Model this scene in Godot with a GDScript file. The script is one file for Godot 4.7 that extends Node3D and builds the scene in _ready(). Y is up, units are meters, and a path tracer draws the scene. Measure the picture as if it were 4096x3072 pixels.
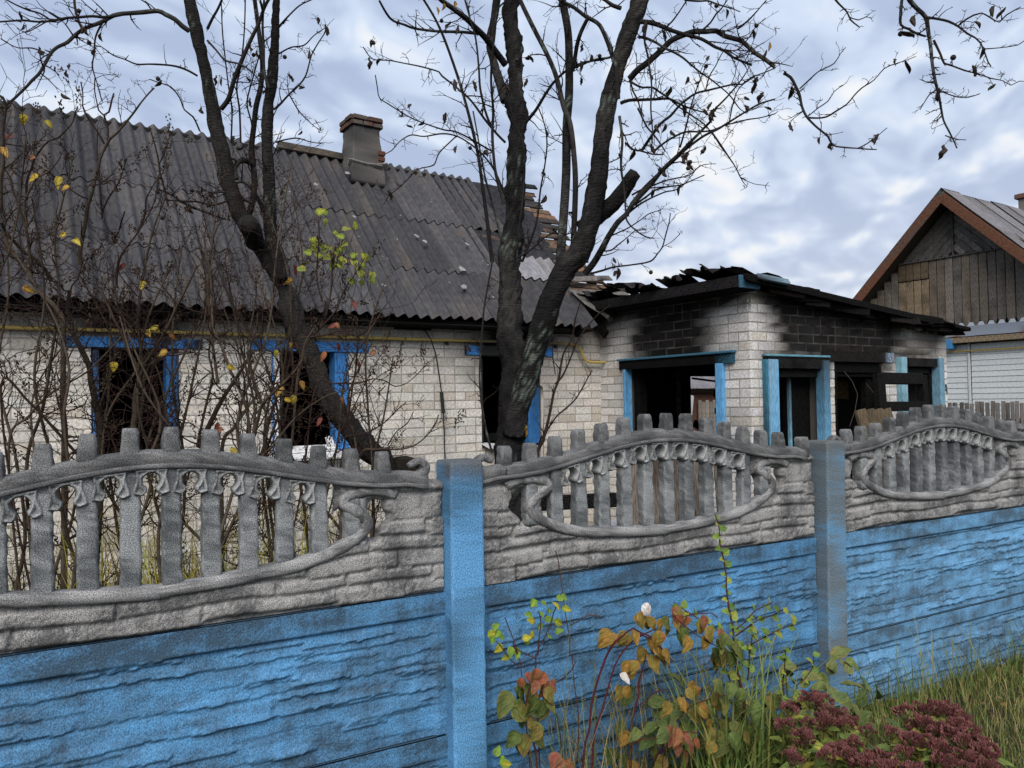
extends Node3D
# A burnt brick house and its annex behind a blue and grey precast concrete fence, late autumn, under broken cloud.
# Axes: x along the street and the front wall of the house, y up, z towards the street. Metres.

const EXPOSURE := 2.5
var M := {}
var taken := {}
var rng := RandomNumberGenerator.new()
var nz := FastNoiseLite.new()
var fb := FastNoiseLite.new()
var wh := FastNoiseLite.new()

class Mb:
	var v := PackedVector3Array()
	var n := PackedVector3Array()
	var c := PackedColorArray()
	var ix := PackedInt32Array()
	static var box_ix := PackedInt32Array()
	func add(p: Vector3, nn: Vector3, col: Color) -> int:
		v.append(p); n.append(nn); c.append(col)
		return v.size() - 1
	func tri(a: int, b: int, d: int) -> void:   # corners counter-clockwise as seen from outside; Godot wants them clockwise
		ix.append(a); ix.append(d); ix.append(b)
	func quad(a: int, b: int, d: int, e: int) -> void:
		tri(a, b, d); tri(a, d, e)
	func face(a: Vector3, b: Vector3, d: Vector3, e: Vector3, col) -> void:
		var nn := (b - a).cross(d - a).normalized()
		var k := [a, b, d, e].map(func(p): return add(p, nn, tint(col, p)))
		quad(k[0], k[1], k[2], k[3])
	static func tint(col, p: Vector3) -> Color:
		return col if col is Color else (col as Callable).call(p)
	func box(t: Transform3D, size: Vector3, bev: float, col) -> void:   # a box with chamfered edges
		var h := size / 2.0
		var b := minf(bev, minf(h.x, minf(h.y, h.z)) * 0.6)
		var at := v.size()
		for i in 8:
			var s := Vector3(1 if i & 1 else -1, 1 if i & 2 else -1, 1 if i & 4 else -1)
			for a in 3:
				var p := Vector3(s.x * (h.x - b), s.y * (h.y - b), s.z * (h.z - b))
				p[a] = s[a] * h[a]
				var nn := Vector3.ZERO
				nn[a] = s[a]
				var q := t * p
				add(q, (t.basis * nn).normalized(), tint(col, q))
		if box_ix.is_empty():
			box_ix = topology(at)
			for k in box_ix.size():
				box_ix[k] -= at
		for k in box_ix:
			ix.append(at + k)
	func topology(at: int) -> PackedInt32Array:
		var was := ix
		var keep := v.duplicate()
		ix = PackedInt32Array()
		for i in 8:
			for a in 3:
				var s := Vector3(1 if i & 1 else -1, 1 if i & 2 else -1, 1 if i & 4 else -1)
				var p := s * 0.8
				p[a] = s[a]
				v[at + i * 3 + a] = p
		var id := func(i: int, a: int) -> int: return at + i * 3 + a
		for a in 3:
			var u := 1 << ((a + 1) % 3)
			var w := 1 << ((a + 2) % 3)
			for s in [0, 1 << a]:
				out([id.call(s, a), id.call(s | u, a), id.call(s | u | w, a), id.call(s | w, a)])
			for su in [0, u]:                      # the four edges along axis w between faces a and a + 1
				for sa in [0, 1 << a]:
					var e: int = sa | su
					var b := (a + 1) % 3
					out([id.call(e, a), id.call(e | w, a), id.call(e | w, b), id.call(e, b)])
		for i in 8:
			out([id.call(i, 0), id.call(i, 1), id.call(i, 2)])
		var made := ix
		ix = was
		v = keep
		return made
	func out(k: Array) -> void:                    # a face of a solid round the origin, turned outwards
		var mid := Vector3.ZERO
		for i in k:
			mid += v[i]
		if (v[k[1]] - v[k[0]]).cross(v[k[2]] - v[k[0]]).dot(mid) < 0:
			k.reverse()
		tri(k[0], k[1], k[2])
		if k.size() == 4:
			tri(k[0], k[2], k[3])
	func tube(pts: Array, rad: Array, sides: int, col, cap := true) -> void:
		var at := v.size()
		var side := Vector3.RIGHT
		var count := pts.size()
		for i in count:
			var d: Vector3 = (pts[mini(i + 1, count - 1)] - pts[maxi(i - 1, 0)]).normalized()
			if i == 0 and absf(d.x) > 0.8:
				side = Vector3.UP
			side = (side - d * side.dot(d)).normalized()
			var up := d.cross(side)
			for k in sides:
				var a := TAU * k / sides
				var nn := side * cos(a) + up * sin(a)
				var p: Vector3 = pts[i] + nn * float(rad[i])
				add(p, nn, tint(col, p))
		for i in count - 1:
			for k in sides:
				var l := (k + 1) % sides
				quad(at + i * sides + k, at + i * sides + l, at + (i + 1) * sides + l, at + (i + 1) * sides + k)
		if cap and sides > 3:
			for e in [0, count - 1]:
				var d: Vector3 = (pts[1] - pts[0]) * -1.0 if e == 0 else pts[e] - pts[e - 1]
				var m := add(pts[e] + d.normalized() * float(rad[e]) * 0.25, d.normalized(), tint(col, pts[e]))
				for k in sides:
					var l := (k + 1) % sides
					if e == 0:
						tri(m, at + l, at + k)
					else:
						tri(m, at + e * sides + k, at + e * sides + l)
	func loft(rings: Array, col, cap := true) -> void:   # rings of the same number of points, smooth
		var at := v.size()
		var count: int = rings[0].size()
		for r in rings:
			for p in r:
				add(p, Vector3.ZERO, tint(col, p))
		for i in rings.size() - 1:
			for k in count:
				var l := (k + 1) % count
				quad(at + i * count + k, at + i * count + l, at + (i + 1) * count + l, at + (i + 1) * count + k)
		if cap:
			for e in [0, rings.size() - 1]:
				var mid := Vector3.ZERO
				for p in rings[e]:
					mid += p / count
				var m := add(mid, Vector3.ZERO, tint(col, mid))
				for k in count:
					var l := (k + 1) % count
					if e == 0:
						tri(m, at + e * count + l, at + e * count + k)
					else:
						tri(m, at + e * count + k, at + e * count + l)
	func sheet(nx: int, ny: int, f: Callable) -> void:   # f(i, j) -> [point, colour]; j runs upwards, seen with i to the right
		var at := v.size()
		for j in ny + 1:
			for i in nx + 1:
				var r: Array = f.call(i, j)
				add(r[0], Vector3.ZERO, r[1])
		for j in ny:
			for i in nx:
				var a := at + j * (nx + 1) + i
				quad(a, a + 1, a + nx + 2, a + nx + 1)
	func smooth(from := 0) -> void:
		var acc := PackedVector3Array()
		acc.resize(v.size())
		for k in range(0, ix.size(), 3):
			var a := ix[k]
			var b := ix[k + 1]
			var d := ix[k + 2]
			var nn := (v[d] - v[a]).cross(v[b] - v[a])
			acc[a] += nn; acc[b] += nn; acc[d] += nn
		for i in range(from, v.size()):
			n[i] = acc[i].normalized() if acc[i].length_squared() > 1e-20 else Vector3.UP
	func mesh(m: Material) -> ArrayMesh:
		var a := []
		a.resize(Mesh.ARRAY_MAX)
		a[Mesh.ARRAY_VERTEX] = v
		a[Mesh.ARRAY_NORMAL] = n
		a[Mesh.ARRAY_COLOR] = c
		a[Mesh.ARRAY_INDEX] = ix
		var r := ArrayMesh.new()
		r.add_surface_from_arrays(Mesh.PRIMITIVE_TRIANGLES, a)
		r.surface_set_material(0, m)
		return r

func numbered(called: String, parent: Node) -> String:
	var key := "%d/%s" % [parent.get_instance_id(), called]
	var k: int = taken.get(key, 0)
	taken[key] = k + 1
	return called if k == 0 else "%s_%03d" % [called, k]

func part(called: String, mesh: Mesh, parent: Node, t := Transform3D.IDENTITY) -> MeshInstance3D:
	var o := MeshInstance3D.new()
	o.name = numbered(called, parent)
	o.mesh = mesh
	o.transform = t
	parent.add_child(o, true)
	return o

func thing(called: String, label: String, category: String, at := Vector3.ZERO, turn := 0.0, group := "") -> Node3D:
	var o := Node3D.new()
	o.name = numbered(called, self)
	add_child(o, true)
	o.position = at
	o.rotation.y = turn
	return tag(o, label, category, group)

func tag(o: Node3D, label: String, category: String, group := "") -> Node3D:
	o.set_meta("label", label)
	o.set_meta("category", category)
	if group:
		o.set_meta("group", group)
	return o

func structure(called: String, mesh: Mesh) -> MeshInstance3D:
	var o := part(called, mesh, self)
	o.set_meta("kind", "structure")
	return o

func stuff(o: Node) -> Node:
	o.set_meta("kind", "stuff")
	return o

func T(x: float, y: float, z: float, turn := Vector3.ZERO) -> Transform3D:
	return Transform3D(Basis.from_euler(turn), Vector3(x, y, z))

func rn(a: float, b: float) -> float:
	return rng.randf_range(a, b)

func grey(k: float, warm := 0.0) -> Color:
	return Color(k * (1.0 + warm), k, k * (1.0 - warm))

func vary(c: Color, by: float) -> Color:
	var k := 1.0 + rn(-by, by)
	return Color(c.r * k * (1 + rn(-by, by) * 0.25), c.g * k, c.b * k * (1 + rn(-by, by) * 0.25))

func sm(a: float, b: float, x: float) -> float:
	return smoothstep(a, b, x)

func texture(type: int, freq: float, octaves: int, lo: Color, hi: Color, from := 0.2, to := 0.8, size := 512, seed_ := 1) -> NoiseTexture2D:
	var f := FastNoiseLite.new()
	f.noise_type = type
	f.seed = seed_
	f.frequency = freq
	f.fractal_type = FastNoiseLite.FRACTAL_FBM if octaves > 1 else FastNoiseLite.FRACTAL_NONE
	f.fractal_octaves = octaves
	if type == FastNoiseLite.TYPE_CELLULAR:
		f.cellular_return_type = FastNoiseLite.RETURN_DISTANCE2_SUB
	var g := Gradient.new()
	g.offsets = PackedFloat32Array([from, to])
	g.colors = PackedColorArray([lo, hi])
	var t := NoiseTexture2D.new()
	t.width = size; t.height = size
	t.seamless = true
	t.seamless_blend_skirt = 0.15
	t.generate_mipmaps = false
	t.noise = f
	t.color_ramp = g
	return t

func material(called: String, tex: Texture2D, scale: Vector3, rough: float, bump: Texture2D = null, relief := 0.0, world := true) -> StandardMaterial3D:
	var m := StandardMaterial3D.new()
	m.resource_name = called
	m.vertex_color_use_as_albedo = true
	m.roughness = rough
	m.uv1_triplanar = true
	m.uv1_world_triplanar = world
	m.uv1_scale = scale
	m.albedo_texture = tex
	if bump:
		m.heightmap_enabled = true
		m.heightmap_texture = bump
		m.heightmap_scale = relief
	M[called] = m
	return m

func materials() -> void:
	var w := Color.WHITE
	var S := FastNoiseLite.TYPE_SIMPLEX_SMOOTH
	var fine := texture(S, 0.045, 4, Color(0.84, 0.84, 0.84), w, 0.25, 0.75, 512, 3)
	var speck := texture(S, 0.075, 5, Color(0.54, 0.55, 0.57), w, 0.3, 0.66, 1024, 4)
	var chip := texture(S, 0.07, 5, Color(0.66, 0.70, 0.73), w, 0.28, 0.66, 1024, 5)
	var hgt := texture(S, 0.05, 4, Color.BLACK, w, 0.1, 0.9, 1024, 6)
	var grain := texture(S, 0.02, 5, Color(0.66, 0.64, 0.62), w, 0.3, 0.7, 512, 7)
	var ghgt := texture(S, 0.02, 5, Color.BLACK, w, 0.2, 0.8, 512, 7)
	var cell := texture(FastNoiseLite.TYPE_CELLULAR, 0.035, 1, Color.BLACK, w, 0.0, 0.45, 512, 8)
	var streak := texture(S, 0.03, 4, Color(0.82, 0.82, 0.83), w, 0.3, 0.7, 512, 9)
	material("concrete", speck, Vector3(2.6, 3.0, 2.6), 0.92, hgt, 0.06)
	material("blue_concrete", chip, Vector3(2.3, 1.7, 2.3), 0.72, hgt, 0.05)
	material("brick", fine, Vector3(1.3, 1.3, 1.3), 0.9, hgt, 0.07)
	material("mortar", fine, Vector3(2.1, 2.1, 2.1), 0.95, hgt, 0.1)
	material("slate", streak, Vector3(1.6, 0.7, 0.7), 0.85, hgt, 0.05)
	material("wood", grain, Vector3(9, 0.9, 9), 0.85, ghgt, 0.10, false)       # grain along the local y axis
	material("board", grain, Vector3(0.9, 9, 9), 0.85, ghgt, 0.10, false)      # grain along the local x axis
	material("paint", streak, Vector3(4, 0.6, 4), 0.6, ghgt, 0.04, false)
	material("paint_across", streak, Vector3(0.6, 4, 4), 0.6, ghgt, 0.04, false)
	material("char", texture(FastNoiseLite.TYPE_CELLULAR, 0.035, 1, Color(0.42, 0.42, 0.42), w, 0.0, 0.35, 512, 8), Vector3(3, 3, 3), 0.85, cell, 0.5, false)
	material("bark", speck, Vector3(1.3, 4.5, 1.3), 0.95, texture(S, 0.03, 5, Color.BLACK, w, 0.1, 0.9, 512, 11), 0.6)
	material("twig", fine, Vector3(4, 4, 4), 0.9)
	material("leaf", fine, Vector3(14, 14, 14), 0.65, hgt, 0.05, false)
	(M.leaf as StandardMaterial3D).backlight_enabled = true
	(M.leaf as StandardMaterial3D).backlight = Color(0.45, 0.45, 0.4)
	material("grass", fine, Vector3(5, 5, 5), 0.7)
	(M.grass as StandardMaterial3D).backlight_enabled = true
	(M.grass as StandardMaterial3D).backlight = Color(0.4, 0.4, 0.3)
	material("soil", speck, Vector3(1.1, 1.1, 1.1), 1.0, hgt, 0.8)
	material("plaster", speck, Vector3(1.4, 1.4, 1.4), 0.95, hgt, 0.3)
	material("siding", fine, Vector3(0.6, 3, 0.6), 0.45)
	material("metal", fine, Vector3(2, 2, 2), 0.35, hgt, 0.1)
	(M.metal as StandardMaterial3D).metallic = 0.75
	material("enamel", fine, Vector3(3, 3, 3), 0.45)
	material("rubber", fine, Vector3(3, 3, 3), 0.6)
	material("print", fine, Vector3(3, 3, 3), 0.9)
	for m in M.values():
		(m as StandardMaterial3D).metallic_specular = 0.35
	for k in ["char", "slate", "bark", "twig", "mortar", "brick"]:
		(M[k] as StandardMaterial3D).metallic_specular = 0.15

func sky_image() -> ImageTexture:
	var wd := 2048
	var ht := 1024
	var im := Image.create(wd, ht, false, Image.FORMAT_RGBF)
	im.fill(Color(0.12, 0.13, 0.12))
	var f := FastNoiseLite.new()
	f.seed = 21
	f.frequency = 1.0
	f.fractal_octaves = 5
	f.fractal_gain = 0.52
	var g := FastNoiseLite.new()
	g.seed = 5
	g.frequency = 0.5
	g.fractal_octaves = 2
	var glow := Vector3(0.80, 0.46, -0.40).normalized()
	var dark := Color(0.42, 0.515, 0.72)
	var pale := Color(0.655, 0.765, 0.945)
	var lit := Color(0.93, 0.95, 0.98)
	for j in ht / 2:
		var el := PI * (0.5 - (j + 0.5) / ht)
		var y := sin(el)
		var ce := cos(el)
		var k := 1.0 / (y + 0.13)
		for i in wd:
			var az := TAU * ((i + 0.5) / wd - 0.5)
			var d := Vector3(sin(az) * ce, y, -cos(az) * ce)
			var p := Vector2(d.x, d.z).rotated(0.6) * k * Vector2(2.3, 3.7)
			var wob := g.get_noise_2d(p.x * 1.7 + 40.0, p.y * 1.7)
			var a := f.get_noise_2d(p.x + wob * 0.25, p.y + wob * 0.2) * 0.5 + 0.5
			var big := g.get_noise_2d(p.x * 0.35 - 9.0, p.y * 0.35 + 3.0) * 0.5 + 0.5
			var near := maxf(d.dot(glow), 0.0)
			var thin := smoothstep(0.34, 0.64, a * 0.66 + big * 0.36)        # thin cloud lets more light through
			var c := dark.lerp(pale, thin)
			var breaks := smoothstep(0.55, 0.74, a * 0.75 + big * 0.22 + 0.13 * pow(near, 5.0) + 0.17 * pow(1.0 - y, 5.0) - 0.02)
			c = c.lerp(lit.lerp(Color(0.99, 0.95, 0.86), 0.6 * pow(1.0 - y, 5.0)), breaks * 0.9)
			c = c.lerp(lit, 0.65 * pow(near, 60.0) + 0.18 * pow(near, 9.0))
			c = c.lerp(Color(0.90, 0.90, 0.91), 0.6 * pow(1.0 - y, 6.0))
			im.set_pixel(i, j, Color(c.r / EXPOSURE, c.g / EXPOSURE, c.b / EXPOSURE))
	return ImageTexture.create_from_image(im)

func view_and_light() -> void:
	var cam := Camera3D.new()
	cam.name = "camera"
	cam.fov = 53.06
	cam.near = 0.05
	cam.far = 1500.0
	add_child(cam)
	cam.position = Vector3(0, 1.6, 0)
	cam.rotation = Vector3(0.0208, deg_to_rad(-33.2), 0)
	cam.rotate_object_local(Vector3.BACK, -0.017)
	cam.current = true
	var e := Environment.new()
	e.background_mode = Environment.BG_SKY
	e.sky = Sky.new()
	var pm := PanoramaSkyMaterial.new()
	pm.panorama = sky_image()
	e.sky.sky_material = pm
	e.tonemap_mode = Environment.TONE_MAPPER_LINEAR
	e.tonemap_exposure = EXPOSURE
	e.sdfgi_enabled = true
	e.ssao_enabled = true
	e.ssil_enabled = true
	var we := WorldEnvironment.new()
	we.name = "sky"
	we.environment = e
	add_child(we)
	var unseen_soft_light := DirectionalLight3D.new()  # unseen soft light behind the camera, placed to light the walls; sun glow ahead
	unseen_soft_light.name = "unseen_soft_light"
	unseen_soft_light.light_energy = 0.5
	unseen_soft_light.light_color = Color(1.0, 0.965, 0.92)
	unseen_soft_light.light_angular_distance = 42.0
	unseen_soft_light.shadow_enabled = true
	add_child(unseen_soft_light)
	unseen_soft_light.look_at_from_position(Vector3(-5.5, 9, 8), Vector3(0, 0, 0))

# ---------------------------------------------------------------- ground
func ground() -> void:
	var b := Mb.new()
	var xs := []
	var zs := []
	for k in [-900, -300, -100, -40, -18, -9, -5]: xs.append(float(k))
	for k in 62: xs.append(-3.0 + k * 0.25)
	for k in [14, 17, 21, 27, 36, 50, 80, 150, 400, 900]: xs.append(float(k))
	for k in [300, 80, 20, 6, 2]: zs.append(float(k))
	for k in 44: zs.append(1.0 - k * 0.25)
	for k in [-11, -13, -16, -20, -26, -36, -60, -120, -300, -900]: zs.append(float(k))
	b.sheet(xs.size() - 1, zs.size() - 1, func(i, j):
		var x: float = xs[i]
		var z: float = zs[j]
		var y := 0.0
		if x > -4 and x < 13 and z > -11 and z < 2:
			y = fb.get_noise_2d(x * 1.3, z * 1.3) * 0.05 + nz.get_noise_2d(x * 5.0, z * 5.0) * 0.015
		var k := fb.get_noise_2d(x * 0.9 + 30, z * 0.9) * 0.5 + 0.5
		return [Vector3(x, y - 0.01, z), Color(0.07, 0.055, 0.038).lerp(Color(0.075, 0.085, 0.03), sm(0.35, 0.65, k))])
	b.smooth()
	structure("ground", b.mesh(M.soil))

# ---------------------------------------------------------------- the concrete fence
const PW := 1.864           # clear width of a panel between two posts
func rail_y(x: float) -> float:     # centre of the arched rail above the foot of the openwork panel; x from the left post's centre
	var d := absf(x - 0.97)
	return 0.424 + 0.112 * 0.5 * (1.0 + cos(PI * minf(d / 0.80, 1.0))) - 0.014 * sm(0.8, 0.9, d)

func low_y(x: float) -> float:      # centre of the lower rail
	var d := absf(x - 0.97)
	return 0.125 + 0.03 * pow(d / 0.45, 2.2) if d < 0.45 else 0.155 + 0.075 * pow((d - 0.45) / 0.2, 1.3)

func rounded(w: float, h: float, r: float, each := 3) -> PackedVector2Array:
	var o := PackedVector2Array()
	for q in 4:
		var cx := (w / 2 - r) * (1 if q == 0 or q == 3 else -1)
		var cy := (h / 2 - r) * (1 if q < 2 else -1)
		for k in each + 1:
			var a := PI / 2 * (q + float(k) / each)
			o.append(Vector2(cx + r * cos(a), cy + r * sin(a)))
	return o

func swept(path: Array, width: float, depth: float, z: float, col: Callable, rough := 0.002, taper := Vector2.ONE) -> Mb:   # a bar bent in the plane of the fence
	var b := Mb.new()
	var shape := rounded(width, depth, minf(width, depth) * 0.42, 4)
	var rings := []
	var n := path.size()
	for i in n:
		var d: Vector2 = (path[mini(i + 1, n - 1)] - path[maxi(i - 1, 0)]).normalized()
		var up := Vector2(-d.y, d.x)
		var k := lerpf(taper.x, taper.y, float(i) / (n - 1))
		var ring := []
		for s in shape:
			var q: Vector2 = path[i] + up * s.x * k
			var p := Vector3(q.x, q.y, z + s.y * k)
			var w := nz.get_noise_3dv(p * 60.0) * rough + nz.get_noise_3dv(p * 14.0) * rough
			ring.append(p + (Vector3(up.x * s.x, up.y * s.x, s.y)).normalized() * w)
		rings.append(ring)
	b.loft(rings, col)
	b.smooth()
	return b

func spline(p: Array, each := 6) -> Array:
	var o := []
	for i in p.size() - 1:
		var a: Vector2 = p[maxi(i - 1, 0)]
		var d: Vector2 = p[mini(i + 2, p.size() - 1)]
		for k in each:
			o.append((p[i] as Vector2).cubic_interpolate(p[i + 1], a, d, float(k) / each))
	o.append(p[-1])
	return o

func upright(w0: float, w1: float, y0: float, y1: float, depth: float, z: float, col: Callable, seed_: float, wob := 0.003) -> Mb:
	var b := Mb.new()
	var rings := []
	var n := maxi(4, int((y1 - y0) / 0.012))
	for j in n + 1:
		var t := float(j) / n
		var ring := []
		var k := 1.0 - 0.16 * pow(sm(0.93, 1.0, t), 2.0) if y1 - y0 < 0.2 else 1.0
		var shape := rounded(lerpf(w0, w1, t) * k, depth * k, 0.011, 3)
		for s in shape:
			var p := Vector3(s.x, lerpf(y0, y1, t), z + s.y)
			var w := nz.get_noise_3d(p.x * 25 + seed_, p.y * 22, p.z * 25) * wob + nz.get_noise_3d(p.x * 80 + seed_, p.y * 70, p.z * 80) * wob * 0.65
			ring.append(p + Vector3(s.x, 0, s.y).normalized() * w)
		rings.append(ring)
	b.loft(rings, col)
	b.smooth()
	return b

func dirt(dark: Color, light: Color, seed_: float, at := 0.0) -> Callable:   # blotches of old whitewash left on grey concrete
	return func(p: Vector3) -> Color:
		var k := fb.get_noise_3d(p.x * 9 + seed_, p.y * 13, p.z * 9) * 0.42 + 0.5 + fb.get_noise_3d(p.x * 46 + seed_, p.y * 4, p.z * 46) * 0.16 + nz.get_noise_3d(p.x * 70 + seed_, p.y * 90, p.z * 70) * 0.2
		return dark.lerp(light, sm(0.28 + at, 0.72 + at, k))

func stone_field(y_from: float, y_to: float, x_to: float, thick: Vector2, seed_: int) -> Dictionary:
	# courses of split stone: wavy bed joints, stones of uneven length that stand proud by different amounts
	var r := RandomNumberGenerator.new()
	r.seed = seed_
	var rows := []
	var y := y_from
	while y < y_to - 0.012:
		var h := minf(r.randf_range(thick.x, thick.y), y_to - y)
		var row := {"y": y, "stones": []}
		var x := 0.0
		while x < x_to:
			var l := r.randf_range(0.14, 0.52)
			row.stones.append([x, r.randf_range(0.004, 0.024), r.randf_range(-0.012, 0.012), r.randf_range(0.0, 0.005)])
			x += l
		rows.append(row)
		y += h
	rows.append({"y": y_to, "stones": [[0.0, 0.0, 0.0, 0.0]]})
	return {"rows": rows, "rounded": false}

func stone_at(x: float, y: float, f: Dictionary) -> float:
	var rows: Array = f.rows
	var wav := nz.get_noise_2d(x * 2.0, y * 3.0) * 0.010 + nz.get_noise_2d(x * 14.0, y * 9.0) * 0.002
	var yy := y + wav
	for k in range(rows.size() - 2, -1, -1):
		var st: Array = rows[k].stones
		var s: Array = st[0]
		var s2: Array = []
		for q in st:
			if q[0] <= x + nz.get_noise_2d(y * 30.0, x * 4.0) * 0.012:
				s = q
			elif s2.is_empty():
				s2 = q
		if yy >= rows[k].y + s[2] or k == 0:
			var low: float = yy - rows[k].y - s[2]
			var top: float = rows[k + 1].y - yy
			var v := clampf(low / maxf(low + top, 0.01), 0.0, 1.0)
			if f.rounded:                                       # separate stones with rounded arrises and open joints
				var e := minf(minf(low, top + 0.004), minf(x - s[0] + 0.001 if s[0] > 0.0 else 1.0, (s2[0] - x if not s2.is_empty() else 1.0)))
				return (0.012 + s[1] * 0.45) * sqrt(sm(0.0, 0.014, e))
			var h: float = s[3] + s[1] * (1.0 - v)              # each layer leans out towards its lower edge and breaks off there
			var edge: float = sm(0.0, 0.005, x - s[0]) if s[0] > 0.0 else 1.0
			return h * sm(-0.0005, 0.0035, low) * (0.6 + 0.4 * edge)
	return 0.0

func ledges(nx: int, ny: int, w: float, h: float, seed_: int, thick: Vector2) -> PackedFloat32Array:   # overlapping split layers, each breaking off sharply at its lower edge
	var r := RandomNumberGenerator.new()
	r.seed = seed_
	var z := PackedFloat32Array()
	z.resize((nx + 1) * (ny + 1))
	var list := []
	var y := -0.02
	while y < h:
		var x := r.randf_range(-0.3, 0.0)
		var t := r.randf_range(thick.x, thick.y)
		while x < w:
			var l := r.randf_range(0.25, 0.85)
			list.append([x, x + l * 1.08, y + r.randf_range(-0.016, 0.016), t * r.randf_range(0.9, 1.5), r.randf_range(0.003, 0.012)])
			x += l
		y += t
	for k in int(58 * w * h / 0.9):
		var x := r.randf_range(-0.1, w)
		list.append([x, x + r.randf_range(0.07, 0.36), r.randf_range(0.0, h), r.randf_range(thick.x * 0.55, thick.y * 0.8), -r.randf_range(0.004, 0.011)])
	for q in list:
		var i0 := maxi(0, int(q[0] / w * nx))
		var i1 := mini(nx, int(q[1] / w * nx) + 1)
		for i in range(i0, i1 + 1):
			var x := w * i / nx
			var low: float = q[2] + nz.get_noise_2d(x * 2.4, q[2] * 20.0) * 0.007 + nz.get_noise_2d(x * 17.0, q[2] * 9.0) * 0.0035
			var j0 := maxi(0, int(low / h * ny))
			var j1 := mini(ny, int((low + q[3]) / h * ny) + 1)
			for j in range(j0, j1 + 1):
				var yy := h * j / ny
				var v: float = (yy - low) / q[3]
				if v < 0.0 or v > 1.0: continue
				var jag := nz.get_noise_2d(yy * 40.0, q[0] * 30.0) * 0.012
				var e := sm(0.0, 0.007, x - q[0] - jag) * sm(0.0, 0.012, q[1] - x - jag)
				var at := j * (nx + 1) + i
				if q[4] > 0.0:
					z[at] = maxf(z[at], q[4] * (1.0 - 0.8 * v) * e)
				else:                                          # a smaller stone standing proud of its layer
					z[at] = minf(z[at] - q[4] * (1.0 - 0.75 * v) * e, 0.027)
	return z

func ledge_panel(seed_: int, thick: Vector2, dark: Color, mid: Color, bright: Color, worn: float) -> ArrayMesh:
	var b := Mb.new()
	var nx := 250
	var ny := 104
	var h := 0.52
	var f := ledges(nx, ny, PW, h, seed_, thick)
	b.sheet(nx, ny, func(i, j):
		var x: float = PW * i / nx
		var y: float = h * j / ny
		var band := sm(0.437, 0.441, y)
		var side := maxf(sm(0.050, 0.040, x), sm(PW - 0.05, PW - 0.04, x))
		var z: float = f[j * (nx + 1) + i]
		z += fb.get_noise_2d(x * 16, y * 30) * 0.0025
		z = lerpf(z, 0.022 + nz.get_noise_2d(x * 8, y * 8) * 0.001, maxf(band, side * 0.55))
		z += nz.get_noise_2d(x * 130, y * 130) * 0.0009
		var a := fb.get_noise_2d(x * 2.2 + seed_, y * 8.0) * 0.5 + 0.5
		var k := fb.get_noise_2d(x * 11.0 + seed_ * 3.0, y * 24.0) * 0.5 + 0.5 + nz.get_noise_2d(x * 90, y * 90) * 0.24 + fb.get_noise_2d(x * 60.0, y * 5.0) * 0.22
		var t := a * 0.5 + k * 0.5 - 0.10 * band * worn
		var c := dark.lerp(mid, sm(0.28, 0.48, t)).lerp(bright, sm(0.46, 0.72, t))
		return [Vector3(x, y, z), c])
	b.smooth()
	# the plain back and the edges of the cast slab
	var back := mid * 0.6
	b.face(Vector3(PW, 0, -0.035), Vector3(0, 0, -0.035), Vector3(0, h, -0.035), Vector3(PW, h, -0.035), back)
	b.face(Vector3(0, h, 0.012), Vector3(PW, h, 0.012), Vector3(PW, h, -0.035), Vector3(0, h, -0.035), dark)
	b.face(Vector3(0, 0, -0.035), Vector3(PW, 0, -0.035), Vector3(PW, 0, 0.004), Vector3(0, 0, 0.004), dark)
	b.face(Vector3(0, 0, -0.035), Vector3(0, 0, 0.012), Vector3(0, h, 0.012), Vector3(0, h, -0.035), dark)
	b.face(Vector3(PW, 0, 0.012), Vector3(PW, 0, -0.035), Vector3(PW, h, -0.035), Vector3(PW, h, 0.012), dark)
	return b.mesh(M.blue_concrete)

func body_inside(x: float, y: float) -> float:    # > 0 where the stone body of the openwork panel is solid
	var d := absf(x - 0.97)
	var wob := nz.get_noise_2d(x * 40, y * 40) * 0.004
	var eye := minf(rail_y(x) - y, y - low_y(x))        # inside the eye between the rails
	eye = minf(eye, 0.56 - d + 0.06 * sm(0.3, 0.2, y))
	var s := minf(rail_y(x) - y, -eye)
	# the pierced hole outside each scroll, behind the first pilaster
	var hx := d - 0.714
	var hole := minf(0.034 - absf(hx) + 0.012 * sin(y * 52.0) * (1.0 if hx > 0 else 0.0) - 0.05 * sm(0.30, 0.22, y) * (1.0 if hx > 0 else 0.0), minf(0.352 - y, y - 0.215))
	s = minf(s, -hole)
	# the small hole inside the S
	var hol2 := 0.042 - Vector2((d - 0.57) * 1.2, (y - 0.268) * 0.72).length()
	return minf(s, -hol2) + wob

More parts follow.
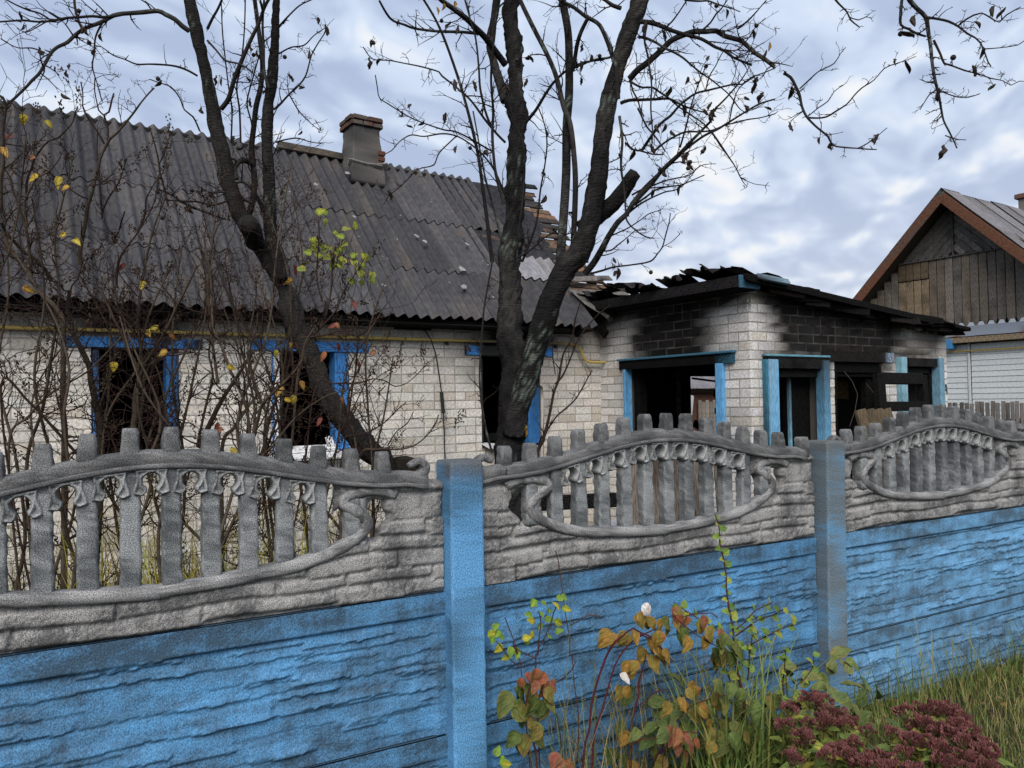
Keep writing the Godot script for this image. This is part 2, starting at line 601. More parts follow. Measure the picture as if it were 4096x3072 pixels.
func plate(x0: float, y0: float, w: float, h: float, st: float, inside: Callable, front_z: Callable, back_z: float, col: Callable) -> Mb:   # a pierced slab, its outline followed exactly
	var b := Mb.new()
	var nx := int(w / st)
	var ny := int(h / st)
	var row := nx + 1
	var grid := PackedFloat32Array()
	grid.resize(row * (ny + 1))
	for j in ny + 1:
		for i in row:
			grid[j * row + i] = inside.call(x0 + i * st, y0 + j * st)
	var made := {}
	var vertex := func(ka: int, kb: int, front: bool) -> int:
		var key := Vector3i(mini(ka, kb), maxi(ka, kb), 1 if front else 0)
		if made.has(key):
			return made[key]
		var q := Vector2(ka % row, ka / row) * st
		var deep := grid[ka]
		if ka != kb:
			q = q.lerp(Vector2(kb % row, kb / row) * st, grid[ka] / (grid[ka] - grid[kb]))
			deep = 0.0
		var x := q.x + x0
		var y := q.y + y0
		var p := Vector3(x, y, front_z.call(x, y, deep) if front else back_z)
		made[key] = b.add(p, Vector3.ZERO, col.call(p))
		return made[key]
	for j in ny:
		for i in nx:
			var k := [j * row + i, j * row + i + 1, (j + 1) * row + i + 1, (j + 1) * row + i]
			var ring := []
			for q in 4:
				var a: int = k[q]
				var d: int = k[(q + 1) % 4]
				if grid[a] > 0:
					ring.append([a, a])
				if (grid[a] > 0) != (grid[d] > 0):
					ring.append([a, d])
			if ring.size() < 3:
				continue
			var fr := ring.map(func(r): return vertex.call(r[0], r[1], true))
			var bk := ring.map(func(r): return vertex.call(r[0], r[1], false))
			for q in range(1, ring.size() - 1):
				b.tri(fr[0], fr[q], fr[q + 1])
				b.tri(bk[0], bk[q + 1], bk[q])
			for q in ring.size():
				var e := (q + 1) % ring.size()
				if ring[q][0] != ring[q][1] and ring[e][0] != ring[e][1]:
					b.quad(fr[e], fr[q], bk[q], bk[e])
	b.smooth()
	return b

func openwork_body() -> ArrayMesh:
	var f := stone_field(0.0, 0.42, 2.0, Vector2(0.045, 0.085), 77)
	f.rounded = true
	return plate(0.068, 0.0, PW, 0.53, 0.0062, body_inside, func(x: float, y: float, deep: float) -> float:
		var inner := clampf(deep / 0.018, 0.0, 1.0)
		return -0.012 + 0.014 * sqrt(inner) + stone_at(x, y, f) * inner + fb.get_noise_2d(x * 20, y * 30) * 0.003 + nz.get_noise_2d(x * 90, y * 90) * 0.0012,
		-0.034, dirt(Color(0.14, 0.14, 0.142), Color(0.43, 0.425, 0.415), 5.0, -0.02)).mesh(M.concrete)

func keyhole(col: Callable) -> ArrayMesh:     # the horseshoe head between two pilasters, with its raised lip; origin at the top middle
	var inside := func(x: float, y: float) -> float:
		var open := 0.0235 - Vector2(x * 0.95, y + 0.040).length()
		open = maxf(open, minf(0.0130 + 0.9 * maxf(-0.072 - y, 0.0) - absf(x), -0.040 - y))
		return minf(-open, minf(0.050 + 0.004 * sin(y * 60.0) - absf(x), minf(-y, y + 0.086 - 0.25 * maxf(absf(x) - 0.03, 0.0))))
	return plate(-0.056, -0.1, 0.112, 0.102, 0.0036, inside, func(_x: float, _y: float, deep: float) -> float:
		return 0.019 + 0.013 * exp(-pow((deep - 0.0065) / 0.005, 2.0)) - 0.008 * sm(0.003, 0.0, deep), -0.026, col).mesh(M.concrete)

func fence() -> void:
	var root := thing("concrete_fence", "precast concrete fence with blue stone-pattern panels and grey arched openwork tops", "fence", Vector3(1.4176, 0, -2.5492), -atan2(0.07498, 0.99719))
	var top := 0.8954
	var old := dirt(Color(0.10, 0.103, 0.107), Color(0.25, 0.25, 0.25), 1.0)
	var palef := dirt(Color(0.14, 0.15, 0.155), Color(0.44, 0.455, 0.46), 9.0)
	var blues := [[11, Vector2(0.035, 0.08), Color(0.052, 0.10, 0.155), Color(0.08, 0.195, 0.34), Color(0.105, 0.305, 0.56), 1.0],
		[23, Vector2(0.05, 0.10), Color(0.052, 0.10, 0.155), Color(0.08, 0.20, 0.35), Color(0.11, 0.315, 0.58), 0.6],
		[37, Vector2(0.026, 0.055), Color(0.08, 0.14, 0.20), Color(0.12, 0.265, 0.43), Color(0.165, 0.39, 0.65), 0.5],
		[41, Vector2(0.03, 0.06), Color(0.08, 0.14, 0.20), Color(0.12, 0.26, 0.42), Color(0.165, 0.385, 0.64), 0.5]]
	var meshes := blues.map(func(q): return ledge_panel(q[0], q[1], q[2], q[3], q[4], q[5]))
	var body := openwork_body()
	var key := keyhole(palef)
	var rail_path := []
	for k in 61:
		var x := 0.075 + 1.79 * k / 60.0
		rail_path.append(Vector2(x, rail_y(x)))
	var rail := swept(rail_path, 0.058, 0.064, 0.004, old, 0.0022)
	var groove := swept(rail_path.map(func(p): return p - Vector2(0, 0.021)), 0.016, 0.05, 0.018, old, 0.0014)
	var curl_l := swept(spline([Vector2(0.19, 0.425), Vector2(0.11, 0.425), Vector2(0.075, 0.455), Vector2(0.098, 0.482), Vector2(0.14, 0.466)], 5), 0.042, 0.056, 0.005, old, 0.002, Vector2(1.15, 0.5))
	var s_pts := [Vector2(0.97, 0.125), Vector2(0.68, 0.143), Vector2(0.51, 0.165), Vector2(0.40, 0.20), Vector2(0.318, 0.243), Vector2(0.30, 0.283), Vector2(0.335, 0.318), Vector2(0.385, 0.350), Vector2(0.375, 0.374), Vector2(0.336, 0.384), Vector2(0.25, 0.386), Vector2(0.195, 0.366)]
	var s_left := swept(spline(s_pts, 5), 0.044, 0.062, 0.006, dirt(Color(0.13, 0.132, 0.135), Color(0.42, 0.42, 0.42), 3.0), 0.0022, Vector2(1.0, 0.8))
	var s_right := swept(spline(s_pts.map(func(p): return Vector2(1.94 - p.x, p.y)), 5), 0.044, 0.0615, 0.0065, dirt(Color(0.13, 0.132, 0.135), Color(0.42, 0.42, 0.42), 4.0), 0.0022, Vector2(1.0, 0.8))
	for bay in [0, 1, 2, 3, -1]:
		var x0 = -2.0 + bay * 2.0
		for row in 2:
			var m: ArrayMesh = meshes[(2 if bay >= 2 else 0) + row]
			part("blue_panel", m, root, T(x0 + 0.068 + bay * 0.0007, top - 0.52 * (row + 1) - row * 0.004, 0.0))
		var pan := part("openwork_panel", body, root, T(x0, top + 0.004, 0.0))
		part("arched_rail", rail.mesh(M.concrete), pan)
		part("rail_lip", groove.mesh(M.concrete), pan)
		part("lower_scroll_rail", s_left.mesh(M.concrete), pan)
		part("lower_scroll_rail", s_right.mesh(M.concrete), pan)
		for side in 2:
			if not (bay == 1 and side == 1):        # one curl is broken off
				part("end_curl", curl_l.mesh(M.concrete), pan, T(0, 0, 0) if side == 0 else Transform3D(Basis(Vector3.UP, PI), Vector3(1.94, 0, 0.01)))
		for k in 14:
			var x := 0.197 + k * 0.1157
			var y := rail_y(x)
			rng.seed = 900 + bay * 40 + k
			var peg := upright(0.058, 0.045, 0.0, 0.092 + rn(-0.003, 0.004), 0.052, 0.004, dirt(Color(0.085, 0.09, 0.092), Color(0.25, 0.255, 0.26), k * 3.7 + bay * 11.0), k * 7.1 + bay * 31.0, 0.003)
			part("peg", peg.mesh(M.concrete), pan, T(x, y + 0.006, 0.0, Vector3(0, 0, rn(-0.03, 0.03))))
			if k > 0 and k < 13:
				var foot := maxf(low_y(x), 0.10) if k > 1 and k < 12 else 0.205
				var head := rail_y(x) - 0.02 if k > 1 and k < 12 else 0.37
				var pil := upright(0.061, 0.053, 0.0, head - foot, 0.050, 0.0, dirt(Color(0.125, 0.137, 0.145), Color(0.36, 0.38, 0.39), k * 5.3 + bay * 17.0), k * 3.1 + bay * 13.0, 0.0035)
				part("pilaster", pil.mesh(M.concrete), pan, T(x, foot, 0.0))
			if k > 1 and k < 11:
				part("keyhole_arch", key, pan, T(x + 0.0578, rail_y(x + 0.0578) - 0.026, 0.004, Vector3(0, 0, (rail_y(x + 0.1) - rail_y(x)) * 6.0)))
	for k in 4:
		var b := Mb.new()
		var rings := []
		var high = top + 0.483 + [0.0, 0.0, -0.008, 0.0][k]
		var grey_top := k >= 2
		var n := 110
		for j in n + 1:
			var t := float(j) / n
			var ring := []
			for s in rounded(0.137 * (1.0 if j < n else 0.94), 0.137 * (1.0 if j < n else 0.94), 0.012, 3):
				var p := Vector3(s.x, -0.3 + (high + 0.3) * t, s.y)
				ring.append(p + Vector3(s.x, 0, s.y).normalized() * (nz.get_noise_3d(p.x * 20 + k * 9, p.y * 14, p.z * 20) * 0.0025 + nz.get_noise_3d(p.x * 90, p.y * 60, p.z * 90) * 0.001))
			rings.append(ring)
		var sd := k * 13.0
		b.loft(rings, func(p: Vector3) -> Color:
			var q := fb.get_noise_3d(p.x * 8 + sd, p.y * 5, p.z * 8) * 0.5 + 0.5 + nz.get_noise_3d(p.x * 110, p.y * 45, p.z * 110) * 0.13
			var up := sm(high - 0.12, high, p.y + fb.get_noise_3d(p.x * 20, p.y * 9, p.z * 20) * 0.12)
			if grey_top:
				return Color(0.15, 0.19, 0.22).lerp(Color(0.14, 0.31, 0.50), sm(0.42, 0.72, q - 0.12 * sm(0.8, 1.3, p.y))).lerp(Color(0.13, 0.14, 0.14), up)
			return Color(0.075, 0.18, 0.30).lerp(Color(0.135, 0.365, 0.66), sm(0.25, 0.6, q)).lerp(Color(0.11, 0.12, 0.13), up))
		b.smooth()
		part("post", b.mesh(M.blue_concrete), root, T(-2.0 + 2.0 * k, 0.0, 0.012, Vector3(0, 0, -0.02 if k == 2 else 0.0)))
	var stub := upright(0.07, 0.062, 0.0, 0.098, 0.05, 0.0, old, 77.0, 0.004)
	part("post_head_block", stub.mesh(M.concrete), root, T(1.87, top + 0.40, 0.0))

# ---------------------------------------------------------------- brickwork
# A wall plane: origin at its lower left seen from outside, u along it, y up, w outwards.
func blot(p: Vector2, c: Vector2, h: Vector2, soft: float) -> float:   # 1 inside a soot stain with a ragged, drifting edge
	var q := (p - c).abs() - h
	var d := Vector2(maxf(q.x, 0), maxf(q.y, 0)).length() + minf(maxf(q.x, q.y), 0.0)
	d += fb.get_noise_2d(p.x * 4 + c.x * 9, p.y * 4) * soft * 1.3 + nz.get_noise_2d(p.x * 30, p.y * 30) * soft * 0.15
	return 1.0 - sm(-soft * 0.6, soft, d)

func soot_house(u: float, y: float) -> float:       # u is world x
	var p := Vector2(u, y)
	var s := blot(p, Vector2(0.98, 2.40), Vector2(0.42, 0.20), 0.12)
	s = maxf(s, blot(p, Vector2(5.02, 2.42), Vector2(0.46, 0.20), 0.16))
	s = maxf(s, 0.55 * blot(p, Vector2(4.55, 2.30), Vector2(0.25, 0.25), 0.22))
	s = maxf(s, 0.42 * blot(p, Vector2(5.5, 1.9), Vector2(0.1, 0.45), 0.2))
	s = maxf(s, 0.5 * blot(p, Vector2(4.45, 1.95), Vector2(0.06, 0.15), 0.12))
	s = maxf(s, 0.36 * blot(p, Vector2(3.2, 2.55), Vector2(3.6, 0.16), 0.14))
	s = maxf(s, 0.8 * blot(p, Vector2(6.0, 2.55), Vector2(0.5, 0.12), 0.1))
	return s

func soot_side(u: float, y: float) -> float:        # u is measured from the inner corner towards the street
	var p := Vector2(u, y)
	var s := blot(p, Vector2(1.24, 2.40), Vector2(0.62, 0.60), 0.17)
	s = maxf(s, 0.95 * blot(p, Vector2(1.2, 2.66), Vector2(1.2, 0.13), 0.10))
	s = maxf(s, 0.93 * blot(p, Vector2(1.25, 2.50), Vector2(0.62, 0.14), 0.18))
	s = maxf(s, 0.3 * blot(p, Vector2(2.12, 1.5), Vector2(0.02, 0.5), 0.05))
	s = maxf(s, 0.25 * blot(p, Vector2(0.2, 2.35), Vector2(0.25, 0.1), 0.2))
	return s

func soot_front(u: float, y: float) -> float:       # u is measured from the corner along the street front
	var p := Vector2(u, y)
	var s := blot(p, Vector2(1.52, 2.42), Vector2(1.12, 0.52), 0.18)
	s = maxf(s, 0.93 * blot(p, Vector2(1.5, 2.55), Vector2(1.25, 0.10), 0.12))
	s = maxf(s, 0.6 * blot(p, Vector2(0.2, 2.68), Vector2(0.4, 0.05), 0.08))
	s = maxf(s, 0.72 * blot(p, Vector2(3.15, 2.24), Vector2(0.5, 0.13), 0.14))
	s = maxf(s, 0.9 * blot(p, Vector2(3.05, 2.08), Vector2(0.32, 0.05), 0.08))
	s = maxf(s, 0.85 * blot(p, Vector2(1.28, 1.8), Vector2(0.06, 0.16), 0.1))
	s = maxf(s, 0.5 * blot(p, Vector2(2.5, 1.85), Vector2(0.08, 0.12), 0.1))
	s = maxf(s, 0.5 * blot(p, Vector2(0.22, 1.7), Vector2(0.02, 0.7), 0.06))
	return s

func brick_wall(owner_: Node3D, t: Transform3D, width: float, top: Callable, base: float, holes: Array, soot: Callable, u0: float, thick: float, white: Color, from_y: float, stuff_below: float, seed_: int, corner := 0.0) -> void:
	var r := RandomNumberGenerator.new()
	r.seed = seed_
	var course := 0.0972
	var solid := func(u: float, y: float) -> bool:
		if u < 0 or u > width or y > top.call(u):
			return false
		for h in holes:
			if u > h[0] and u < h[1] and y > h[2] and y < h[3]:
				return false
		return true
	# mortar bed: the wall's own faces and reveals
	var us := [0.0, width]
	var ys := [base]
	for h in holes:
		us.append_array([h[0], h[1]]); ys.append_array([h[2], h[3]])
	var cut := func(a: Array, hi: float, lo: float) -> Array:
		a.append(hi)
		a.sort()
		var o := [lo]
		for k in a:
			while k - o[-1] > 0.12:
				o.append(o[-1] + 0.098)
			if k - o[-1] > 0.0005:
				o.append(k)
		return o
	us = cut.call(us, width, 0.0)
	ys = cut.call(ys, top.call(0.0) if top.call(0.0) > top.call(width) else top.call(width), base)
	var b := Mb.new()
	var mort := func(p: Vector3) -> Color:
		var s: float = soot.call(p.x + u0, p.y)
		var k := 0.85 + nz.get_noise_2d(p.x * 18, p.y * 18) * 0.25
		return (Color(0.42, 0.40, 0.365) * k).lerp(Color(0.026, 0.025, 0.0245), s * (0.9 + 0.2 * nz.get_noise_2d(p.x * 22, p.y * 22)))
	for i in us.size() - 1:
		for j in ys.size() - 1:
			var a: float = us[i]
			var d: float = us[i + 1]
			var y0: float = ys[j]
			var y1: float = minf(ys[j + 1], maxf(top.call((a + d) / 2), y0))
			var mu := (a + d) / 2
			var my := (y0 + y1) / 2
			if y1 - y0 < 0.001 or not solid.call(mu, my):
				continue
			b.face(Vector3(a, y0, 0), Vector3(d, y0, 0), Vector3(d, y1, 0), Vector3(a, y1, 0), mort)
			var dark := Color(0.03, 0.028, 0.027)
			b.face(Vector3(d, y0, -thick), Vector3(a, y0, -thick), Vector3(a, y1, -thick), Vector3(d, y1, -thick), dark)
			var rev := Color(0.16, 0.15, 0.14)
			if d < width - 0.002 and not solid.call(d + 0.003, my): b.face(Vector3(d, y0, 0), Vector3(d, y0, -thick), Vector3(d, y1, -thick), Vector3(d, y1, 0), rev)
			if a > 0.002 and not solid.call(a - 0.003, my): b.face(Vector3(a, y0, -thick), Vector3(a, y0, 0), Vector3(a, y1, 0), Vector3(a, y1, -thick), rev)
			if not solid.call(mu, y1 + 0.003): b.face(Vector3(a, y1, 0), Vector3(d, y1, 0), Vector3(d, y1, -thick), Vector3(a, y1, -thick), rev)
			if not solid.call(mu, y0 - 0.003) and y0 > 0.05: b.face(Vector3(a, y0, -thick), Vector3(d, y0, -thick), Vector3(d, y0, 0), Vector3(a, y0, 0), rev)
	var wall := part("wall", b.mesh(M.mortar), owner_, t)
	# bricks
	var rest := Mb.new()
	var singles := []
	var row := 0
	var y := from_y
	while y < 3.2:
		var u := 0.0
		while u < width - 0.001:
			var len := 0.262
			if (u == 0.0 and row % 2) or (u > 0.3 and r.randf() < 0.14): len = 0.131
			if width - u - len < 0.06: len = width - u
			var segs := [[u + (0.0055 if u > 0.0 else -0.004), u + len - (0.0055 if u + len < width - 0.001 else -corner)]]
			u += len
			for h in holes:
				if y + 0.085 > h[2] + 0.02 and y < h[3] - 0.02:
					var nsegs := []
					for s in segs:
						if s[1] <= h[0] or s[0] >= h[1]:
							nsegs.append(s)
						else:
							if h[0] - s[0] > 0.02: nsegs.append([s[0], h[0] - 0.001])
							if s[1] - h[1] > 0.02: nsegs.append([h[1] + 0.001, s[1]])
					segs = nsegs
			for s in segs:
				var a: float = s[0]
				var d: float = s[1]
				if d - a < 0.03 or y + 0.03 > top.call((a + d) / 2):
					continue
				singles.append([a, d, y, minf(0.087, top.call((a + d) / 2) - y)])
		y += course
		row += 1
	var individual := 0
	singles.sort_custom(func(p, q): return p[2] > q[2])
	for s in singles:
		var loose: bool = s[2] < stuff_below or individual >= 298
		var bb: Mb = rest if loose else Mb.new()
		var base_c := vary(white, 0.10)
		if r.randf() < 0.18: base_c = base_c.lerp(Color(0.50, 0.45, 0.37), r.randf_range(0.3, 0.8))
		if r.randf() < 0.12: base_c = base_c * 0.84
		var ph := r.randf() * 40.0
		var proud := r.randf_range(0.0012, 0.0045)
		var col := func(p: Vector3) -> Color:
			var q: float = soot.call(p.x + u0, p.y)
			var k := 1.0 + nz.get_noise_3d(p.x * 16 + ph, p.y * 16, ph) * 0.13
			return (base_c * k).lerp(Color(0.021, 0.020, 0.020) * (1.0 + nz.get_noise_2d(p.x * 9 + ph, p.y * 9) * 0.6), clampf(q * 1.04, 0, 1))
		var sz := Vector3(s[1] - s[0], s[3] - r.randf() * 0.003, 0.03)
		bb.box(T((s[0] + s[1]) / 2, s[2] + s[3] / 2 + r.randf_range(-0.0015, 0.0015), proud - 0.015, Vector3(r.randf_range(-0.012, 0.012), r.randf_range(-0.012, 0.012), r.randf_range(-0.006, 0.006))), sz, 0.0042, col)
		if not loose:
			part("brick", bb.mesh(M.brick), wall)
			individual += 1
	if rest.v.size():
		stuff(part("remaining_bricks", rest.mesh(M.brick), wall))

func plank(len: float, wid: float, thick: float, col, along_y: bool, seed_ := 0.0, ragged := 0.0) -> Mb:   # a board with wane; ragged: its far end is burnt to splinters
	var b := Mb.new()
	var n := 7
	var rings := []
	var sh := rounded(wid, thick, minf(thick * 0.25, 0.006), 1)
	for k in n + 1:
		var f := float(k) / n
		var ring := []
		for s in sh:
			var sx: float = s.x + nz.get_noise_2d(f * 3 + seed_, 1.0 + seed_) * 0.006
			var burnt := ragged * sm(0.55, 1.0, f)
			var yy := len * f - ragged * len * 0.35 * (nz.get_noise_2d(s.x * 60 + seed_, seed_) * 0.5 + 0.5) * sm(0.7, 1.0, f)
			var p := Vector3(sx * (1.0 - 0.4 * burnt), yy, s.y * (1.0 - 0.5 * burnt) + nz.get_noise_2d(f * 2.0 + seed_, 7.0) * 0.006)
			ring.append(p if along_y else Vector3(p.y, -p.x, p.z))
		rings.append(ring)
	b.loft(rings, col)
	b.smooth()
	return b

func corrugated(w: float, len: float, waves: int, amp: float, col: Callable, sag := 0.004) -> Mb:   # x across the waves, y up the slope, z outwards; origin at the lower left
	var b := Mb.new()
	var nx := waves * 8
	var ny := 5
	for side in 2:
		var from := b.v.size()
		b.sheet(nx, ny, func(i, j):
			var x: float = w * (i if side == 0 else nx - i) / nx
			var y: float = len * j / ny
			var z: float = amp * 0.5 * cos(TAU * waves * x / w) + nz.get_noise_2d(x * 1.5, y * 1.2) * sag - (0.007 if side else 0.0)
			return [Vector3(x, y, z), col.call(Vector3(x, y, z))])
	var m := (nx + 1) * (ny + 1)
	for i in nx:                                            # lower and upper edge
		var j := nx - i
		b.quad(m + j, m + j - 1, i + 1, i)
		var u := ny * (nx + 1)
		b.quad(u + i, u + i + 1, m + u + j - 1, m + u + j)
	b.smooth()
	return b

func box_part(called: String, parent: Node, at: Vector3, size: Vector3, col, m: Material, turn := Vector3.ZERO, bev := 0.006) -> MeshInstance3D:
	var b := Mb.new()
	b.box(Transform3D.IDENTITY, size, bev, col)
	return part(called, b.mesh(m), parent, T(at.x, at.y, at.z, turn))

func flaked(paint: Color, under: Color, amount: float, seed_: float) -> Callable:    # worn or scorched paint
	return func(p: Vector3) -> Color:
		var k := fb.get_noise_3d(p.x * 7 + seed_, p.y * 4 + seed_, p.z * 7) * 0.5 + 0.5 + nz.get_noise_3d(p.x * 40, p.y * 25, p.z * 40 + seed_) * 0.12
		return under.lerp(paint, sm(amount - 0.06, amount + 0.06, k))

const CHAR := Color(0.013, 0.0125, 0.0125)
const BLUE := Color(0.045, 0.20, 0.52)
const PALE_BLUE := Color(0.17, 0.42, 0.66)

func slate_col(seed_: float, light: float) -> Callable:
	return func(p: Vector3) -> Color:
		var st := fb.get_noise_2d(p.x * 14 + seed_, p.y * 0.9 + seed_) * 0.5 + 0.5
		var big := nz.get_noise_2d(p.x * 1.4 + seed_, p.y * 1.1) * 0.5 + 0.5
		var k := light * (0.72 + 0.42 * st + 0.22 * big)
		return Color(k * 0.985, k * 0.985, k * 1.07).lerp(Color(0.105, 0.092, 0.08), 0.6 * sm(0.5, 0.75, st * 0.6 + big * 0.4))

func house() -> void:
	var h := thing("brick_house", "long white brick house with dark corrugated roof, chimney and scorched blue-framed window openings", "house")
	var holes := [[0.60, 1.31, 1.13, 2.125], [2.17, 2.95, 1.08, 2.125], [4.55, 5.38, 1.05, 2.125], [3.47, 3.92, 2.385, 2.497]]
	var off := 3.0                                            # the wall starts 3 m left of the camera's axis
	for k in 4:
		holes[k][0] += off; holes[k][1] += off
	brick_wall(h, T(-off, 0, -7.6), 6.345 + off, func(_u): return 2.62, 0.0, holes, soot_house, -off, 0.28, Color(0.64, 0.615, 0.575), 0.052, 0.72, 51)
	var black := Color(0.014, 0.013, 0.013)
	box_part("back_wall", h, Vector3(1.7, 1.3, -11.4), Vector3(9.5, 2.64, 0.25), black, M.plaster)
	box_part("end_wall", h, Vector3(-3.15, 1.3, -9.55), Vector3(0.28, 2.62, 4.2), Color(0.5, 0.48, 0.44), M.plaster)
	box_part("end_wall", h, Vector3(6.49, 1.3, -9.6), Vector3(0.28, 2.62, 3.4), black, M.plaster)
	box_part("ceiling", h, Vector3(1.65, 2.66, -9.55), Vector3(9.8, 0.08, 3.62), black, M.plaster)
	box_part("floor", h, Vector3(1.6, 0.25, -9.6), Vector3(9.4, 0.1, 3.4), black, M.plaster)
	box_part("inner_wall", h, Vector3(3.45, 1.45, -9.5), Vector3(0.15, 2.3, 3.4), black, M.plaster)
	# windows: lintel boards, reveals and what is left of the frames
	var w1 := part("window", lintel(1.13, 0.088, flaked(BLUE, CHAR, 0.46, 2.0)), h, T(0.95, 2.168, -7.588))
	box_part("jamb", w1, Vector3(-0.315, -0.53, -0.07), Vector3(0.05, 0.92, 0.16), flaked(BLUE, CHAR, 0.35, 4.0), M.paint)
	box_part("jamb", w1, Vector3(0.305, -0.53, -0.09), Vector3(0.11, 0.92, 0.16), flaked(BLUE * 0.6, CHAR, 0.45, 5.0), M.paint)
	box_part("sill", w1, Vector3(0.02, -1.05, 0.02), Vector3(0.86, 0.035, 0.2), flaked(Color(0.62, 0.63, 0.66), Color(0.1, 0.1, 0.1), 0.42, 6.0), M.paint_across, Vector3(0.12, 0, 0))
	var w2 := part("window", lintel(1.20, 0.10, flaked(BLUE * 1.1, Color(0.08, 0.11, 0.16), 0.25, 8.0)), h, T(2.57, 2.176, -7.588))
	var white := flaked(Color(0.76, 0.77, 0.79), Color(0.3, 0.3, 0.3), 0.2, 9.0)
	box_part("frame", w2, Vector3(-0.365, -0.57, -0.05), Vector3(0.065, 1.0, 0.08), white, M.paint)
	box_part("frame", w2, Vector3(-0.02, -1.035, -0.05), Vector3(0.72, 0.07, 0.08), white, M.paint_across)
	box_part("frame", w2, Vector3(0.20, -1.0, -0.06), Vector3(0.06, 0.17, 0.07), white, M.paint, Vector3(0, 0, 0.35))
	box_part("jamb", w2, Vector3(0.305, -0.55, -0.09), Vector3(0.15, 1.02, 0.17), flaked(BLUE, Color(0.02, 0.05, 0.12), 0.33, 11.0), M.paint)
	box_part("jamb", w2, Vector3(-0.405, -0.55, -0.03), Vector3(0.014, 1.02, 0.07), BLUE, M.paint)
	box_part("sill", w2, Vector3(-0.01, -1.10, 0.035), Vector3(0.84, 0.03, 0.22), flaked(Color(0.74, 0.75, 0.77), Color(0.2, 0.2, 0.2), 0.32, 12.0), M.paint_across, Vector3(0.22, 0, 0))
	var w3 := part("window", lintel(1.23, 0.108, func(p: Vector3):
		var d: float = minf(absf(p.x + 0.52), absf(p.x - 0.56)) + nz.get_noise_3d(p.x * 25, p.y * 30, 1.0) * 0.06
		return (BLUE * 1.15).lerp(CHAR * 1.6, sm(0.06, 0.1, d))), h, T(4.955, 2.176, -7.588))
	box_part("jamb", w3, Vector3(0.335, -0.60, -0.10), Vector3(0.17, 1.0, 0.17), flaked(BLUE * 0.85, CHAR, 0.40, 14.0), M.paint)
	box_part("jamb", w3, Vector3(-0.395, -0.60, -0.06), Vector3(0.03, 1.02, 0.1), flaked(BLUE * 0.7, CHAR, 0.6, 15.0), M.paint)
	box_part("sill", w3, Vector3(-0.24, -1.11, 0.02), Vector3(0.34, 0.016, 0.2), Color(0.6, 0.61, 0.64), M.enamel, Vector3(0.3, 0.1, -0.12), 0.003)
	box_part("charred_beam", w3, Vector3(0.02, -1.0, -0.15), Vector3(0.74, 0.09, 0.1), CHAR, M.char, Vector3(0, 0, 0.05))
	# the vent slot's loose wires
	var wires := Mb.new()
	for k in 4:
		rng.seed = 60 + k
		var p0 := Vector3(3.52 + k * 0.09, 2.40, -7.62)
		wires.tube([p0, p0 + Vector3(rn(-0.04, 0.04), rn(0.02, 0.08), 0.02), p0 + Vector3(rn(-0.02, 0.12), rn(0.03, 0.09), 0.035), p0 + Vector3(rn(0.05, 0.16), rn(-0.01, 0.05), 0.04)], [0.0025, 0.0025, 0.0025, 0.002], 4, Color(0.11, 0.1, 0.09))
	part("wire", wires.mesh(M.rubber), h)
	roof(h)
	chimney(h)

func lintel(w: float, hh: float, col) -> ArrayMesh:
	var b := Mb.new()
	b.sheet(30, 3, func(i, j):
		var p := Vector3(w * (i / 30.0 - 0.5), hh * (j / 3.0 - 0.5), 0.014)
		return [p, Mb.tint(col, p)])
	b.smooth()
	b.box(T(0, 0, -0.04), Vector3(w, hh, 0.106), 0.004, col)
	return b.mesh(M.paint_across)

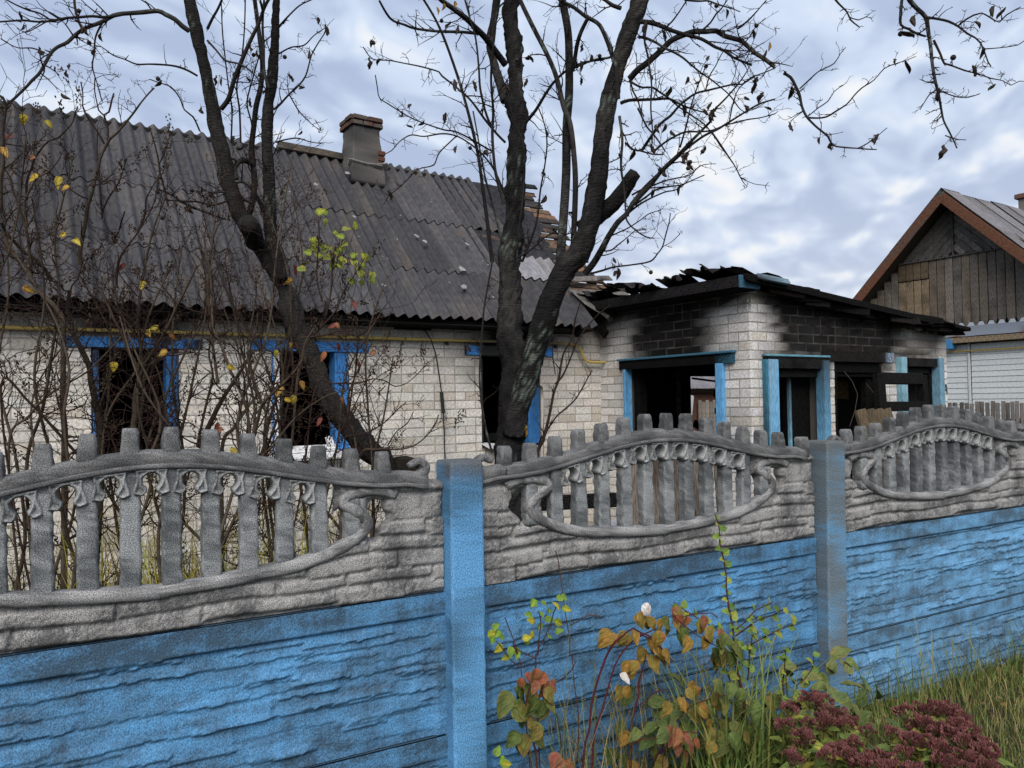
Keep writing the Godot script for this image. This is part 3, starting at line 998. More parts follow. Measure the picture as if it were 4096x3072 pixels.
func roof(h: Node3D) -> void:
	var slope := PI / 4
	var eave := Vector3(0, 2.475, -7.22)
	var up := Vector3(0, sin(slope), -cos(slope))
	var out := Vector3(0, cos(slope), sin(slope))
	var basis_ := Basis(Vector3.RIGHT, up, out)
	var hold := Mb.new()                                   # the ridge board that the sheets meet under
	hold.box(T(1.2, 4.70, -9.52), Vector3(8.6, 0.12, 0.08), 0.01, CHAR)
	var r := part("roof", hold.mesh(M.board), h)
	var s0 := [0.0, 0.88, 1.94, 3.20]
	var variants := []
	for k in 5:
		variants.append([corrugated(0.804, 1.20, 6, 0.050, slate_col(k * 17.0, 0.060 + 0.011 * (k % 3))).mesh(M.slate), 0.72])
	var lightv := corrugated(0.804, 0.50, 6, 0.042, slate_col(3.0, 0.25)).mesh(M.slate)
	for row in 3:
		var length: float = s0[row + 1] - s0[row] + 0.12
		var end: float = [5.95, 5.012, 5.548][row]
		var k := 0
		var x: float = end - 0.804
		while x > -3.4:
			rng.seed = 300 + row * 50 + k
			var lift := 0.014 + (0.004 if k % 2 else 0.0)
			var pitch := rn(-0.001, 0.001) - 0.011
			var tilt := Basis(Vector3.RIGHT, pitch) * Basis(Vector3.BACK, rn(-0.003, 0.003))
			var sc := Basis.from_scale(Vector3(1, length / 1.20, 1))
			var dy := rn(-0.025, 0.02)
			var o = eave + up * (s0[row] + dy) + out * lift
			part("corrugated_sheet", variants[(k * 3 + row * 2) % 5][0], r, Transform3D(basis_ * tilt * sc, Vector3(x, o.y, o.z)))
			x -= 0.67
			k += 1
	for k in 1:                                            # a paler sheet where the roof is burnt through
		var o := eave + up * 0.86 + out * 0.030
		part("pale_corrugated_sheet", lightv, r, Transform3D(basis_ * Basis(Vector3.RIGHT, -0.02), Vector3(5.146, o.y, o.z)))
	# bare sheathing towards the burnt gable: boards of uneven length, felt still clinging to them
	for k in 22:
		rng.seed = 700 + k
		var s := 0.50 + k * 0.128
		var x1 := 6.62 + rn(-0.10, 0.12) + (0.15 if k < 4 else 0.0)
		var x0 := 4.7
		var burnt := rng.randf() < 0.55
		var wood := Color(0.16, 0.105, 0.07) if not burnt else Color(0.05, 0.043, 0.04)
		if k % 5 == 1: wood = Color(0.21, 0.125, 0.075)
		var o := eave + up * s + out * (-0.035 + rn(-0.006, 0.008))
		var tint := flaked(wood, CHAR * 1.4, 0.38, k * 3.0)
		part("sheathing_board", plank(x1 - x0, 0.108, 0.024, tint, false, k * 2.3, 0.0 if rng.randf() < 0.75 else 0.12).mesh(M.board), r, Transform3D(basis_ * Basis(Vector3.BACK, rn(-0.012, 0.012)), Vector3(x0, o.y, o.z)))
	for k in 5:
		var x := 4.9 + k * 0.42
		box_part("rafter", r, eave + up * 1.62 + out * -0.11 + Vector3(x, 0, 0), Vector3(0.05, 3.3, 0.1), CHAR, M.char, Vector3(-slope, 0, 0))
	for k in 3:                                            # loose boards at the gable's foot
		rng.seed = 760 + k
		var o := eave + up * (0.40 + k * 0.22) + out * (0.01 + 0.03 * k)
		part("loose_board", plank(0.85, 0.10, 0.022, flaked(Color(0.17, 0.16, 0.15), CHAR, 0.40, k * 5.0), false, k * 4.0, 0.1).mesh(M.board), r, Transform3D(basis_ * Basis.from_euler(Vector3(0, rn(-0.05, 0.05), -0.12 + k * 0.16)), Vector3(6.08 - k * 0.06, o.y, o.z)))
	var felt := Mb.new()
	felt.sheet(34, 44, func(i, j):
		var s = 0.9 + 2.34 * j / 44.0
		var edge := 6.30 - 0.22 * sm(2.4, 1.3, s) + nz.get_noise_2d(s * 5, 3.0) * 0.13 + nz.get_noise_2d(s * 22, 8.0) * 0.035
		var x := lerpf(4.85, edge, i / 34.0)
		var z := -0.012 + fb.get_noise_2d(x * 9, s * 9) * 0.012 + nz.get_noise_2d(x * 24, s * 24) * 0.006
		var p = eave + up * s + out * z + Vector3(x, 0, 0)
		return [p, Color(0.035, 0.035, 0.04) * (1.0 + nz.get_noise_2d(x * 30, s * 30) * 0.5)])
	felt.smooth()
	part("roofing_felt", felt.mesh(M.mortar), r)
	var flap := Mb.new()                                    # a torn tongue of felt that hangs over the eave's end
	flap.sheet(6, 10, func(i, j):
		var t = j / 10.0
		var wid := 0.15 * (1.0 - 0.75 * sm(0.55, 0.0, t))
		var p = eave + up * (0.02 + 0.62 * t) + out * (0.06 + 0.05 * sin(i * 1.1) * (1.0 - t) + 0.05 * (1.0 - t)) + Vector3(6.02 + (i / 6.0 - 0.5) * wid * 2.0 + 0.10 * (1.0 - t), 0, 0)
		return [p, Color(0.13, 0.125, 0.12) * (1.0 + nz.get_noise_2d(i * 0.7, j * 0.7) * 0.5)])
	flap.smooth()
	part("torn_felt_flap", flap.mesh(M.mortar), r)
	# ridge: a weathered capping plank left of the chimney, mossy sheet ends further left
	part("ridge_plank", plank(0.86, 0.13, 0.03, flaked(Color(0.09, 0.075, 0.06), Color(0.03, 0.03, 0.028), 0.45, 3.0), false, 5.0, 0.1).mesh(M.board), r, T(2.80, 4.815, -9.49, Vector3(-0.6, 0.0, -0.03)))
	part("ridge_plank", plank(0.52, 0.10, 0.03, flaked(CHAR * 2.0, CHAR, 0.5, 7.0), false, 9.0, 0.25).mesh(M.board), r, T(6.2, 4.80, -9.48, Vector3(-0.7, 0.0, 0.05)))
	# the far slope and the dark underside that close the roof
	var under := Mb.new()
	under.face(Vector3(-3.4, 4.70, -9.50), Vector3(4.9, 4.70, -9.50), Vector3(4.9, 2.42, -7.27), Vector3(-3.4, 2.42, -7.27), CHAR)
	under.face(Vector3(6.55, 4.74, -9.52), Vector3(-3.4, 4.74, -9.52), Vector3(-3.4, 2.45, -11.8), Vector3(6.55, 2.45, -11.8), Color(0.06, 0.06, 0.06))
	under.face(Vector3(-3.4, 2.44, -7.27), Vector3(6.0, 2.44, -7.27), Vector3(6.0, 2.40, -7.62), Vector3(-3.4, 2.40, -7.62), CHAR)
	part("roof_lining", under.mesh(M.plaster), r)
	var gable := Mb.new()
	gable.face(Vector3(-3.05, 2.6, -7.4), Vector3(-3.05, 4.7, -9.5), Vector3(-3.05, 4.69, -9.52), Vector3(-3.05, 2.6, -11.6), grey(0.2))
	part("gable_boarding", gable.mesh(M.wood), r)
	# grit, flakes and leaves of broken slate lying on the slope
	for k in 46:
		rng.seed = 1200 + k
		var big := k < 9
		var spots := [[4.05, 1.46], [4.12, 1.36], [4.72, 1.40], [3.35, 1.72], [4.42, 0.86], [3.30, 0.42], [4.30, 0.50], [3.05, 2.35], [3.55, 2.75]]
		var x: float = spots[k][0] if big else rn(2.6, 5.9)
		var s: float = spots[k][1] if big else rn(0.1, 2.9)
		if not big and s > 1.0 and x > 5.0: continue
		var o := eave + up * s + out * (0.075 if big else 0.066) + Vector3(x, 0, 0)
		var f := Mb.new()
		var ring := []
		var sz := rn(0.035, 0.065) if big else rn(0.008, 0.018)
		for e in 7:
			var a := TAU * e / 7.0 + rn(-0.3, 0.3)
			ring.append(Vector3(cos(a) * sz * rn(0.5, 1.0), sin(a) * sz * rn(0.35, 0.8), 0.0))
		f.loft([ring.map(func(p): return p * 0.97), ring.map(func(p): return p + Vector3(0, 0, 0.006))], grey(rn(0.24, 0.42)))
		f.smooth()
		var flake := part("slate_flake", f.mesh(M.plaster), self, Transform3D(basis_ * Basis.from_euler(Vector3(rn(-0.2, 0.2), rn(-0.25, 0.25), rn(0, 3))), o))
		tag(flake, ["pale flake of broken slate lying on the corrugated roof below the chimney", "tiny pale crumb of slate scattered on the corrugated roof"][0 if big else 1], "slate flake", ["large slate flakes on the roof", "slate crumbs on the roof"][0 if big else 1])

func chimney(h: Node3D) -> void:
	var core := Mb.new()
	var rings := []
	for k in 13:
		var t := k / 12.0
		var y := 4.35 + 0.78 * t
		var w := lerpf(0.42, 0.365, sm(0.2, 1.0, t)) + 0.05 * sm(0.42, 0.22, t)
		var ring := []
		for s in rounded(w, w, 0.02, 5):
			for extra in 1:
				var p := Vector3(s.x, y, s.y)
				ring.append(p + Vector3(s.x, 0, s.y).normalized() * (fb.get_noise_3d(p.x * 6, p.y * 6, p.z * 6) * 0.02 + nz.get_noise_3d(p.x * 22, p.y * 22, p.z * 22) * 0.007))
		rings.append(ring)
	core.loft(rings, func(p: Vector3) -> Color:
		var k := fb.get_noise_3d(p.x * 5, p.y * 5, p.z * 5) * 0.5 + 0.5
		return Color(0.07, 0.07, 0.07).lerp(Color(0.17, 0.16, 0.145), sm(0.35, 0.65, k)))
	core.smooth()
	var c := part("chimney", core.mesh(M.plaster), h, T(3.83, 0, -9.32, Vector3(0, 0.02, 0)))
	for course in 2:
		for side in 4:
			for k in 3 if course == 0 else 2:
				rng.seed = 1500 + course * 40 + side * 8 + k
				var b := Mb.new()
				var red := Color(0.19, 0.065, 0.04).lerp(Color(0.07, 0.055, 0.05), 0.25 + rng.randf() * 0.7)
				var w := 0.128 if course == 0 else 0.192
				var u := (k - 1) * 0.136 + 0.008 if course == 0 else (k - 0.5) * 0.2
				var tt := Transform3D(Basis(Vector3.UP, side * PI / 2), Vector3.ZERO) * T(u, 5.15 + course * 0.066, 0.148 + (0.018 if course == 1 else 0.01) + rn(-0.006, 0.006), Vector3(0, rn(-0.03, 0.03), rn(-0.02, 0.02)))
				b.box(tt, Vector3(w, 0.056, 0.115), 0.007, flaked(red, Color(0.11, 0.10, 0.09), 0.42, k + side * 3.0))
				part("brick", b.mesh(M.brick), c)
	var lid := Mb.new()
	lid.box(T(0, 5.16, 0), Vector3(0.28, 0.14, 0.28), 0.01, CHAR)
	part("flue", lid.mesh(M.plaster), c)
	for k in 3:
		box_part("brick", c, Vector3(0.185, 4.66 + k * 0.07, 0.14 + 0.01 * k), Vector3(0.10, 0.06, 0.12), Color(0.12, 0.06, 0.045), M.brick, Vector3(0, 0.1, 0))
	for k in 5:                                              # lumps of mortar smeared over the sheets at the foot
		rng.seed = 1560 + k
		var fl := Mb.new()
		var x: float = [-0.20, -0.10, 0.02, 0.12, 0.20][k]
		fl.box(T(x, 4.60 + rn(-0.02, 0.03), 0.20, Vector3(0.75, rn(-0.3, 0.3), rn(-0.2, 0.2))), Vector3(rn(0.10, 0.15), rn(0.09, 0.14), 0.035), 0.02, grey(rn(0.14, 0.22), 0.04))
		part("mortar_patch", fl.mesh(M.plaster), c)

# ---------------------------------------------------------------- the annex
func annex() -> void:
	var a := thing("brick_annex", "flat-roofed white brick annex, blackened by fire, with burnt window frames and a charred roof edge", "house")
	var whiteb := Color(0.66, 0.65, 0.64)
	var side := [[0.46, 2.04, 0.93, 2.055]]
	brick_wall(a, Transform3D(Basis(Vector3.UP, -PI / 2), Vector3(6.33, 0, -7.6)), 2.37, func(_u): return 2.70, 0.0, side, soot_side, 0.0, 0.25, whiteb, 0.03, 1.0, 61, 0.007)
	var front := [[0.21, 1.23, 0.93, 2.01], [1.41, 2.37, 0.15, 1.97], [2.64, 3.61, 1.15, 2.03]]
	var top := func(u): return 2.70 - 0.086 * u - (0.05 + 0.09 * nz.get_noise_1d(u * 6.0) if u > 3.0 else 0.0)
	brick_wall(a, T(6.33, 0, -5.23), 3.80, top, 0.0, front, soot_front, 0.0, 0.25, whiteb, 0.03, 1.0, 62)
	var black := Color(0.013, 0.012, 0.012)
	box_part("end_wall", a, Vector3(10.0, 1.17, -7.2), Vector3(0.25, 2.34, 3.4), Color(0.05, 0.05, 0.05), M.plaster)
	box_part("back_wall", a, Vector3(7.83, 1.2, -8.8), Vector3(2.5, 2.6, 0.2), black, M.plaster)
	box_part("back_wall", a, Vector3(9.477, 0.4, -8.8), Vector3(0.79, 0.8, 0.2), black, M.plaster)
	box_part("back_wall", a, Vector3(9.477, 2.185, -8.8), Vector3(0.79, 0.5, 0.2), black, M.plaster)
	box_part("floor", a, Vector3(8.2, 0.12, -7.1), Vector3(3.3, 0.06, 3.2), black, M.soil)
	# roof deck, falling to the right
	var fall := -0.086
	var deck := Mb.new()
	deck.box(T(8.25, 2.600, -7.36, Vector3(0, 0, fall)), Vector3(4.35, 0.05, 4.62), 0.01, CHAR)
	var r := part("roof", deck.mesh(M.char), a)
	box_part("fascia", r, Vector3(6.03, 2.735, -6.42), Vector3(0.045, 0.115, 2.62), flaked(Color(0.032, 0.031, 0.032), CHAR, 0.5, 3.0), M.char, Vector3.ZERO, 0.004)
	box_part("soffit", r, Vector3(6.18, 2.672, -6.40), Vector3(0.30, 0.02, 2.55), CHAR, M.char)
	box_part("fascia_end", r, Vector3(6.19, 2.735, -5.10), Vector3(0.30, 0.125, 0.03), flaked(Color(0.05, 0.13, 0.2), CHAR, 0.44, 5.0), M.paint_across)
	box_part("verge_board", r, Vector3(8.0, 2.60, -5.03), Vector3(3.9, 0.07, 0.035), CHAR, M.char, Vector3(0, 0, fall))
	box_part("blue_verge_board", r, Vector3(6.42, 2.765, -4.99), Vector3(0.46, 0.07, 0.03), flaked(Color(0.17, 0.26, 0.32), CHAR, 0.42, 15.0), M.paint_across, Vector3(-0.5, 0, fall * 0.9))
	var cb := Basis(Vector3(0, 0, 1), Vector3(cos(fall), sin(fall), 0), Vector3(-sin(fall), cos(fall), 0))
	var burnt := func(p: Vector3) -> Color:
		var k := fb.get_noise_2d(p.x * 4 + 3, p.y * 4) * 0.5 + 0.5
		return Color(0.016, 0.0155, 0.0155).lerp(Color(0.045, 0.043, 0.042), sm(0.5, 0.8, k))
	var z := -7.55
	for k in 5:
		rng.seed = 1700 + k
		var w: float = [0.42, 0.36, 0.55, 0.38, 0.62][k]
		var lift: float = [0.015, 0.035, 0.005, 0.01, 0.03][k]
		var b := corrugated(w, [0.5, 0.55, 0.6, 0.7, 1.0][k], int(w / 0.12), 0.05, burnt, 0.03)
		for q in b.v.size():                                  # burnt ends
			var p := b.v[q]
			b.v[q].y += (nz.get_noise_2d(p.x * 16 + k * 9, 1.0) * 0.10) * sm(0.2, 0.0, p.y)
			b.v[q].z += nz.get_noise_2d(p.x * 4 + k * 5, p.y * 4) * 0.045
		b.smooth()
		part("burnt_corrugated_sheet", b.mesh(M.slate), r, Transform3D(cb * Basis.from_euler(Vector3(rn(-0.03, 0.05), rn(-0.06, 0.06), rn(-0.08, 0.08))), Vector3(5.95 + rn(-0.06, 0.03), 2.86 + lift * 1.6, z)))
		z += w + 0.015
	for k in 17:                                             # stubs of burnt planks that lie on the edge
		rng.seed = 1750 + k
		var u: float = 0.3 + 0.195 * k
		var ln := rn(0.34, 0.62)
		var p := plank(ln, rn(0.10, 0.17), rn(0.03, 0.05), CHAR * rn(0.8, 1.9), false, k * 6.0, 0.35)
		part("charred_plank", p.mesh(M.char), r, T(6.33 + u - ln * 0.3, 2.715 - 0.086 * u + rn(-0.03, 0.045), -5.06 + rn(-0.08, 0.05), Vector3(rn(-0.5, 0.2), rn(-0.25, 0.25), fall + rn(-0.05, 0.07))))
	var flap := Mb.new()
	flap.sheet(8, 5, func(i, j):
		var p := Vector3(9.3 + 0.098 * i, 2.43 + 0.03 * sin(i * 0.6) - 0.07 * sm(5, 8, i) , -4.96 - 0.12 * j + nz.get_noise_2d(i, j) * 0.04)
		p.y += nz.get_noise_2d(i * 3.0, j * 3.0) * 0.025
		return [p, CHAR])
	flap.smooth()
	part("burnt_felt_flap", flap.mesh(M.mortar), r)
	# rubble of broken bricks on the top of the right-hand corner
	for k in 12:
		rng.seed = 1790 + k
		var b := Mb.new()
		b.box(T(0, 0, 0, Vector3(rn(-0.4, 0.4), rn(-0.6, 0.6), rn(-0.4, 0.4))), Vector3(rn(0.05, 0.13), rn(0.03, 0.06), rn(0.05, 0.1)), 0.012, grey(rn(0.3, 0.55), 0.05))
		var u := rn(2.95, 3.7)
		part("broken_brick", b.mesh(M.brick), a, T(6.33 + u, top.call(u) + rn(-0.01, 0.025), -5.30 + rn(-0.05, 0.05)))
	# side window
	var sw := part("window", Mb_box(Vector3(0.06, 0.105, 1.78), func(p: Vector3): return CHAR.lerp(Color(0.06, 0.17, 0.25), sm(0.72, 0.84, p.z + nz.get_noise_3d(p.x * 9, p.y * 40, p.z * 9) * 0.08))), a, T(6.322, 2.0, -6.31))
	box_part("cap_strip", sw, Vector3(-0.02, 0.066, 0.0), Vector3(0.07, 0.026, 1.82), func(p: Vector3): return CHAR.lerp(Color(0.05, 0.15, 0.23), maxf(sm(0.45, 0.75, p.z + nz.get_noise_3d(p.x * 9, p.y * 40, p.z * 12) * 0.15), sm(-0.72, -0.8, p.z))), M.paint)
	var pb := flaked(Color(0.13, 0.38, 0.68), Color(0.05, 0.15, 0.27), 0.32, 21.0)
	box_part("jamb", sw, Vector3(0.02, -0.56, -0.80), Vector3(0.11, 1.02, 0.05), pb, M.paint)
	box_part("jamb", sw, Vector3(0.0, -0.57, 0.705), Vector3(0.09, 1.04, 0.10), pb, M.paint)
	box_part("charred_jamb", sw, Vector3(0.17, -0.56, -0.73), Vector3(0.14, 1.02, 0.09), CHAR, M.char)
	box_part("charred_post", sw, Vector3(0.97, -0.6, -0.88), Vector3(0.05, 1.2, 0.05), flaked(Color(0.12, 0.10, 0.08), CHAR, 0.5, 22.0), M.char, Vector3(0, 0, 0.02))
	box_part("charred_post", sw, Vector3(1.12, -0.3, -0.90), Vector3(0.10, 2.0, 0.10), CHAR, M.char)
	box_part("charred_lath", sw, Vector3(3.08, -0.13, -2.36), Vector3(0.6, 0.03, 0.04), CHAR, M.char, Vector3(0, 0, -0.09))
	for k in 3:
		var bit := plank(0.30 - k * 0.05, 0.12, 0.03, CHAR, false, k * 7.0 + 2.0, 0.5)
		part("charred_splinter", bit.mesh(M.char), sw, T(3.52 if k < 2 else 2.80, -0.42 - k * 0.2, -2.36, Vector3(0, PI if k < 2 else 0.0, 0.3 - k * 0.35)))
	# street front: window, doorway, window
	var wa := part("window", Mb_box(Vector3(1.06, 0.12, 0.09), flaked(Color(0.03, 0.03, 0.03), CHAR, 0.4, 30.0)), a, T(6.33 + 0.72, 1.945, -5.225))
	var worn := flaked(PALE_BLUE, Color(0.24, 0.36, 0.44), 0.36, 31.0)
	box_part("head_strip", wa, Vector3(0.0, 0.073, 0.02), Vector3(1.08, 0.024, 0.08), flaked(Color(0.12, 0.30, 0.38), Color(0.05, 0.06, 0.06), 0.42, 32.0), M.paint_across)
	box_part("jamb", wa, Vector3(-0.435, -0.50, 0.012), Vector3(0.15, 1.06, 0.11), worn, M.paint)
	box_part("jamb", wa, Vector3(-0.525, -0.48, -0.01), Vector3(0.03, 1.02, 0.12), flaked(Color(0.05, 0.19, 0.28), Color(0.03, 0.05, 0.06), 0.4, 33.0), M.paint)
	box_part("jamb", wa, Vector3(0.455, -0.50, 0.012), Vector3(0.11, 1.06, 0.11), func(p: Vector3): return (worn.call(p) as Color).lerp(CHAR, 0.85 * sm(0.25, 0.5, p.y + 0.05 + nz.get_noise_3d(p.x * 12, p.y * 9, p.z * 12) * 0.2)), M.paint)
	box_part("inner_head", wa, Vector3(0.0, -0.11, -0.06), Vector3(0.84, 0.085, 0.09), CHAR * 1.6, M.char)
	box_part("mullion", wa, Vector3(0.015, -0.58, -0.10), Vector3(0.032, 0.95, 0.04), func(p: Vector3): return CHAR.lerp(Color(0.20, 0.42, 0.58), sm(0.1, -0.25, p.y + nz.get_noise_3d(p.x * 30, p.y * 9, p.z * 30) * 0.2)), M.paint)
	box_part("charred_panel", wa, Vector3(0.27, -0.55, -0.20), Vector3(0.42, 1.05, 0.05), CHAR, M.char)
	box_part("sill", wa, Vector3(0.0, -0.99, 0.02), Vector3(0.80, 0.05, 0.13), PALE_BLUE, M.paint_across)
	var da := part("doorway", Mb_box(Vector3(1.40, 0.115, 0.2), func(p: Vector3): return Color(0.028, 0.027, 0.027).lerp(Color(0.34, 0.43, 0.56), sm(0.5, 0.6, p.x + nz.get_noise_3d(p.x * 15, p.y * 15, 2.0) * 0.05))), a, T(8.21, 2.03, -5.315))
	box_part("charred_head", da, Vector3(0.0, -0.125, 0.0), Vector3(0.94, 0.115, 0.10), CHAR, M.char)
	box_part("charred_head", da, Vector3(0.03, -0.205, -0.02), Vector3(0.88, 0.05, 0.08), CHAR, M.char)
	for k in 3:
		box_part("charred_jamb", da, Vector3([-0.455, 0.36, 0.455][k], -1.0, [0.02, -0.06, 0.0][k]), Vector3([0.05, 0.11, 0.08][k], 1.8, [0.14, 0.08, 0.12][k]), CHAR, M.char)
	box_part("charred_stud", da, Vector3(0.22, -1.1, -0.55), Vector3(0.14, 1.9, 0.07), CHAR, M.char)
	box_part("scorched_panel", da, Vector3(1.45, -0.36, -1.16), Vector3(0.70, 0.26, 0.03), Color(0.30, 0.21, 0.09), M.board, Vector3(0, 0, -0.06))
	var wr := Mb.new()
	for k in 2:
		var p := Vector3(7.86 + k * 0.42, 1.86 - k * 0.14, -5.19)
		wr.tube([p, p + Vector3(0.10, -0.11, 0.03), p + Vector3(0.17 + k * 0.05, -0.26, 0.05), p + Vector3(0.13 + k * 0.13, -0.44, 0.04), p + Vector3(0.05 + k * 0.2, -0.62, 0.02)], [0.003, 0.003, 0.003, 0.003, 0.002], 5, Color(0.10, 0.09, 0.08))
	part("dangling_wire", wr.mesh(M.rubber), a)
	var wc := part("window", Mb_box(Vector3(0.72, 0.10, 0.09), flaked(Color(0.035, 0.035, 0.035), CHAR, 0.4, 40.0)), a, T(9.46, 1.98, -5.225))
	box_part("jamb", wc, Vector3(-0.425, -0.36, 0.012), Vector3(0.12, 0.84, 0.11), flaked(Color(0.22, 0.42, 0.52), Color(0.33, 0.36, 0.36), 0.38, 41.0), M.paint)
	box_part("jamb", wc, Vector3(0.425, -0.36, 0.012), Vector3(0.11, 0.84, 0.11), flaked(Color(0.17, 0.33, 0.45), Color(0.05, 0.07, 0.09), 0.34, 42.0), M.paint)
	box_part("inner_head", wc, Vector3(0.0, -0.10, -0.06), Vector3(0.66, 0.07, 0.08), CHAR * 1.8, M.char)
	box_part("charred_jamb", wc, Vector3(0.31, -0.40, -0.06), Vector3(0.06, 0.8, 0.08), CHAR, M.char)
	box_part("sill", wc, Vector3(0.0, -0.80, 0.02), Vector3(0.95, 0.05, 0.13), Color(0.06, 0.2, 0.33), M.paint_across)
	# the number scrawled on the corner pier
	for k in 2:
		var tm := TextMesh.new()
		tm.text = ["3", "A"][k]
		tm.font_size = 22
		tm.pixel_size = 0.0072
		tm.depth = 0.004
		var tmm := StandardMaterial3D.new()
		tmm.albedo_color = Color(0.22, 0.22, 0.22)
		tmm.roughness = 0.95
		tm.material = tmm
		part("painted_letter", tm, a, T(9.99 + k * 0.085, 1.68 - 0.02 * k, -5.2185, Vector3(0, 0, -0.16)))

func Mb_box(size: Vector3, col) -> ArrayMesh:
	var b := Mb.new()
	var n := 14
	var ax := 0 if size.x > size.z else 2
	for k in n:                                     # cut along its length, so that the colour can change along it
		var sz := size
		sz[ax] = size[ax] / n
		var at := Vector3.ZERO
		at[ax] = size[ax] * ((k + 0.5) / n - 0.5)
		b.box(T(at.x, at.y, at.z), sz, 0.0004, col)
	return b.mesh(M.char)

# ---------------------------------------------------------------- things on and round the burnt house
func around_house() -> void:
	var yellow := func(p: Vector3) -> Color:
		var s := 0.85 * blot(Vector2(p.x, p.y), Vector2(5.0, 2.27), Vector2(0.62, 0.1), 0.2)
		return (Color(0.58, 0.43, 0.13) * (1.0 + nz.get_noise_3dv(p * 20.0) * 0.15)).lerp(Color(0.10, 0.085, 0.075), s)
	var pipe := Mb.new()
	var pts := []
	for k in 60: pts.append(Vector3(-2.9 + k * 0.145, 2.262 + 0.0022 * k * 0.145 + nz.get_noise_1d(k * 0.3) * 0.003, -7.53))
	for q in [[5.82, 2.27], [5.88, 2.262], [5.93, 2.235], [5.955, 2.19], [5.97, 2.14], [6.0, 2.095], [6.05, 2.066], [6.11, 2.057], [6.2, 2.056], [6.36, 2.056]]: pts.append(Vector3(q[0], q[1], -7.51))
	pipe.tube(pts, pts.map(func(_p): return 0.0165), 10, yellow)
	var gp := part("gas_pipe", pipe.mesh(M.enamel), self)
	tag(gp, "thin yellow gas pipe running along the brick house under the eaves", "pipe")
	for k in 5:
		box_part("bracket", gp, Vector3(-0.4 + k * 1.5, 2.25, -7.57), Vector3(0.02, 0.05, 0.09), grey(0.12), M.metal)
	var cable := Mb.new()
	var cp := [Vector3(3.80, 2.41, -7.63), Vector3(3.815, 2.385, -7.56), Vector3(3.87, 2.27, -7.515), Vector3(3.92, 2.12, -7.51), Vector3(3.955, 1.95, -7.52), Vector3(3.985, 1.78, -7.53), Vector3(4.0, 1.66, -7.53), Vector3(4.012, 1.48, -7.53), Vector3(4.02, 1.3, -7.53), Vector3(4.025, 1.0, -7.53), Vector3(4.03, 0.5, -7.53), Vector3(4.05, 0.02, -7.50)]
	cable.tube(cp, cp.map(func(_p): return 0.0075), 7, Color(0.02, 0.021, 0.021))
	var cb := part("hanging_cable", cable.mesh(M.rubber), self)
	tag(cb, "black cable hanging down the brick wall from the slot under the eaves", "cable")
	var sl := Mb.new()
	sl.tube([Vector3(3.992, 1.70, -7.525), Vector3(4.012, 1.47, -7.525)], [0.021, 0.021], 10, Color(0.02, 0.025, 0.022))
	part("sleeve", sl.mesh(M.rubber), cb)
	var pole := Mb.new()
	var pp := [Vector3(5.13, 1.71, -7.40), Vector3(5.14, 1.755, -7.36), Vector3(5.175, 1.765, -7.34), Vector3(5.20, 1.74, -7.32), Vector3(5.18, 1.58, -7.28), Vector3(5.15, 1.40, -7.24), Vector3(5.115, 1.22, -7.2), Vector3(5.08, 1.02, -7.16), Vector3(4.98, 0.45, -7.06), Vector3(4.93, 0.02, -7.0)]
	pole.tube(pp, pp.map(func(p): return 0.021 if p.y < 1.6 else 0.017), 9, func(p: Vector3) -> Color:
		var k := sin(p.y * 150.0) * 0.5 + nz.get_noise_3dv(p * 30.0)
		return Color(0.035, 0.03, 0.03) if p.y > 1.72 else Color(0.52, 0.49, 0.44).lerp(Color(0.22, 0.11, 0.07), sm(0.2, 0.8, k)))
	tag(part("bent_pipe", pole.mesh(M.plaster), self), "bent rusty white pipe leaning in front of the blue window jamb behind the forked tree", "pipe")
	# the burnt door frame that leans before the right-hand window
	var fr := thing("burnt_doorcase", "charred black wooden door case with two rails leaning before the right-hand annex window", "door frame", Vector3(8.385, 0, -4.74))
	for k in 2:
		box_part("post", fr, Vector3([-0.435, 0.445][k], 0.91, -0.05), Vector3([0.14, 0.10][k], 1.82 if k == 0 else 1.80, 0.07), CHAR * 1.3, M.char, Vector3(-0.05, 0, 0.01 * k), 0.008)
	box_part("rail", fr, Vector3(0.01, 1.765, -0.088), Vector3(0.80, 0.13, 0.06), CHAR * 1.6, M.char, Vector3(-0.05, 0, -0.01), 0.012)
	box_part("rail", fr, Vector3(0.01, 1.455, -0.074), Vector3(0.80, 0.105, 0.06), CHAR * 1.4, M.char, Vector3(-0.05, 0, -0.015), 0.012)
	box_part("rail", fr, Vector3(0.01, 0.45, -0.03), Vector3(0.80, 0.12, 0.06), CHAR * 1.2, M.char, Vector3(-0.05, 0, 0.01), 0.012)
	# a scorched plank panel standing on edge
	var pn := thing("tilted_plank_panel", "brown weathered plank panel standing tilted before the burnt doorway of the annex", "panel", Vector3(7.66, 0, -4.35), -0.12)
	for k in 4:
		var b := plank(1.46, 0.1275, 0.05, flaked(Color(0.125, 0.098, 0.06), Color(0.07, 0.055, 0.035), 0.40, k * 9.0), true, 3.0)
		part("plank", b.mesh(M.wood), pn, T(-0.21 + 0.127 * k + 0.02, 0.02, 0.0, Vector3(-0.16, 0, 0.17)))
	box_part("batten", pn, Vector3(-0.15, 1.0, -0.21), Vector3(0.5, 0.08, 0.03), Color(0.13, 0.10, 0.06), M.board, Vector3(-0.16, 0, 0.17))

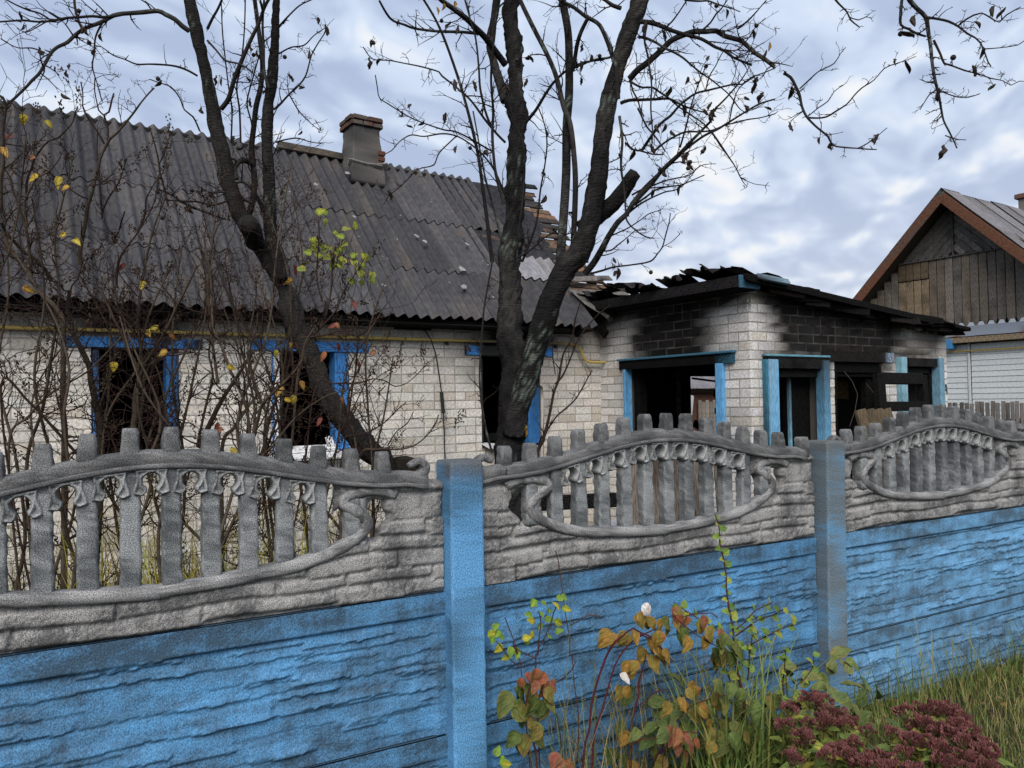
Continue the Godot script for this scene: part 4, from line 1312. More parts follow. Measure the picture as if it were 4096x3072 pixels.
func yard() -> void:
	var lab := ["leftmost grey board standing upright behind the middle openwork panel", "second upright grey board from the left behind the middle openwork panel", "third upright grey board from the left behind the middle openwork panel", "fourth upright grey board from the left behind the middle openwork panel", "fifth upright grey board from the left behind the middle openwork panel", "sixth upright grey board from the left behind the middle openwork panel", "rightmost dark board standing upright behind the middle openwork panel"]
	for k in 7:
		rng.seed = 2000 + k
		var c := flaked(Color(0.20, 0.175, 0.15) * rn(0.7, 1.15), Color(0.075, 0.05, 0.035), 0.42, k * 8.0)
		var b := plank(1.24 + rn(-0.04, 0.04), 0.10 + rn(0.0, 0.035), 0.022, c, true, k * 5.0)
		var o := part("upright_board", b.mesh(M.wood), self, T(3.56 + 0.205 * k, -0.02, -4.2 + 0.03 * k, Vector3(-0.03, rn(-0.1, 0.1), rn(-0.05, 0.05))))
		tag(o, lab[k], "board", "weathered boards behind the fence")
	var beam := box_part("charred_rail", self, Vector3(3.75, 0.86, -4.28), Vector3(1.7, 0.10, 0.06), CHAR * 1.8, M.char, Vector3(0, 0, -0.05))
	tag(beam, "charred beam lying across behind the upright grey boards", "beam")
	var slab := box_part("white_slab", self, Vector3(4.30, 0.58, -4.55), Vector3(0.9, 0.08, 0.4), Color(0.52, 0.53, 0.55), M.enamel, Vector3(0.1, 0.2, 0.0))
	tag(slab, "flat white sheet lying on debris behind the middle openwork panel", "sheet")
	for k in 9:
		rng.seed = 2040 + k
		var red := rng.randf() < 0.5
		var o := box_part("loose_brick", self, Vector3(rn(2.9, 5.2), 0.06 + 0.065 * (k % 3), rn(-5.1, -4.5)), Vector3(0.25, 0.065, 0.12), Color(0.22, 0.07, 0.045) if red else Color(0.3, 0.28, 0.25), M.brick, Vector3(rn(-0.2, 0.2), rn(0, 3), rn(-0.2, 0.2)), 0.008)
		tag(o, "sooty red brick lying in the rubble behind the upright boards" if red else "grey brick lying in the rubble behind the upright boards", "brick", "loose red bricks in the rubble" if red else "loose grey bricks in the rubble")
	var lump := Mb.new()
	lump.sheet(24, 16, func(i, j):
		var x = 2.5 + 3.6 * i / 24.0
		var z = -4.3 - 1.2 * j / 16.0
		var k := (1.0 - pow(absf(i / 12.0 - 1.0), 2.0)) * (1.0 - pow(absf(j / 8.0 - 1.0), 2.0))
		return [Vector3(x, -0.03 + 0.42 * k * (0.6 + 0.5 * fb.get_noise_2d(x * 3, z * 3) + 0.2 * nz.get_noise_2d(x * 9, z * 9)), z), Color(0.07, 0.055, 0.045).lerp(Color(0.16, 0.13, 0.11), nz.get_noise_2d(x * 14, z * 14) * 0.5 + 0.5)])
	lump.smooth()
	tag(stuff(part("rubble_heap", lump.mesh(M.soil), self)), "low heap of ash and rubble between the fence and the house", "rubble")
	var st := Mb.new()
	st.tube([Vector3(2.10, -0.1, -4.62), Vector3(2.12, 0.6, -4.60), Vector3(2.15, 1.23, -4.56)], [0.15, 0.12, 0.09], 12, func(p: Vector3): return CHAR.lerp(Color(0.08, 0.07, 0.055), nz.get_noise_3dv(p * 12.0) * 0.5 + 0.5))
	tag(part("tree_stump", st.mesh(M.bark), self), "dark sawn stump beside the foot of the leaning tree", "stump")
	# picket fence between the annex and the neighbour
	var pf := thing("picket_fence", "grey weathered picket fence between the annex and the white-sided house", "fence", Vector3(10.35, 0, -5.6))
	for k in 24:
		rng.seed = 2100 + k
		var b := plank(1.47 + rn(-0.03, 0.02), 0.095 + rn(-0.008, 0.008), 0.02, flaked(Color(0.16, 0.15, 0.145) * rn(0.7, 1.2), Color(0.06, 0.055, 0.05), 0.38, k * 4.0), true, k * 7.0)
		part("picket", b.mesh(M.wood), pf, T(0.1 + 0.150 * k, -0.02, 0.0, Vector3(0, 0, rn(-0.015, 0.015))))
	for k in 2:
		box_part("rail", pf, Vector3(1.85, 0.4 + 0.75 * k, -0.045), Vector3(3.8, 0.08, 0.05), grey(0.12), M.board)
	# the sheds seen through the burnt annex
	var sh := thing("shed", "red-brown shed with corrugated roof seen through the burnt annex", "shed", Vector3(16.2, 0, -15.2), 0.0)
	box_part("wall", sh, Vector3(0, 0.9, -0.6), Vector3(5.0, 1.8, 0.2), Color(0.12, 0.055, 0.045), M.wood)
	box_part("board", sh, Vector3(0.0, 1.80, -0.45), Vector3(5.0, 0.16, 0.04), Color(0.16, 0.12, 0.10), M.board)
	for k in 6:
		part("corrugated_sheet", corrugated(0.72, 1.4, 6, 0.035, slate_col(k * 5.0, 0.20)).mesh(M.slate), sh, Transform3D(Basis(Vector3.RIGHT, -0.95), Vector3(-2.2 + 0.7 * k, 1.84, -0.2)))
	for k in 5:
		box_part("plank", sh, Vector3(0.45 + 0.15 * k, 0.85, -0.38), Vector3(0.13, 1.3 - 0.1 * (k % 2), 0.03), grey(0.22 + 0.04 * (k % 3), 0.08), M.wood)
	var ws := box_part("white_board", self, Vector3(15.35, 0.95, -14.9), Vector3(0.55, 1.5, 0.03), Color(0.55, 0.57, 0.62), M.enamel, Vector3(0, 0.2, -0.22))
	tag(ws, "pale sheet leaning against the red-brown shed seen through the annex", "sheet")

# ---------------------------------------------------------------- the neighbour
func neighbour() -> void:
	var n := thing("wooden_gable_house", "grey plank-gabled house with brown barge boards and white siding on the right", "house", Vector3(16.5, 0, -8.3))
	# local z to the street; the gable wall faces -x
	var half := 3.9
	var ridge := 5.60
	var wallm := Mb.new()
	var z0 := -half
	wallm.box(T(4.5, 1.35, 0), Vector3(8.98, 2.7, 7.4), 0.01, Color(0.16, 0.15, 0.14))
	var wall := part("wall", wallm.mesh(M.plaster), n)
	for k in 2:                                              # the loft behind the planks
		var gm := Mb.new()
		var x: float = [0.02, 8.9][k]
		var p := [Vector3(x, 2.6, z0), Vector3(x, 2.6, half), Vector3(x, ridge - 0.1, 0)]
		var ids := p.map(func(q): return gm.add(q, Vector3(-1 if k == 0 else 1, 0, 0), Color(0.05, 0.045, 0.04)))
		gm.tri(ids[0], ids[1], ids[2])
		part("gable", gm.mesh(M.wood), n)
	# vertical planks with pointed feet, lighter ones in the hatch
	var z := -half + 0.1
	var k := 0
	while z < half - 0.05:
		rng.seed = 2300 + k
		var w := 0.168
		var top := minf(4.43, ridge - absf(z) - 0.06)
		var c := Color(0.175, 0.165, 0.155).lerp(Color(0.20, 0.16, 0.12), rng.randf() * 0.8) * rn(0.75, 1.2)
		if rng.randf() < 0.2: c = c * 0.68
		var hatch := z > -1.20 and z < -0.50
		if hatch: c = Color(0.26, 0.205, 0.14) * rn(0.85, 1.1)
		var tint := flaked(c, c * 0.55, 0.40, k * 6.0)
		var start := 2.86
		if hatch:
			var up := plank(top - 4.055, w - 0.012, 0.022, flaked(c * 0.55, c * 0.35, 0.4, k * 2.0), true, k * 3.0)
			part("plank", up.mesh(M.wood), wall, Transform3D(Basis(Vector3.UP, -PI / 2), Vector3(-0.03, 4.055, z)))
			top = 4.03
		if top - start > 0.1:
			var b := plank(top - start, w - rn(0.006, 0.016), 0.022, tint, true, k * 3.7)
			for q in b.v.size():                              # pointed foot
				var f := sm(0.10, 0.0, b.v[q].y)
				b.v[q].x *= 1.0 - 0.75 * f
			b.smooth()
			part("plank", b.mesh(M.wood), wall, Transform3D(Basis(Vector3.UP, -PI / 2), Vector3(-0.02 - rn(0.0, 0.012), start, z)))
		z += w
		k += 1
	box_part("plank_ledge", wall, Vector3(-0.05, 4.44, 0), Vector3(0.05, 0.03, 2.3), grey(0.10), M.wood)
	# chevron boards in the peak
	for side in [-1, 1]:
		for q in 7:
			rng.seed = 2400 + q + side * 20
			var drop := 0.13 + q * 0.165
			var len := minf((ridge - drop - 4.45) * 1.414, 1.75)
			if len < 0.12: continue
			var c: Color = Color(0.125, 0.118, 0.115) * rn(0.75, 1.3) * (0.8 if side < 0 else 1.25)
			var b := plank(len, 0.112, 0.02, flaked(c, c * 0.6, 0.4, q * 5.0 + side), true, q * 2.0)
			# runs down and outwards from the middle seam
			var dir := Vector3(0, -1, side).normalized()
			var bas := Basis(Vector3(0, side, 1).normalized() * (1.0 if side > 0 else 1.0), dir, Vector3.LEFT)
			part("chevron_board", b.mesh(M.wood), wall, Transform3D(bas, Vector3(-0.012 - 0.004 * (q % 2), ridge - drop, side * 0.012)))
	box_part("seam_batten", wall, Vector3(-0.045, 4.95, 0.0), Vector3(0.03, 1.05, 0.035), grey(0.09), M.wood)
	# roof: two slopes of corrugated sheets, red-brown barge boards, dark soffit
	var over := -0.45
	var rb := Mb.new()
	rb.box(T(4.3, ridge + 0.08, 0), Vector3(9.5, 0.1, 0.12), 0.01, grey(0.1))
	var r := part("roof", rb.mesh(M.wood), n)
	var sheet := corrugated(0.72, 1.62, 6, 0.034, slate_col(61.0, 0.20)).mesh(M.slate)
	var sheet2 := corrugated(0.72, 1.62, 6, 0.034, slate_col(83.0, 0.165)).mesh(M.slate)
	for side in [1, -1]:
		var bas := Basis(Vector3(side, 0, 0), Vector3(0, 1, -side).normalized(), Vector3(0, 1, side).normalized())
		for row in 3:
			for col in 13:
				if side < 0 and col > 3: continue
				rng.seed = 2500 + row * 20 + col
				var y := ridge + 0.14 - 1.5 * 0.7071 * (row + 1) - 0.07
				var zz = (ridge + 0.14 - y) * side
				part("corrugated_sheet", [sheet, sheet2][(col + row) % 2], r, Transform3D(bas, Vector3(over + 0.69 * col + (0.0 if side > 0 else 0.72), y + rn(-0.02, 0.02) + 0.012 * (3 - row), zz)))
		var barge := plank(5.6, 0.19, 0.03, flaked(Color(0.155, 0.068, 0.04), Color(0.11, 0.08, 0.065), 0.36, side * 9.0), true, side * 2.0)
		part("barge_board", barge.mesh(M.wood), r, Transform3D(Basis(Vector3(0, side, 1).normalized(), Vector3(0, -1, side).normalized(), Vector3.LEFT), Vector3(over - 0.01 + 0.004 * side, ridge + 0.03, 0.0)))
		var so := Mb.new()
		so.box(Transform3D(bas, Vector3(over / 2 + 0.02, ridge - 2.0 + 0.02, side * 2.0)), Vector3(-over - 0.02, 5.6, 0.03), 0.004, Color(0.05, 0.04, 0.033))
		part("soffit", so.mesh(M.wood), r)
	var lining := Mb.new()
	lining.face(Vector3(0, ridge, 0), Vector3(0, ridge - half, half), Vector3(9, ridge - half, half), Vector3(9, ridge, 0), grey(0.08))
	lining.face(Vector3(9, ridge, 0), Vector3(9, ridge - half, -half), Vector3(0, ridge - half, -half), Vector3(0, ridge, 0), grey(0.08))
	part("roof_lining", lining.mesh(M.wood), r)
	var ch := Mb.new()
	ch.box(T(3.75, 5.80, 0.0), Vector3(0.52, 0.9, 0.52), 0.02, func(p: Vector3): return grey(0.24 + nz.get_noise_3dv(p * 9.0) * 0.08, 0.06))
	ch.box(T(3.75, 6.20, 0.0), Vector3(0.64, 0.12, 0.64), 0.02, Color(0.20, 0.12, 0.09))
	part("chimney", ch.mesh(M.plaster), n)
	# sheet-metal apron with a row of silver tabs, timber beam, white siding
	var ap := Mb.new()
	ap.sheet(40, 2, func(i, j):
		var zz = -half + 0.3 + (2 * half - 0.4) * i / 40.0
		var y = 2.74 + 0.11 * j
		var st := fb.get_noise_2d(zz * 6, y * 2)
		return [Vector3(-0.22 + 0.085 * j, y + nz.get_noise_1d(zz * 3) * 0.006, zz), Color(0.33, 0.36, 0.40).lerp(Color(0.22, 0.13, 0.09), sm(0.15, 0.5, st))])
	ap.smooth()
	part("metal_apron", ap.mesh(M.metal), wall)
	for q in 38:
		var zz := -half + 0.35 + 0.1935 * q
		var b := Mb.new()
		b.face(Vector3(-0.052, 2.95, zz - 0.075), Vector3(-0.052, 2.95, zz + 0.075), Vector3(-0.046, 3.03, zz + 0.035), Vector3(-0.046, 3.03, zz - 0.035), Color(0.55, 0.58, 0.62))
		part("metal_tab", b.mesh(M.metal), wall)
	box_part("beam", wall, Vector3(-0.17, 2.665, 0.0), Vector3(0.14, 0.11, 7.6), flaked(Color(0.42, 0.34, 0.24), Color(0.25, 0.2, 0.14), 0.4, 3.0), M.wood)
	box_part("beam_end", wall, Vector3(-0.18, 2.60, -0.05), Vector3(0.2, 0.2, 0.16), Color(0.05, 0.2, 0.42), M.enamel)
	for q in 22:
		for seg in 2:
			var len: float = [3.95, 3.45][seg]
			var zz: float = [-1.73, 2.0][seg]
			var b := Mb.new()
			b.box(T(-0.035, 2.53 - 0.1125 * q, zz, Vector3(0, 0, -0.11)), Vector3(0.016, 0.112, len - 0.05), 0.003, Color(0.56, 0.60, 0.62) * (1.0 + 0.02 * (q % 3)))
			part("siding_panel", b.mesh(M.siding), wall)
	box_part("corner_strip", wall, Vector3(-0.05, 1.3, 0.26), Vector3(0.03, 2.6, 0.05), Color(0.58, 0.61, 0.63), M.siding)
	var gp := Mb.new()
	gp.tube([Vector3(16.40, 2.44, -12.0), Vector3(16.40, 2.445, -8.0), Vector3(16.40, 2.45, -4.4)], [0.014, 0.014, 0.014], 8, Color(0.45, 0.30, 0.06))
	tag(part("gas_pipe", gp.mesh(M.enamel), self), "thin ochre gas pipe along the white siding of the neighbouring house", "pipe")

# ---------------------------------------------------------------- trees and shrubs
func bark_col(base: Color, lichen: float, seed_: float) -> Callable:
	return func(p: Vector3) -> Color:
		var band := nz.get_noise_3d(p.x * 9 + seed_, p.y * 60, p.z * 9) * 0.4 + 0.5       # lenticels run round the stem
		var big := fb.get_noise_3d(p.x * 4 + seed_, p.y * 2, p.z * 4) * 0.5 + 0.5
		var c := base * (0.6 + 0.6 * band) * (0.6 + 0.8 * big)
		c = c.lerp(Color(0.115, 0.108, 0.10), lichen * 0.55 * sm(0.52, 0.75, big + nz.get_noise_3dv(p * 30.0) * 0.15))
		var l := fb.get_noise_3d(p.x * 5 + seed_, p.y * 4, p.z * 5) * 0.35 + 0.5 + nz.get_noise_3dv(p * 48.0) * 0.22
		return c.lerp(Color(0.20, 0.24, 0.20), lichen * sm(0.66, 0.76, l))

func stem_points(a: Array) -> Dictionary:           # [x, y, z, radius, ...] -> a smooth line of points
	var p := []
	var r := []
	for k in range(0, a.size(), 4):
		p.append(Vector3(a[k], a[k + 1], a[k + 2]))
		r.append(float(a[k + 3]))
	var op := []
	var orr := []
	for i in p.size() - 1:
		var u: Vector3 = p[maxi(i - 1, 0)]
		var w: Vector3 = p[mini(i + 2, p.size() - 1)]
		var each := clampi(int(p[i].distance_to(p[i + 1]) / clampf(r[i] * 0.6, 0.02, 0.03)), 1, 24)
		for k in each:
			op.append((p[i] as Vector3).cubic_interpolate(p[i + 1], u, w, float(k) / each))
			orr.append(lerpf(r[i], r[i + 1], float(k) / each))
	op.append(p[-1]); orr.append(r[-1])
	return {"p": op, "r": orr}

func limb_mesh(a: Array, col: Callable, m: Material, rough: float) -> Dictionary:
	var s := stem_points(a)
	var b := Mb.new()
	var thick: float = s.r[0]
	var sides := 30 if thick > 0.04 else (9 if thick > 0.012 else 6)
	var from := 0
	b.tube(s.p, s.r, sides, col)
	if rough > 0.0:
		for i in b.v.size():
			var p := b.v[i]
			var w := fb.get_noise_3d(p.x * 9, p.y * 7, p.z * 9) * 0.20 + nz.get_noise_3d(p.x * 26, p.y * 50, p.z * 26) * 0.10
			b.v[i] += b.n[i] * w * rough * thick
			b.c[i] = col.call(b.v[i])
		b.smooth(from)
	return {"mesh": b.mesh(m), "p": s.p, "r": s.r}

func twig(b: Mb, p: Vector3, d: Vector3, len: float, r: float, col: Color, up: float, spurs: float, depth: int, ends: Array) -> void:
	var n := maxi(3, int(len / 0.045))
	var pts := [p]
	var rad := [r]
	var q := p
	var dir := d
	for i in n:
		dir = (dir + Vector3(rn(-1, 1), rn(-1, 1) + up, rn(-1, 1)) * 0.40).normalized()
		q += dir * len / n
		pts.append(q)
		rad.append(maxf(r * (1.0 - 0.68 * (i + 1.0) / n), 0.0013))
		if rng.randf() < spurs:
			var e := (dir * 0.4 + Vector3(rn(-1, 1), rn(-0.7, 1), rn(-1, 1))).normalized()
			b.tube([q, q + e * rn(0.010, 0.026)], [rad[-1] * 0.95, rad[-1] * 0.7], 3, col)
		if depth > 0 and rng.randf() < 0.42:
			var e := (dir * 0.7 + Vector3(rn(-1, 1), rn(-0.8, 1), rn(-1, 1)) * 0.9).normalized()
			twig(b, q, e, len * rn(0.3, 0.62), rad[-1] * 0.8, col, up, spurs, depth - 1, ends)
	b.tube(pts, rad, 4 if r > 0.0035 else 3, col, false)
	ends.append([q, dir])

func tree(called: String, label: String, rows: Array, base: Color, twig_col: Color, lichen: float, up: float, spurs: float, depth: int, seed_: int, more := 2.3) -> Dictionary:
	var t := thing(called, label, "shrub" if called == "lilac_bush" else "tree")
	var fine := Mb.new()
	var ends := []
	var all := []
	rng.seed = seed_
	var k := 0
	for row in rows:
		var a: Array = row[1]
		var thick: float = a[3]
		var col := bark_col(base, lichen * (1.0 if thick > 0.012 else 0.5), k * 3.0) if thick > 0.006 else bark_col(twig_col * 1.1, 0.0, k)
		var made := limb_mesh(a, col, M.bark if thick > 0.02 else M.twig, 1.0 if thick > 0.03 else 0.0)
		part(row[0], made.mesh, t)
		all.append(made)
		var pts: Array = made.p
		var total := 0.0
		for i in pts.size() - 1:
			total += pts[i].distance_to(pts[i + 1])
		if row.size() > 2 and row[2] > 0:
			var count := int(total * row[2] * more + rng.randf())
			for j in count:
				var i := int(pow(rng.randf(), 0.8) * (pts.size() - 1))
				i = clampi(i, 0, pts.size() - 2)
				var d: Vector3 = (pts[i + 1] - pts[i]).normalized()
				var e := (d * 0.5 + Vector3(rn(-1, 1), rn(-0.6, 1) + up, rn(-1, 1))).normalized()
				var q: Vector3 = pts[i].lerp(pts[i + 1], rng.randf())
				twig(fine, q, e, row[3] * rn(0.45, 1.25), clampf(made.r[i] * 0.55, 0.0021, 0.0048), twig_col, up, spurs, depth, ends)
		if thick < 0.03:                                     # knobs and buds along thin wood
			for j in int(total * 16 * spurs):
				var i := rng.randi() % pts.size()
				var e := Vector3(rn(-1, 1), rn(-1, 1), rn(-1, 1)).normalized()
				var r0: float = made.r[i]
				fine.tube([pts[i], pts[i] + e * (r0 + rn(0.008, 0.03))], [minf(r0, 0.004), 0.0016], 3, twig_col)
		k += 1
	stuff(part("twigs", fine.mesh(M.twig), t))
	return {"node": t, "ends": ends, "stems": all}

func leaf_shape(len: float, wid: float, bend: float, fold: float, twist: float, heart: float, c0: Color, c1: Color, seed_: float) -> ArrayMesh:
	# base at the origin, along +y, upper side towards +z
	var b := Mb.new()
	b.sheet(8, 11, func(i, j):
		var t = j / 11.0
		var w := wid * 0.5 * pow(sin(PI * pow(t, 0.72 - 0.22 * heart)), 0.85) if j > 0 and j < 11 else (0.0 if j == 11 else wid * 0.16 * heart)
		var u = i / 4.0 - 1.0
		var x = u * w * (1.0 + 0.05 * nz.get_noise_2d(t * 30 + seed_, u * 9))
		var z = absf(u) * w * fold - bend * len * t * t + 0.05 * len * nz.get_noise_2d(t * 3 + seed_, u * 2 + seed_) - 0.12 * wid * heart * (1.0 - t) * absf(u) + 0.016 * len * sin(26.0 * (t - 0.45 * absf(u))) * (1.0 - absf(u) * 0.4)
		var a = twist * t
		var y = len * t * (1.0 - 0.18 * bend * t) - heart * 0.10 * len * absf(u) * (1.0 - t)
		var k := fb.get_noise_2d(x * 30 / len * 0.05 + seed_ * 3.0, y * 1.5 / len + seed_) * 0.5 + 0.5
		var c := c0.lerp(c1, sm(0.35, 0.65, k * 0.7 + 0.3 * absf(u)))
		c = c * (1.0 + 0.16 * sin(26.0 * (t - 0.45 * absf(u)) + 0.8) + 0.25 * nz.get_noise_2d(u * 2.0 + seed_ * 3.0, t * 3.0))
		if i == 4: c = c * 1.25
		return [Vector3(x * cos(a) - z * sin(a), y, x * sin(a) + z * cos(a)), c])
	b.smooth()
	return b.mesh(M.leaf)

func leaf_kind(len: float, wid: float, heart: float, colours: Array) -> Array:
	var o := []
	for k in 6:
		rng.seed = 4000 + int(len * 1e4) + k
		var c: Array = colours[k % colours.size()]
		o.append(leaf_shape(len * rn(0.85, 1.15), wid * rn(0.85, 1.1), rn(0.05, 0.5), rn(0.15, 0.5), rn(-0.5, 0.5), heart, c[0], c[1], k * 5.0 + len * 100))
	return o

func leaf_at(parent: Node, kind: Array, p: Vector3, dir: Vector3, face: Vector3, k: int, size := 1.0, called := "leaf") -> void:
	var y := dir.normalized()
	var x := y.cross(face).normalized()
	var z := x.cross(y)
	part(called, kind[k % kind.size()], parent, Transform3D(Basis(x, y, z).scaled(Vector3.ONE * size), p))

func withered(seed_: float) -> ArrayMesh:
	var b := Mb.new()
	b.sheet(3, 6, func(i, j):
		var t = j / 6.0
		var w := 0.011 * sin(PI * clampf(t * 0.93 + 0.05, 0, 1))
		var a = (i / 1.5 - 1.0) * 2.2
		return [Vector3(sin(a) * w + 0.012 * sin(t * 3 + seed_), -0.055 * t, cos(a) * w + 0.008 * nz.get_noise_2d(t * 3, seed_)), Color(0.035, 0.02, 0.013)])
	b.smooth()
	return b.mesh(M.leaf)

func trees() -> void:
	var central: Array = rows_central()
	var c := tree("forked_tree", "tall bare fruit tree with forked dark trunk standing before the right part of the house", central, Color(0.031, 0.030, 0.030), Color(0.026, 0.018, 0.017), 0.8, -0.02, 0.55, 1, 31, 2.8)
	var wl := [withered(0.0), withered(2.0), withered(4.0)]
	var fruit := SphereMesh.new()
	fruit.radius = 0.013; fruit.height = 0.025; fruit.radial_segments = 9; fruit.rings = 5
	var dark := StandardMaterial3D.new()
	dark.albedo_color = Color(0.11, 0.09, 0.085)
	dark.roughness = 0.9
	fruit.material = dark
	for k in 120:
		rng.seed = 3000 + k
		var i = 40 + rng.randi() % (c.ends.size() - 40)
		var p: Vector3 = c.ends[i][0]
		if k % 6 == 0:
			part("shrivelled_fruit", fruit, c.node, T(p.x, p.y - 0.012, p.z))
		else:
			part("withered_leaf", wl[k % 3], c.node, T(p.x, p.y + 0.004, p.z, Vector3(rn(-0.5, 0.5), rn(0, 6), rn(-0.6, 0.6))).scaled_local(Vector3.ONE * rn(0.7, 1.35)))
	var yel := [[Color(0.30, 0.19, 0.03), Color(0.20, 0.10, 0.03)], [Color(0.38, 0.27, 0.04), Color(0.25, 0.13, 0.03)]]
	var yk := leaf_kind(0.045, 0.028, 0.1, yel)
	var k := 0
	for p in SPOTS.tree_leaf:
		leaf_at(c.node, yk, v3(p), Vector3(rn(-0.4, 0.4), -1, 0.1), Vector3(0.3, 0.1, 1), k)
		k += 1
	var l := tree("leaning_tree", "dark leaning tree with two upright limbs growing over the left half of the house", rows_left(), Color(0.037, 0.035, 0.034), Color(0.026, 0.019, 0.018), 0.5, 0.0, 0.6, 1, 47)
	for q in 60:
		rng.seed = 3300 + q
		var p: Vector3 = l.ends[20 + rng.randi() % (l.ends.size() - 20)][0]
		if q % 4 == 0:
			part("shrivelled_fruit", fruit, l.node, T(p.x, p.y - 0.012, p.z))
		else:
			part("withered_leaf", wl[q % 3], l.node, T(p.x, p.y, p.z, Vector3(rn(-0.5, 0.5), rn(0, 6), rn(-0.6, 0.6))).scaled_local(Vector3.ONE * rn(0.7, 1.2)))
	var cut := Mb.new()
	var e: Dictionary = l.stems[4]
	cut.tube([e.p[-1], e.p[-1] + (e.p[-1] - e.p[-2]).normalized() * 0.006], [e.r[-1] * 0.8, e.r[-1] * 0.78], 16, Color(0.11, 0.095, 0.08))
	part("sawn_face", cut.mesh(M.wood), l.node)

func shrubs() -> void:
	var l := tree("lilac_bush", "large tangled lilac bush with bare brown stems before the left windows of the house", rows_lilac() + whips(), Color(0.085, 0.066, 0.05), Color(0.046, 0.031, 0.026), 0.25, 0.12, 0.4, 2, 59, 1.7)
	# dry seed heads at the twig ends
	var seeds := Mb.new()
	for k in l.ends.size():
		rng.seed = 5000 + k
		if rng.randf() > 0.07: continue
		var p: Vector3 = l.ends[k][0]
		var ax: Vector3 = (l.ends[k][1] + Vector3(0, 0.8, 0)).normalized()
		for j in 16:
			var q := p + ax * rn(0.0, 0.085) + Vector3(rn(-1, 1), rn(-1, 1), rn(-1, 1)) * 0.016
			var e := (ax + Vector3(rn(-1, 1), rn(-0.5, 1), rn(-1, 1)) * 0.8).normalized()
			seeds.tube([q, q + e * 0.007, q + e * 0.014], [0.0012, 0.0042, 0.001], 4, Color(0.055, 0.040, 0.030) * rn(0.5, 1.4), false)
	stuff(part("seed_heads", seeds.mesh(M.twig), l.node))
	var yel := leaf_kind(0.050, 0.032, 0.6, [[Color(0.52, 0.40, 0.04), Color(0.40, 0.27, 0.03)], [Color(0.45, 0.36, 0.05), Color(0.30, 0.24, 0.04)], [Color(0.50, 0.34, 0.06), Color(0.26, 0.12, 0.04)]])
	var red := leaf_kind(0.052, 0.028, 0.3, [[Color(0.17, 0.045, 0.03), Color(0.11, 0.03, 0.03)], [Color(0.26, 0.11, 0.04), Color(0.16, 0.06, 0.03)]])
	var lime := leaf_kind(0.055, 0.040, 0.6, [[Color(0.24, 0.29, 0.035), Color(0.14, 0.20, 0.03)], [Color(0.33, 0.34, 0.05), Color(0.20, 0.24, 0.03)], [Color(0.15, 0.20, 0.04), Color(0.32, 0.28, 0.05)]])
	var k := 0
	for s in ["yellow", "red", "lime"]:
		for p in SPOTS[s]:
			rng.seed = 5600 + k
			stalk_to(l, v3(p))
			leaf_at(l.node, {"yellow": yel, "red": red, "lime": lime}[s], v3(p), Vector3(rn(-0.8, 0.8), rn(-1.1, -0.1) if s != "lime" else rn(-0.8, 0.8), rn(-0.3, 0.5)), Vector3(rn(-0.5, 0.5), rn(0.1, 0.8), 1), k, rn(0.8, 1.2))
			k += 1
	for p in SPOTS.lime:                                      # the stalks that carry the green leaves
		var q := v3(p)
		rng.seed = 5800 + k
		var b := Mb.new()
		b.tube([q, q + Vector3(rn(-0.02, 0.0), -0.05, rn(-0.03, 0.03)), q + Vector3(rn(-0.06, -0.01), -0.13, rn(-0.05, 0.05))], [0.001, 0.0014, 0.0018], 3, Color(0.06, 0.045, 0.03), false)
		part("stalk", b.mesh(M.twig), l.node)
		k += 1
	tree("thin_sapling", "thin bare sapling with upright rods right of the forked trunk", rows_sapling(), Color(0.07, 0.05, 0.042), Color(0.06, 0.032, 0.03), 0.1, 0.1, 0.5, 0, 71)
	# grass and yellowing herbs at the foot of the bush, seen through the fence
	var g := blades(1500, func(_r): return Vector3(rn(-0.6, 2.3), 0, rn(-6.6, -3.2)), 0.6, 1.4, [Color(0.10, 0.15, 0.02), Color(0.20, 0.22, 0.03), Color(0.30, 0.26, 0.05), Color(0.07, 0.11, 0.025)], 6100, 0.007)
	var yh := blades(520, func(_r): return Vector3(rn(0.2, 1.7), 0, rn(-5.4, -3.7)), 0.9, 1.6, [Color(0.50, 0.40, 0.05), Color(0.42, 0.36, 0.06), Color(0.24, 0.28, 0.04)], 6200, 0.012)
	tag(stuff(as_grass("yellow_herbs", yh)), "yellowed tall herbs under the lilac bush, seen through the left openwork panel", "herbs")
	tag(stuff(as_grass("garden_grass", g)), "tall green and yellow grass growing under the lilac bush behind the fence", "grass")

func whips() -> Array:                              # thin young shoots that fill the bush
	var o := []
	rng.seed = 64
	for k in 30:
		var x := rn(-0.5, 1.65)
		var z := rn(-5.2, -3.9)
		var top := rn(1.7, 3.1)
		var lean := Vector3(rn(-0.45, 0.45), 0, rn(-0.3, 0.4))
		var a := []
		for j in 7:
			var t := j / 6.0
			a.append_array([x + lean.x * t * t + 0.16 * nz.get_noise_2d(t * 2.2, k * 7.3), top * t, z + lean.z * t * t + 0.14 * nz.get_noise_2d(k * 5.1, t * 2.2), lerpf(0.013, 0.0032, t)])
		o.append(["stem", a, 5.5, 0.30])
	return o

func stalk_to(l: Dictionary, p: Vector3) -> void:   # hangs a leaf on the nearest stem or twig
	var best := Vector3.ZERO
	var near := 0.35
	for s in l.stems:
		for i in range(0, s.p.size(), 2):
			var d: float = (s.p[i] as Vector3).distance_to(p)
			if d < near and s.p[i].y > p.y - 0.05:
				near = d; best = s.p[i]
	for e in l.ends:
		var d: float = (e[0] as Vector3).distance_to(p)
		if d < near:
			near = d; best = e[0]
	if near < 0.35:
		var b := Mb.new()
		b.tube([best, best.lerp(p, 0.5) + Vector3(0, 0.02, 0), p], [0.0018, 0.0015, 0.0011], 4, Color(0.06, 0.042, 0.03), false)
		part("stalk", b.mesh(M.twig), l.node)

func v3(a) -> Vector3:
	return Vector3(a[0], a[1], a[2])

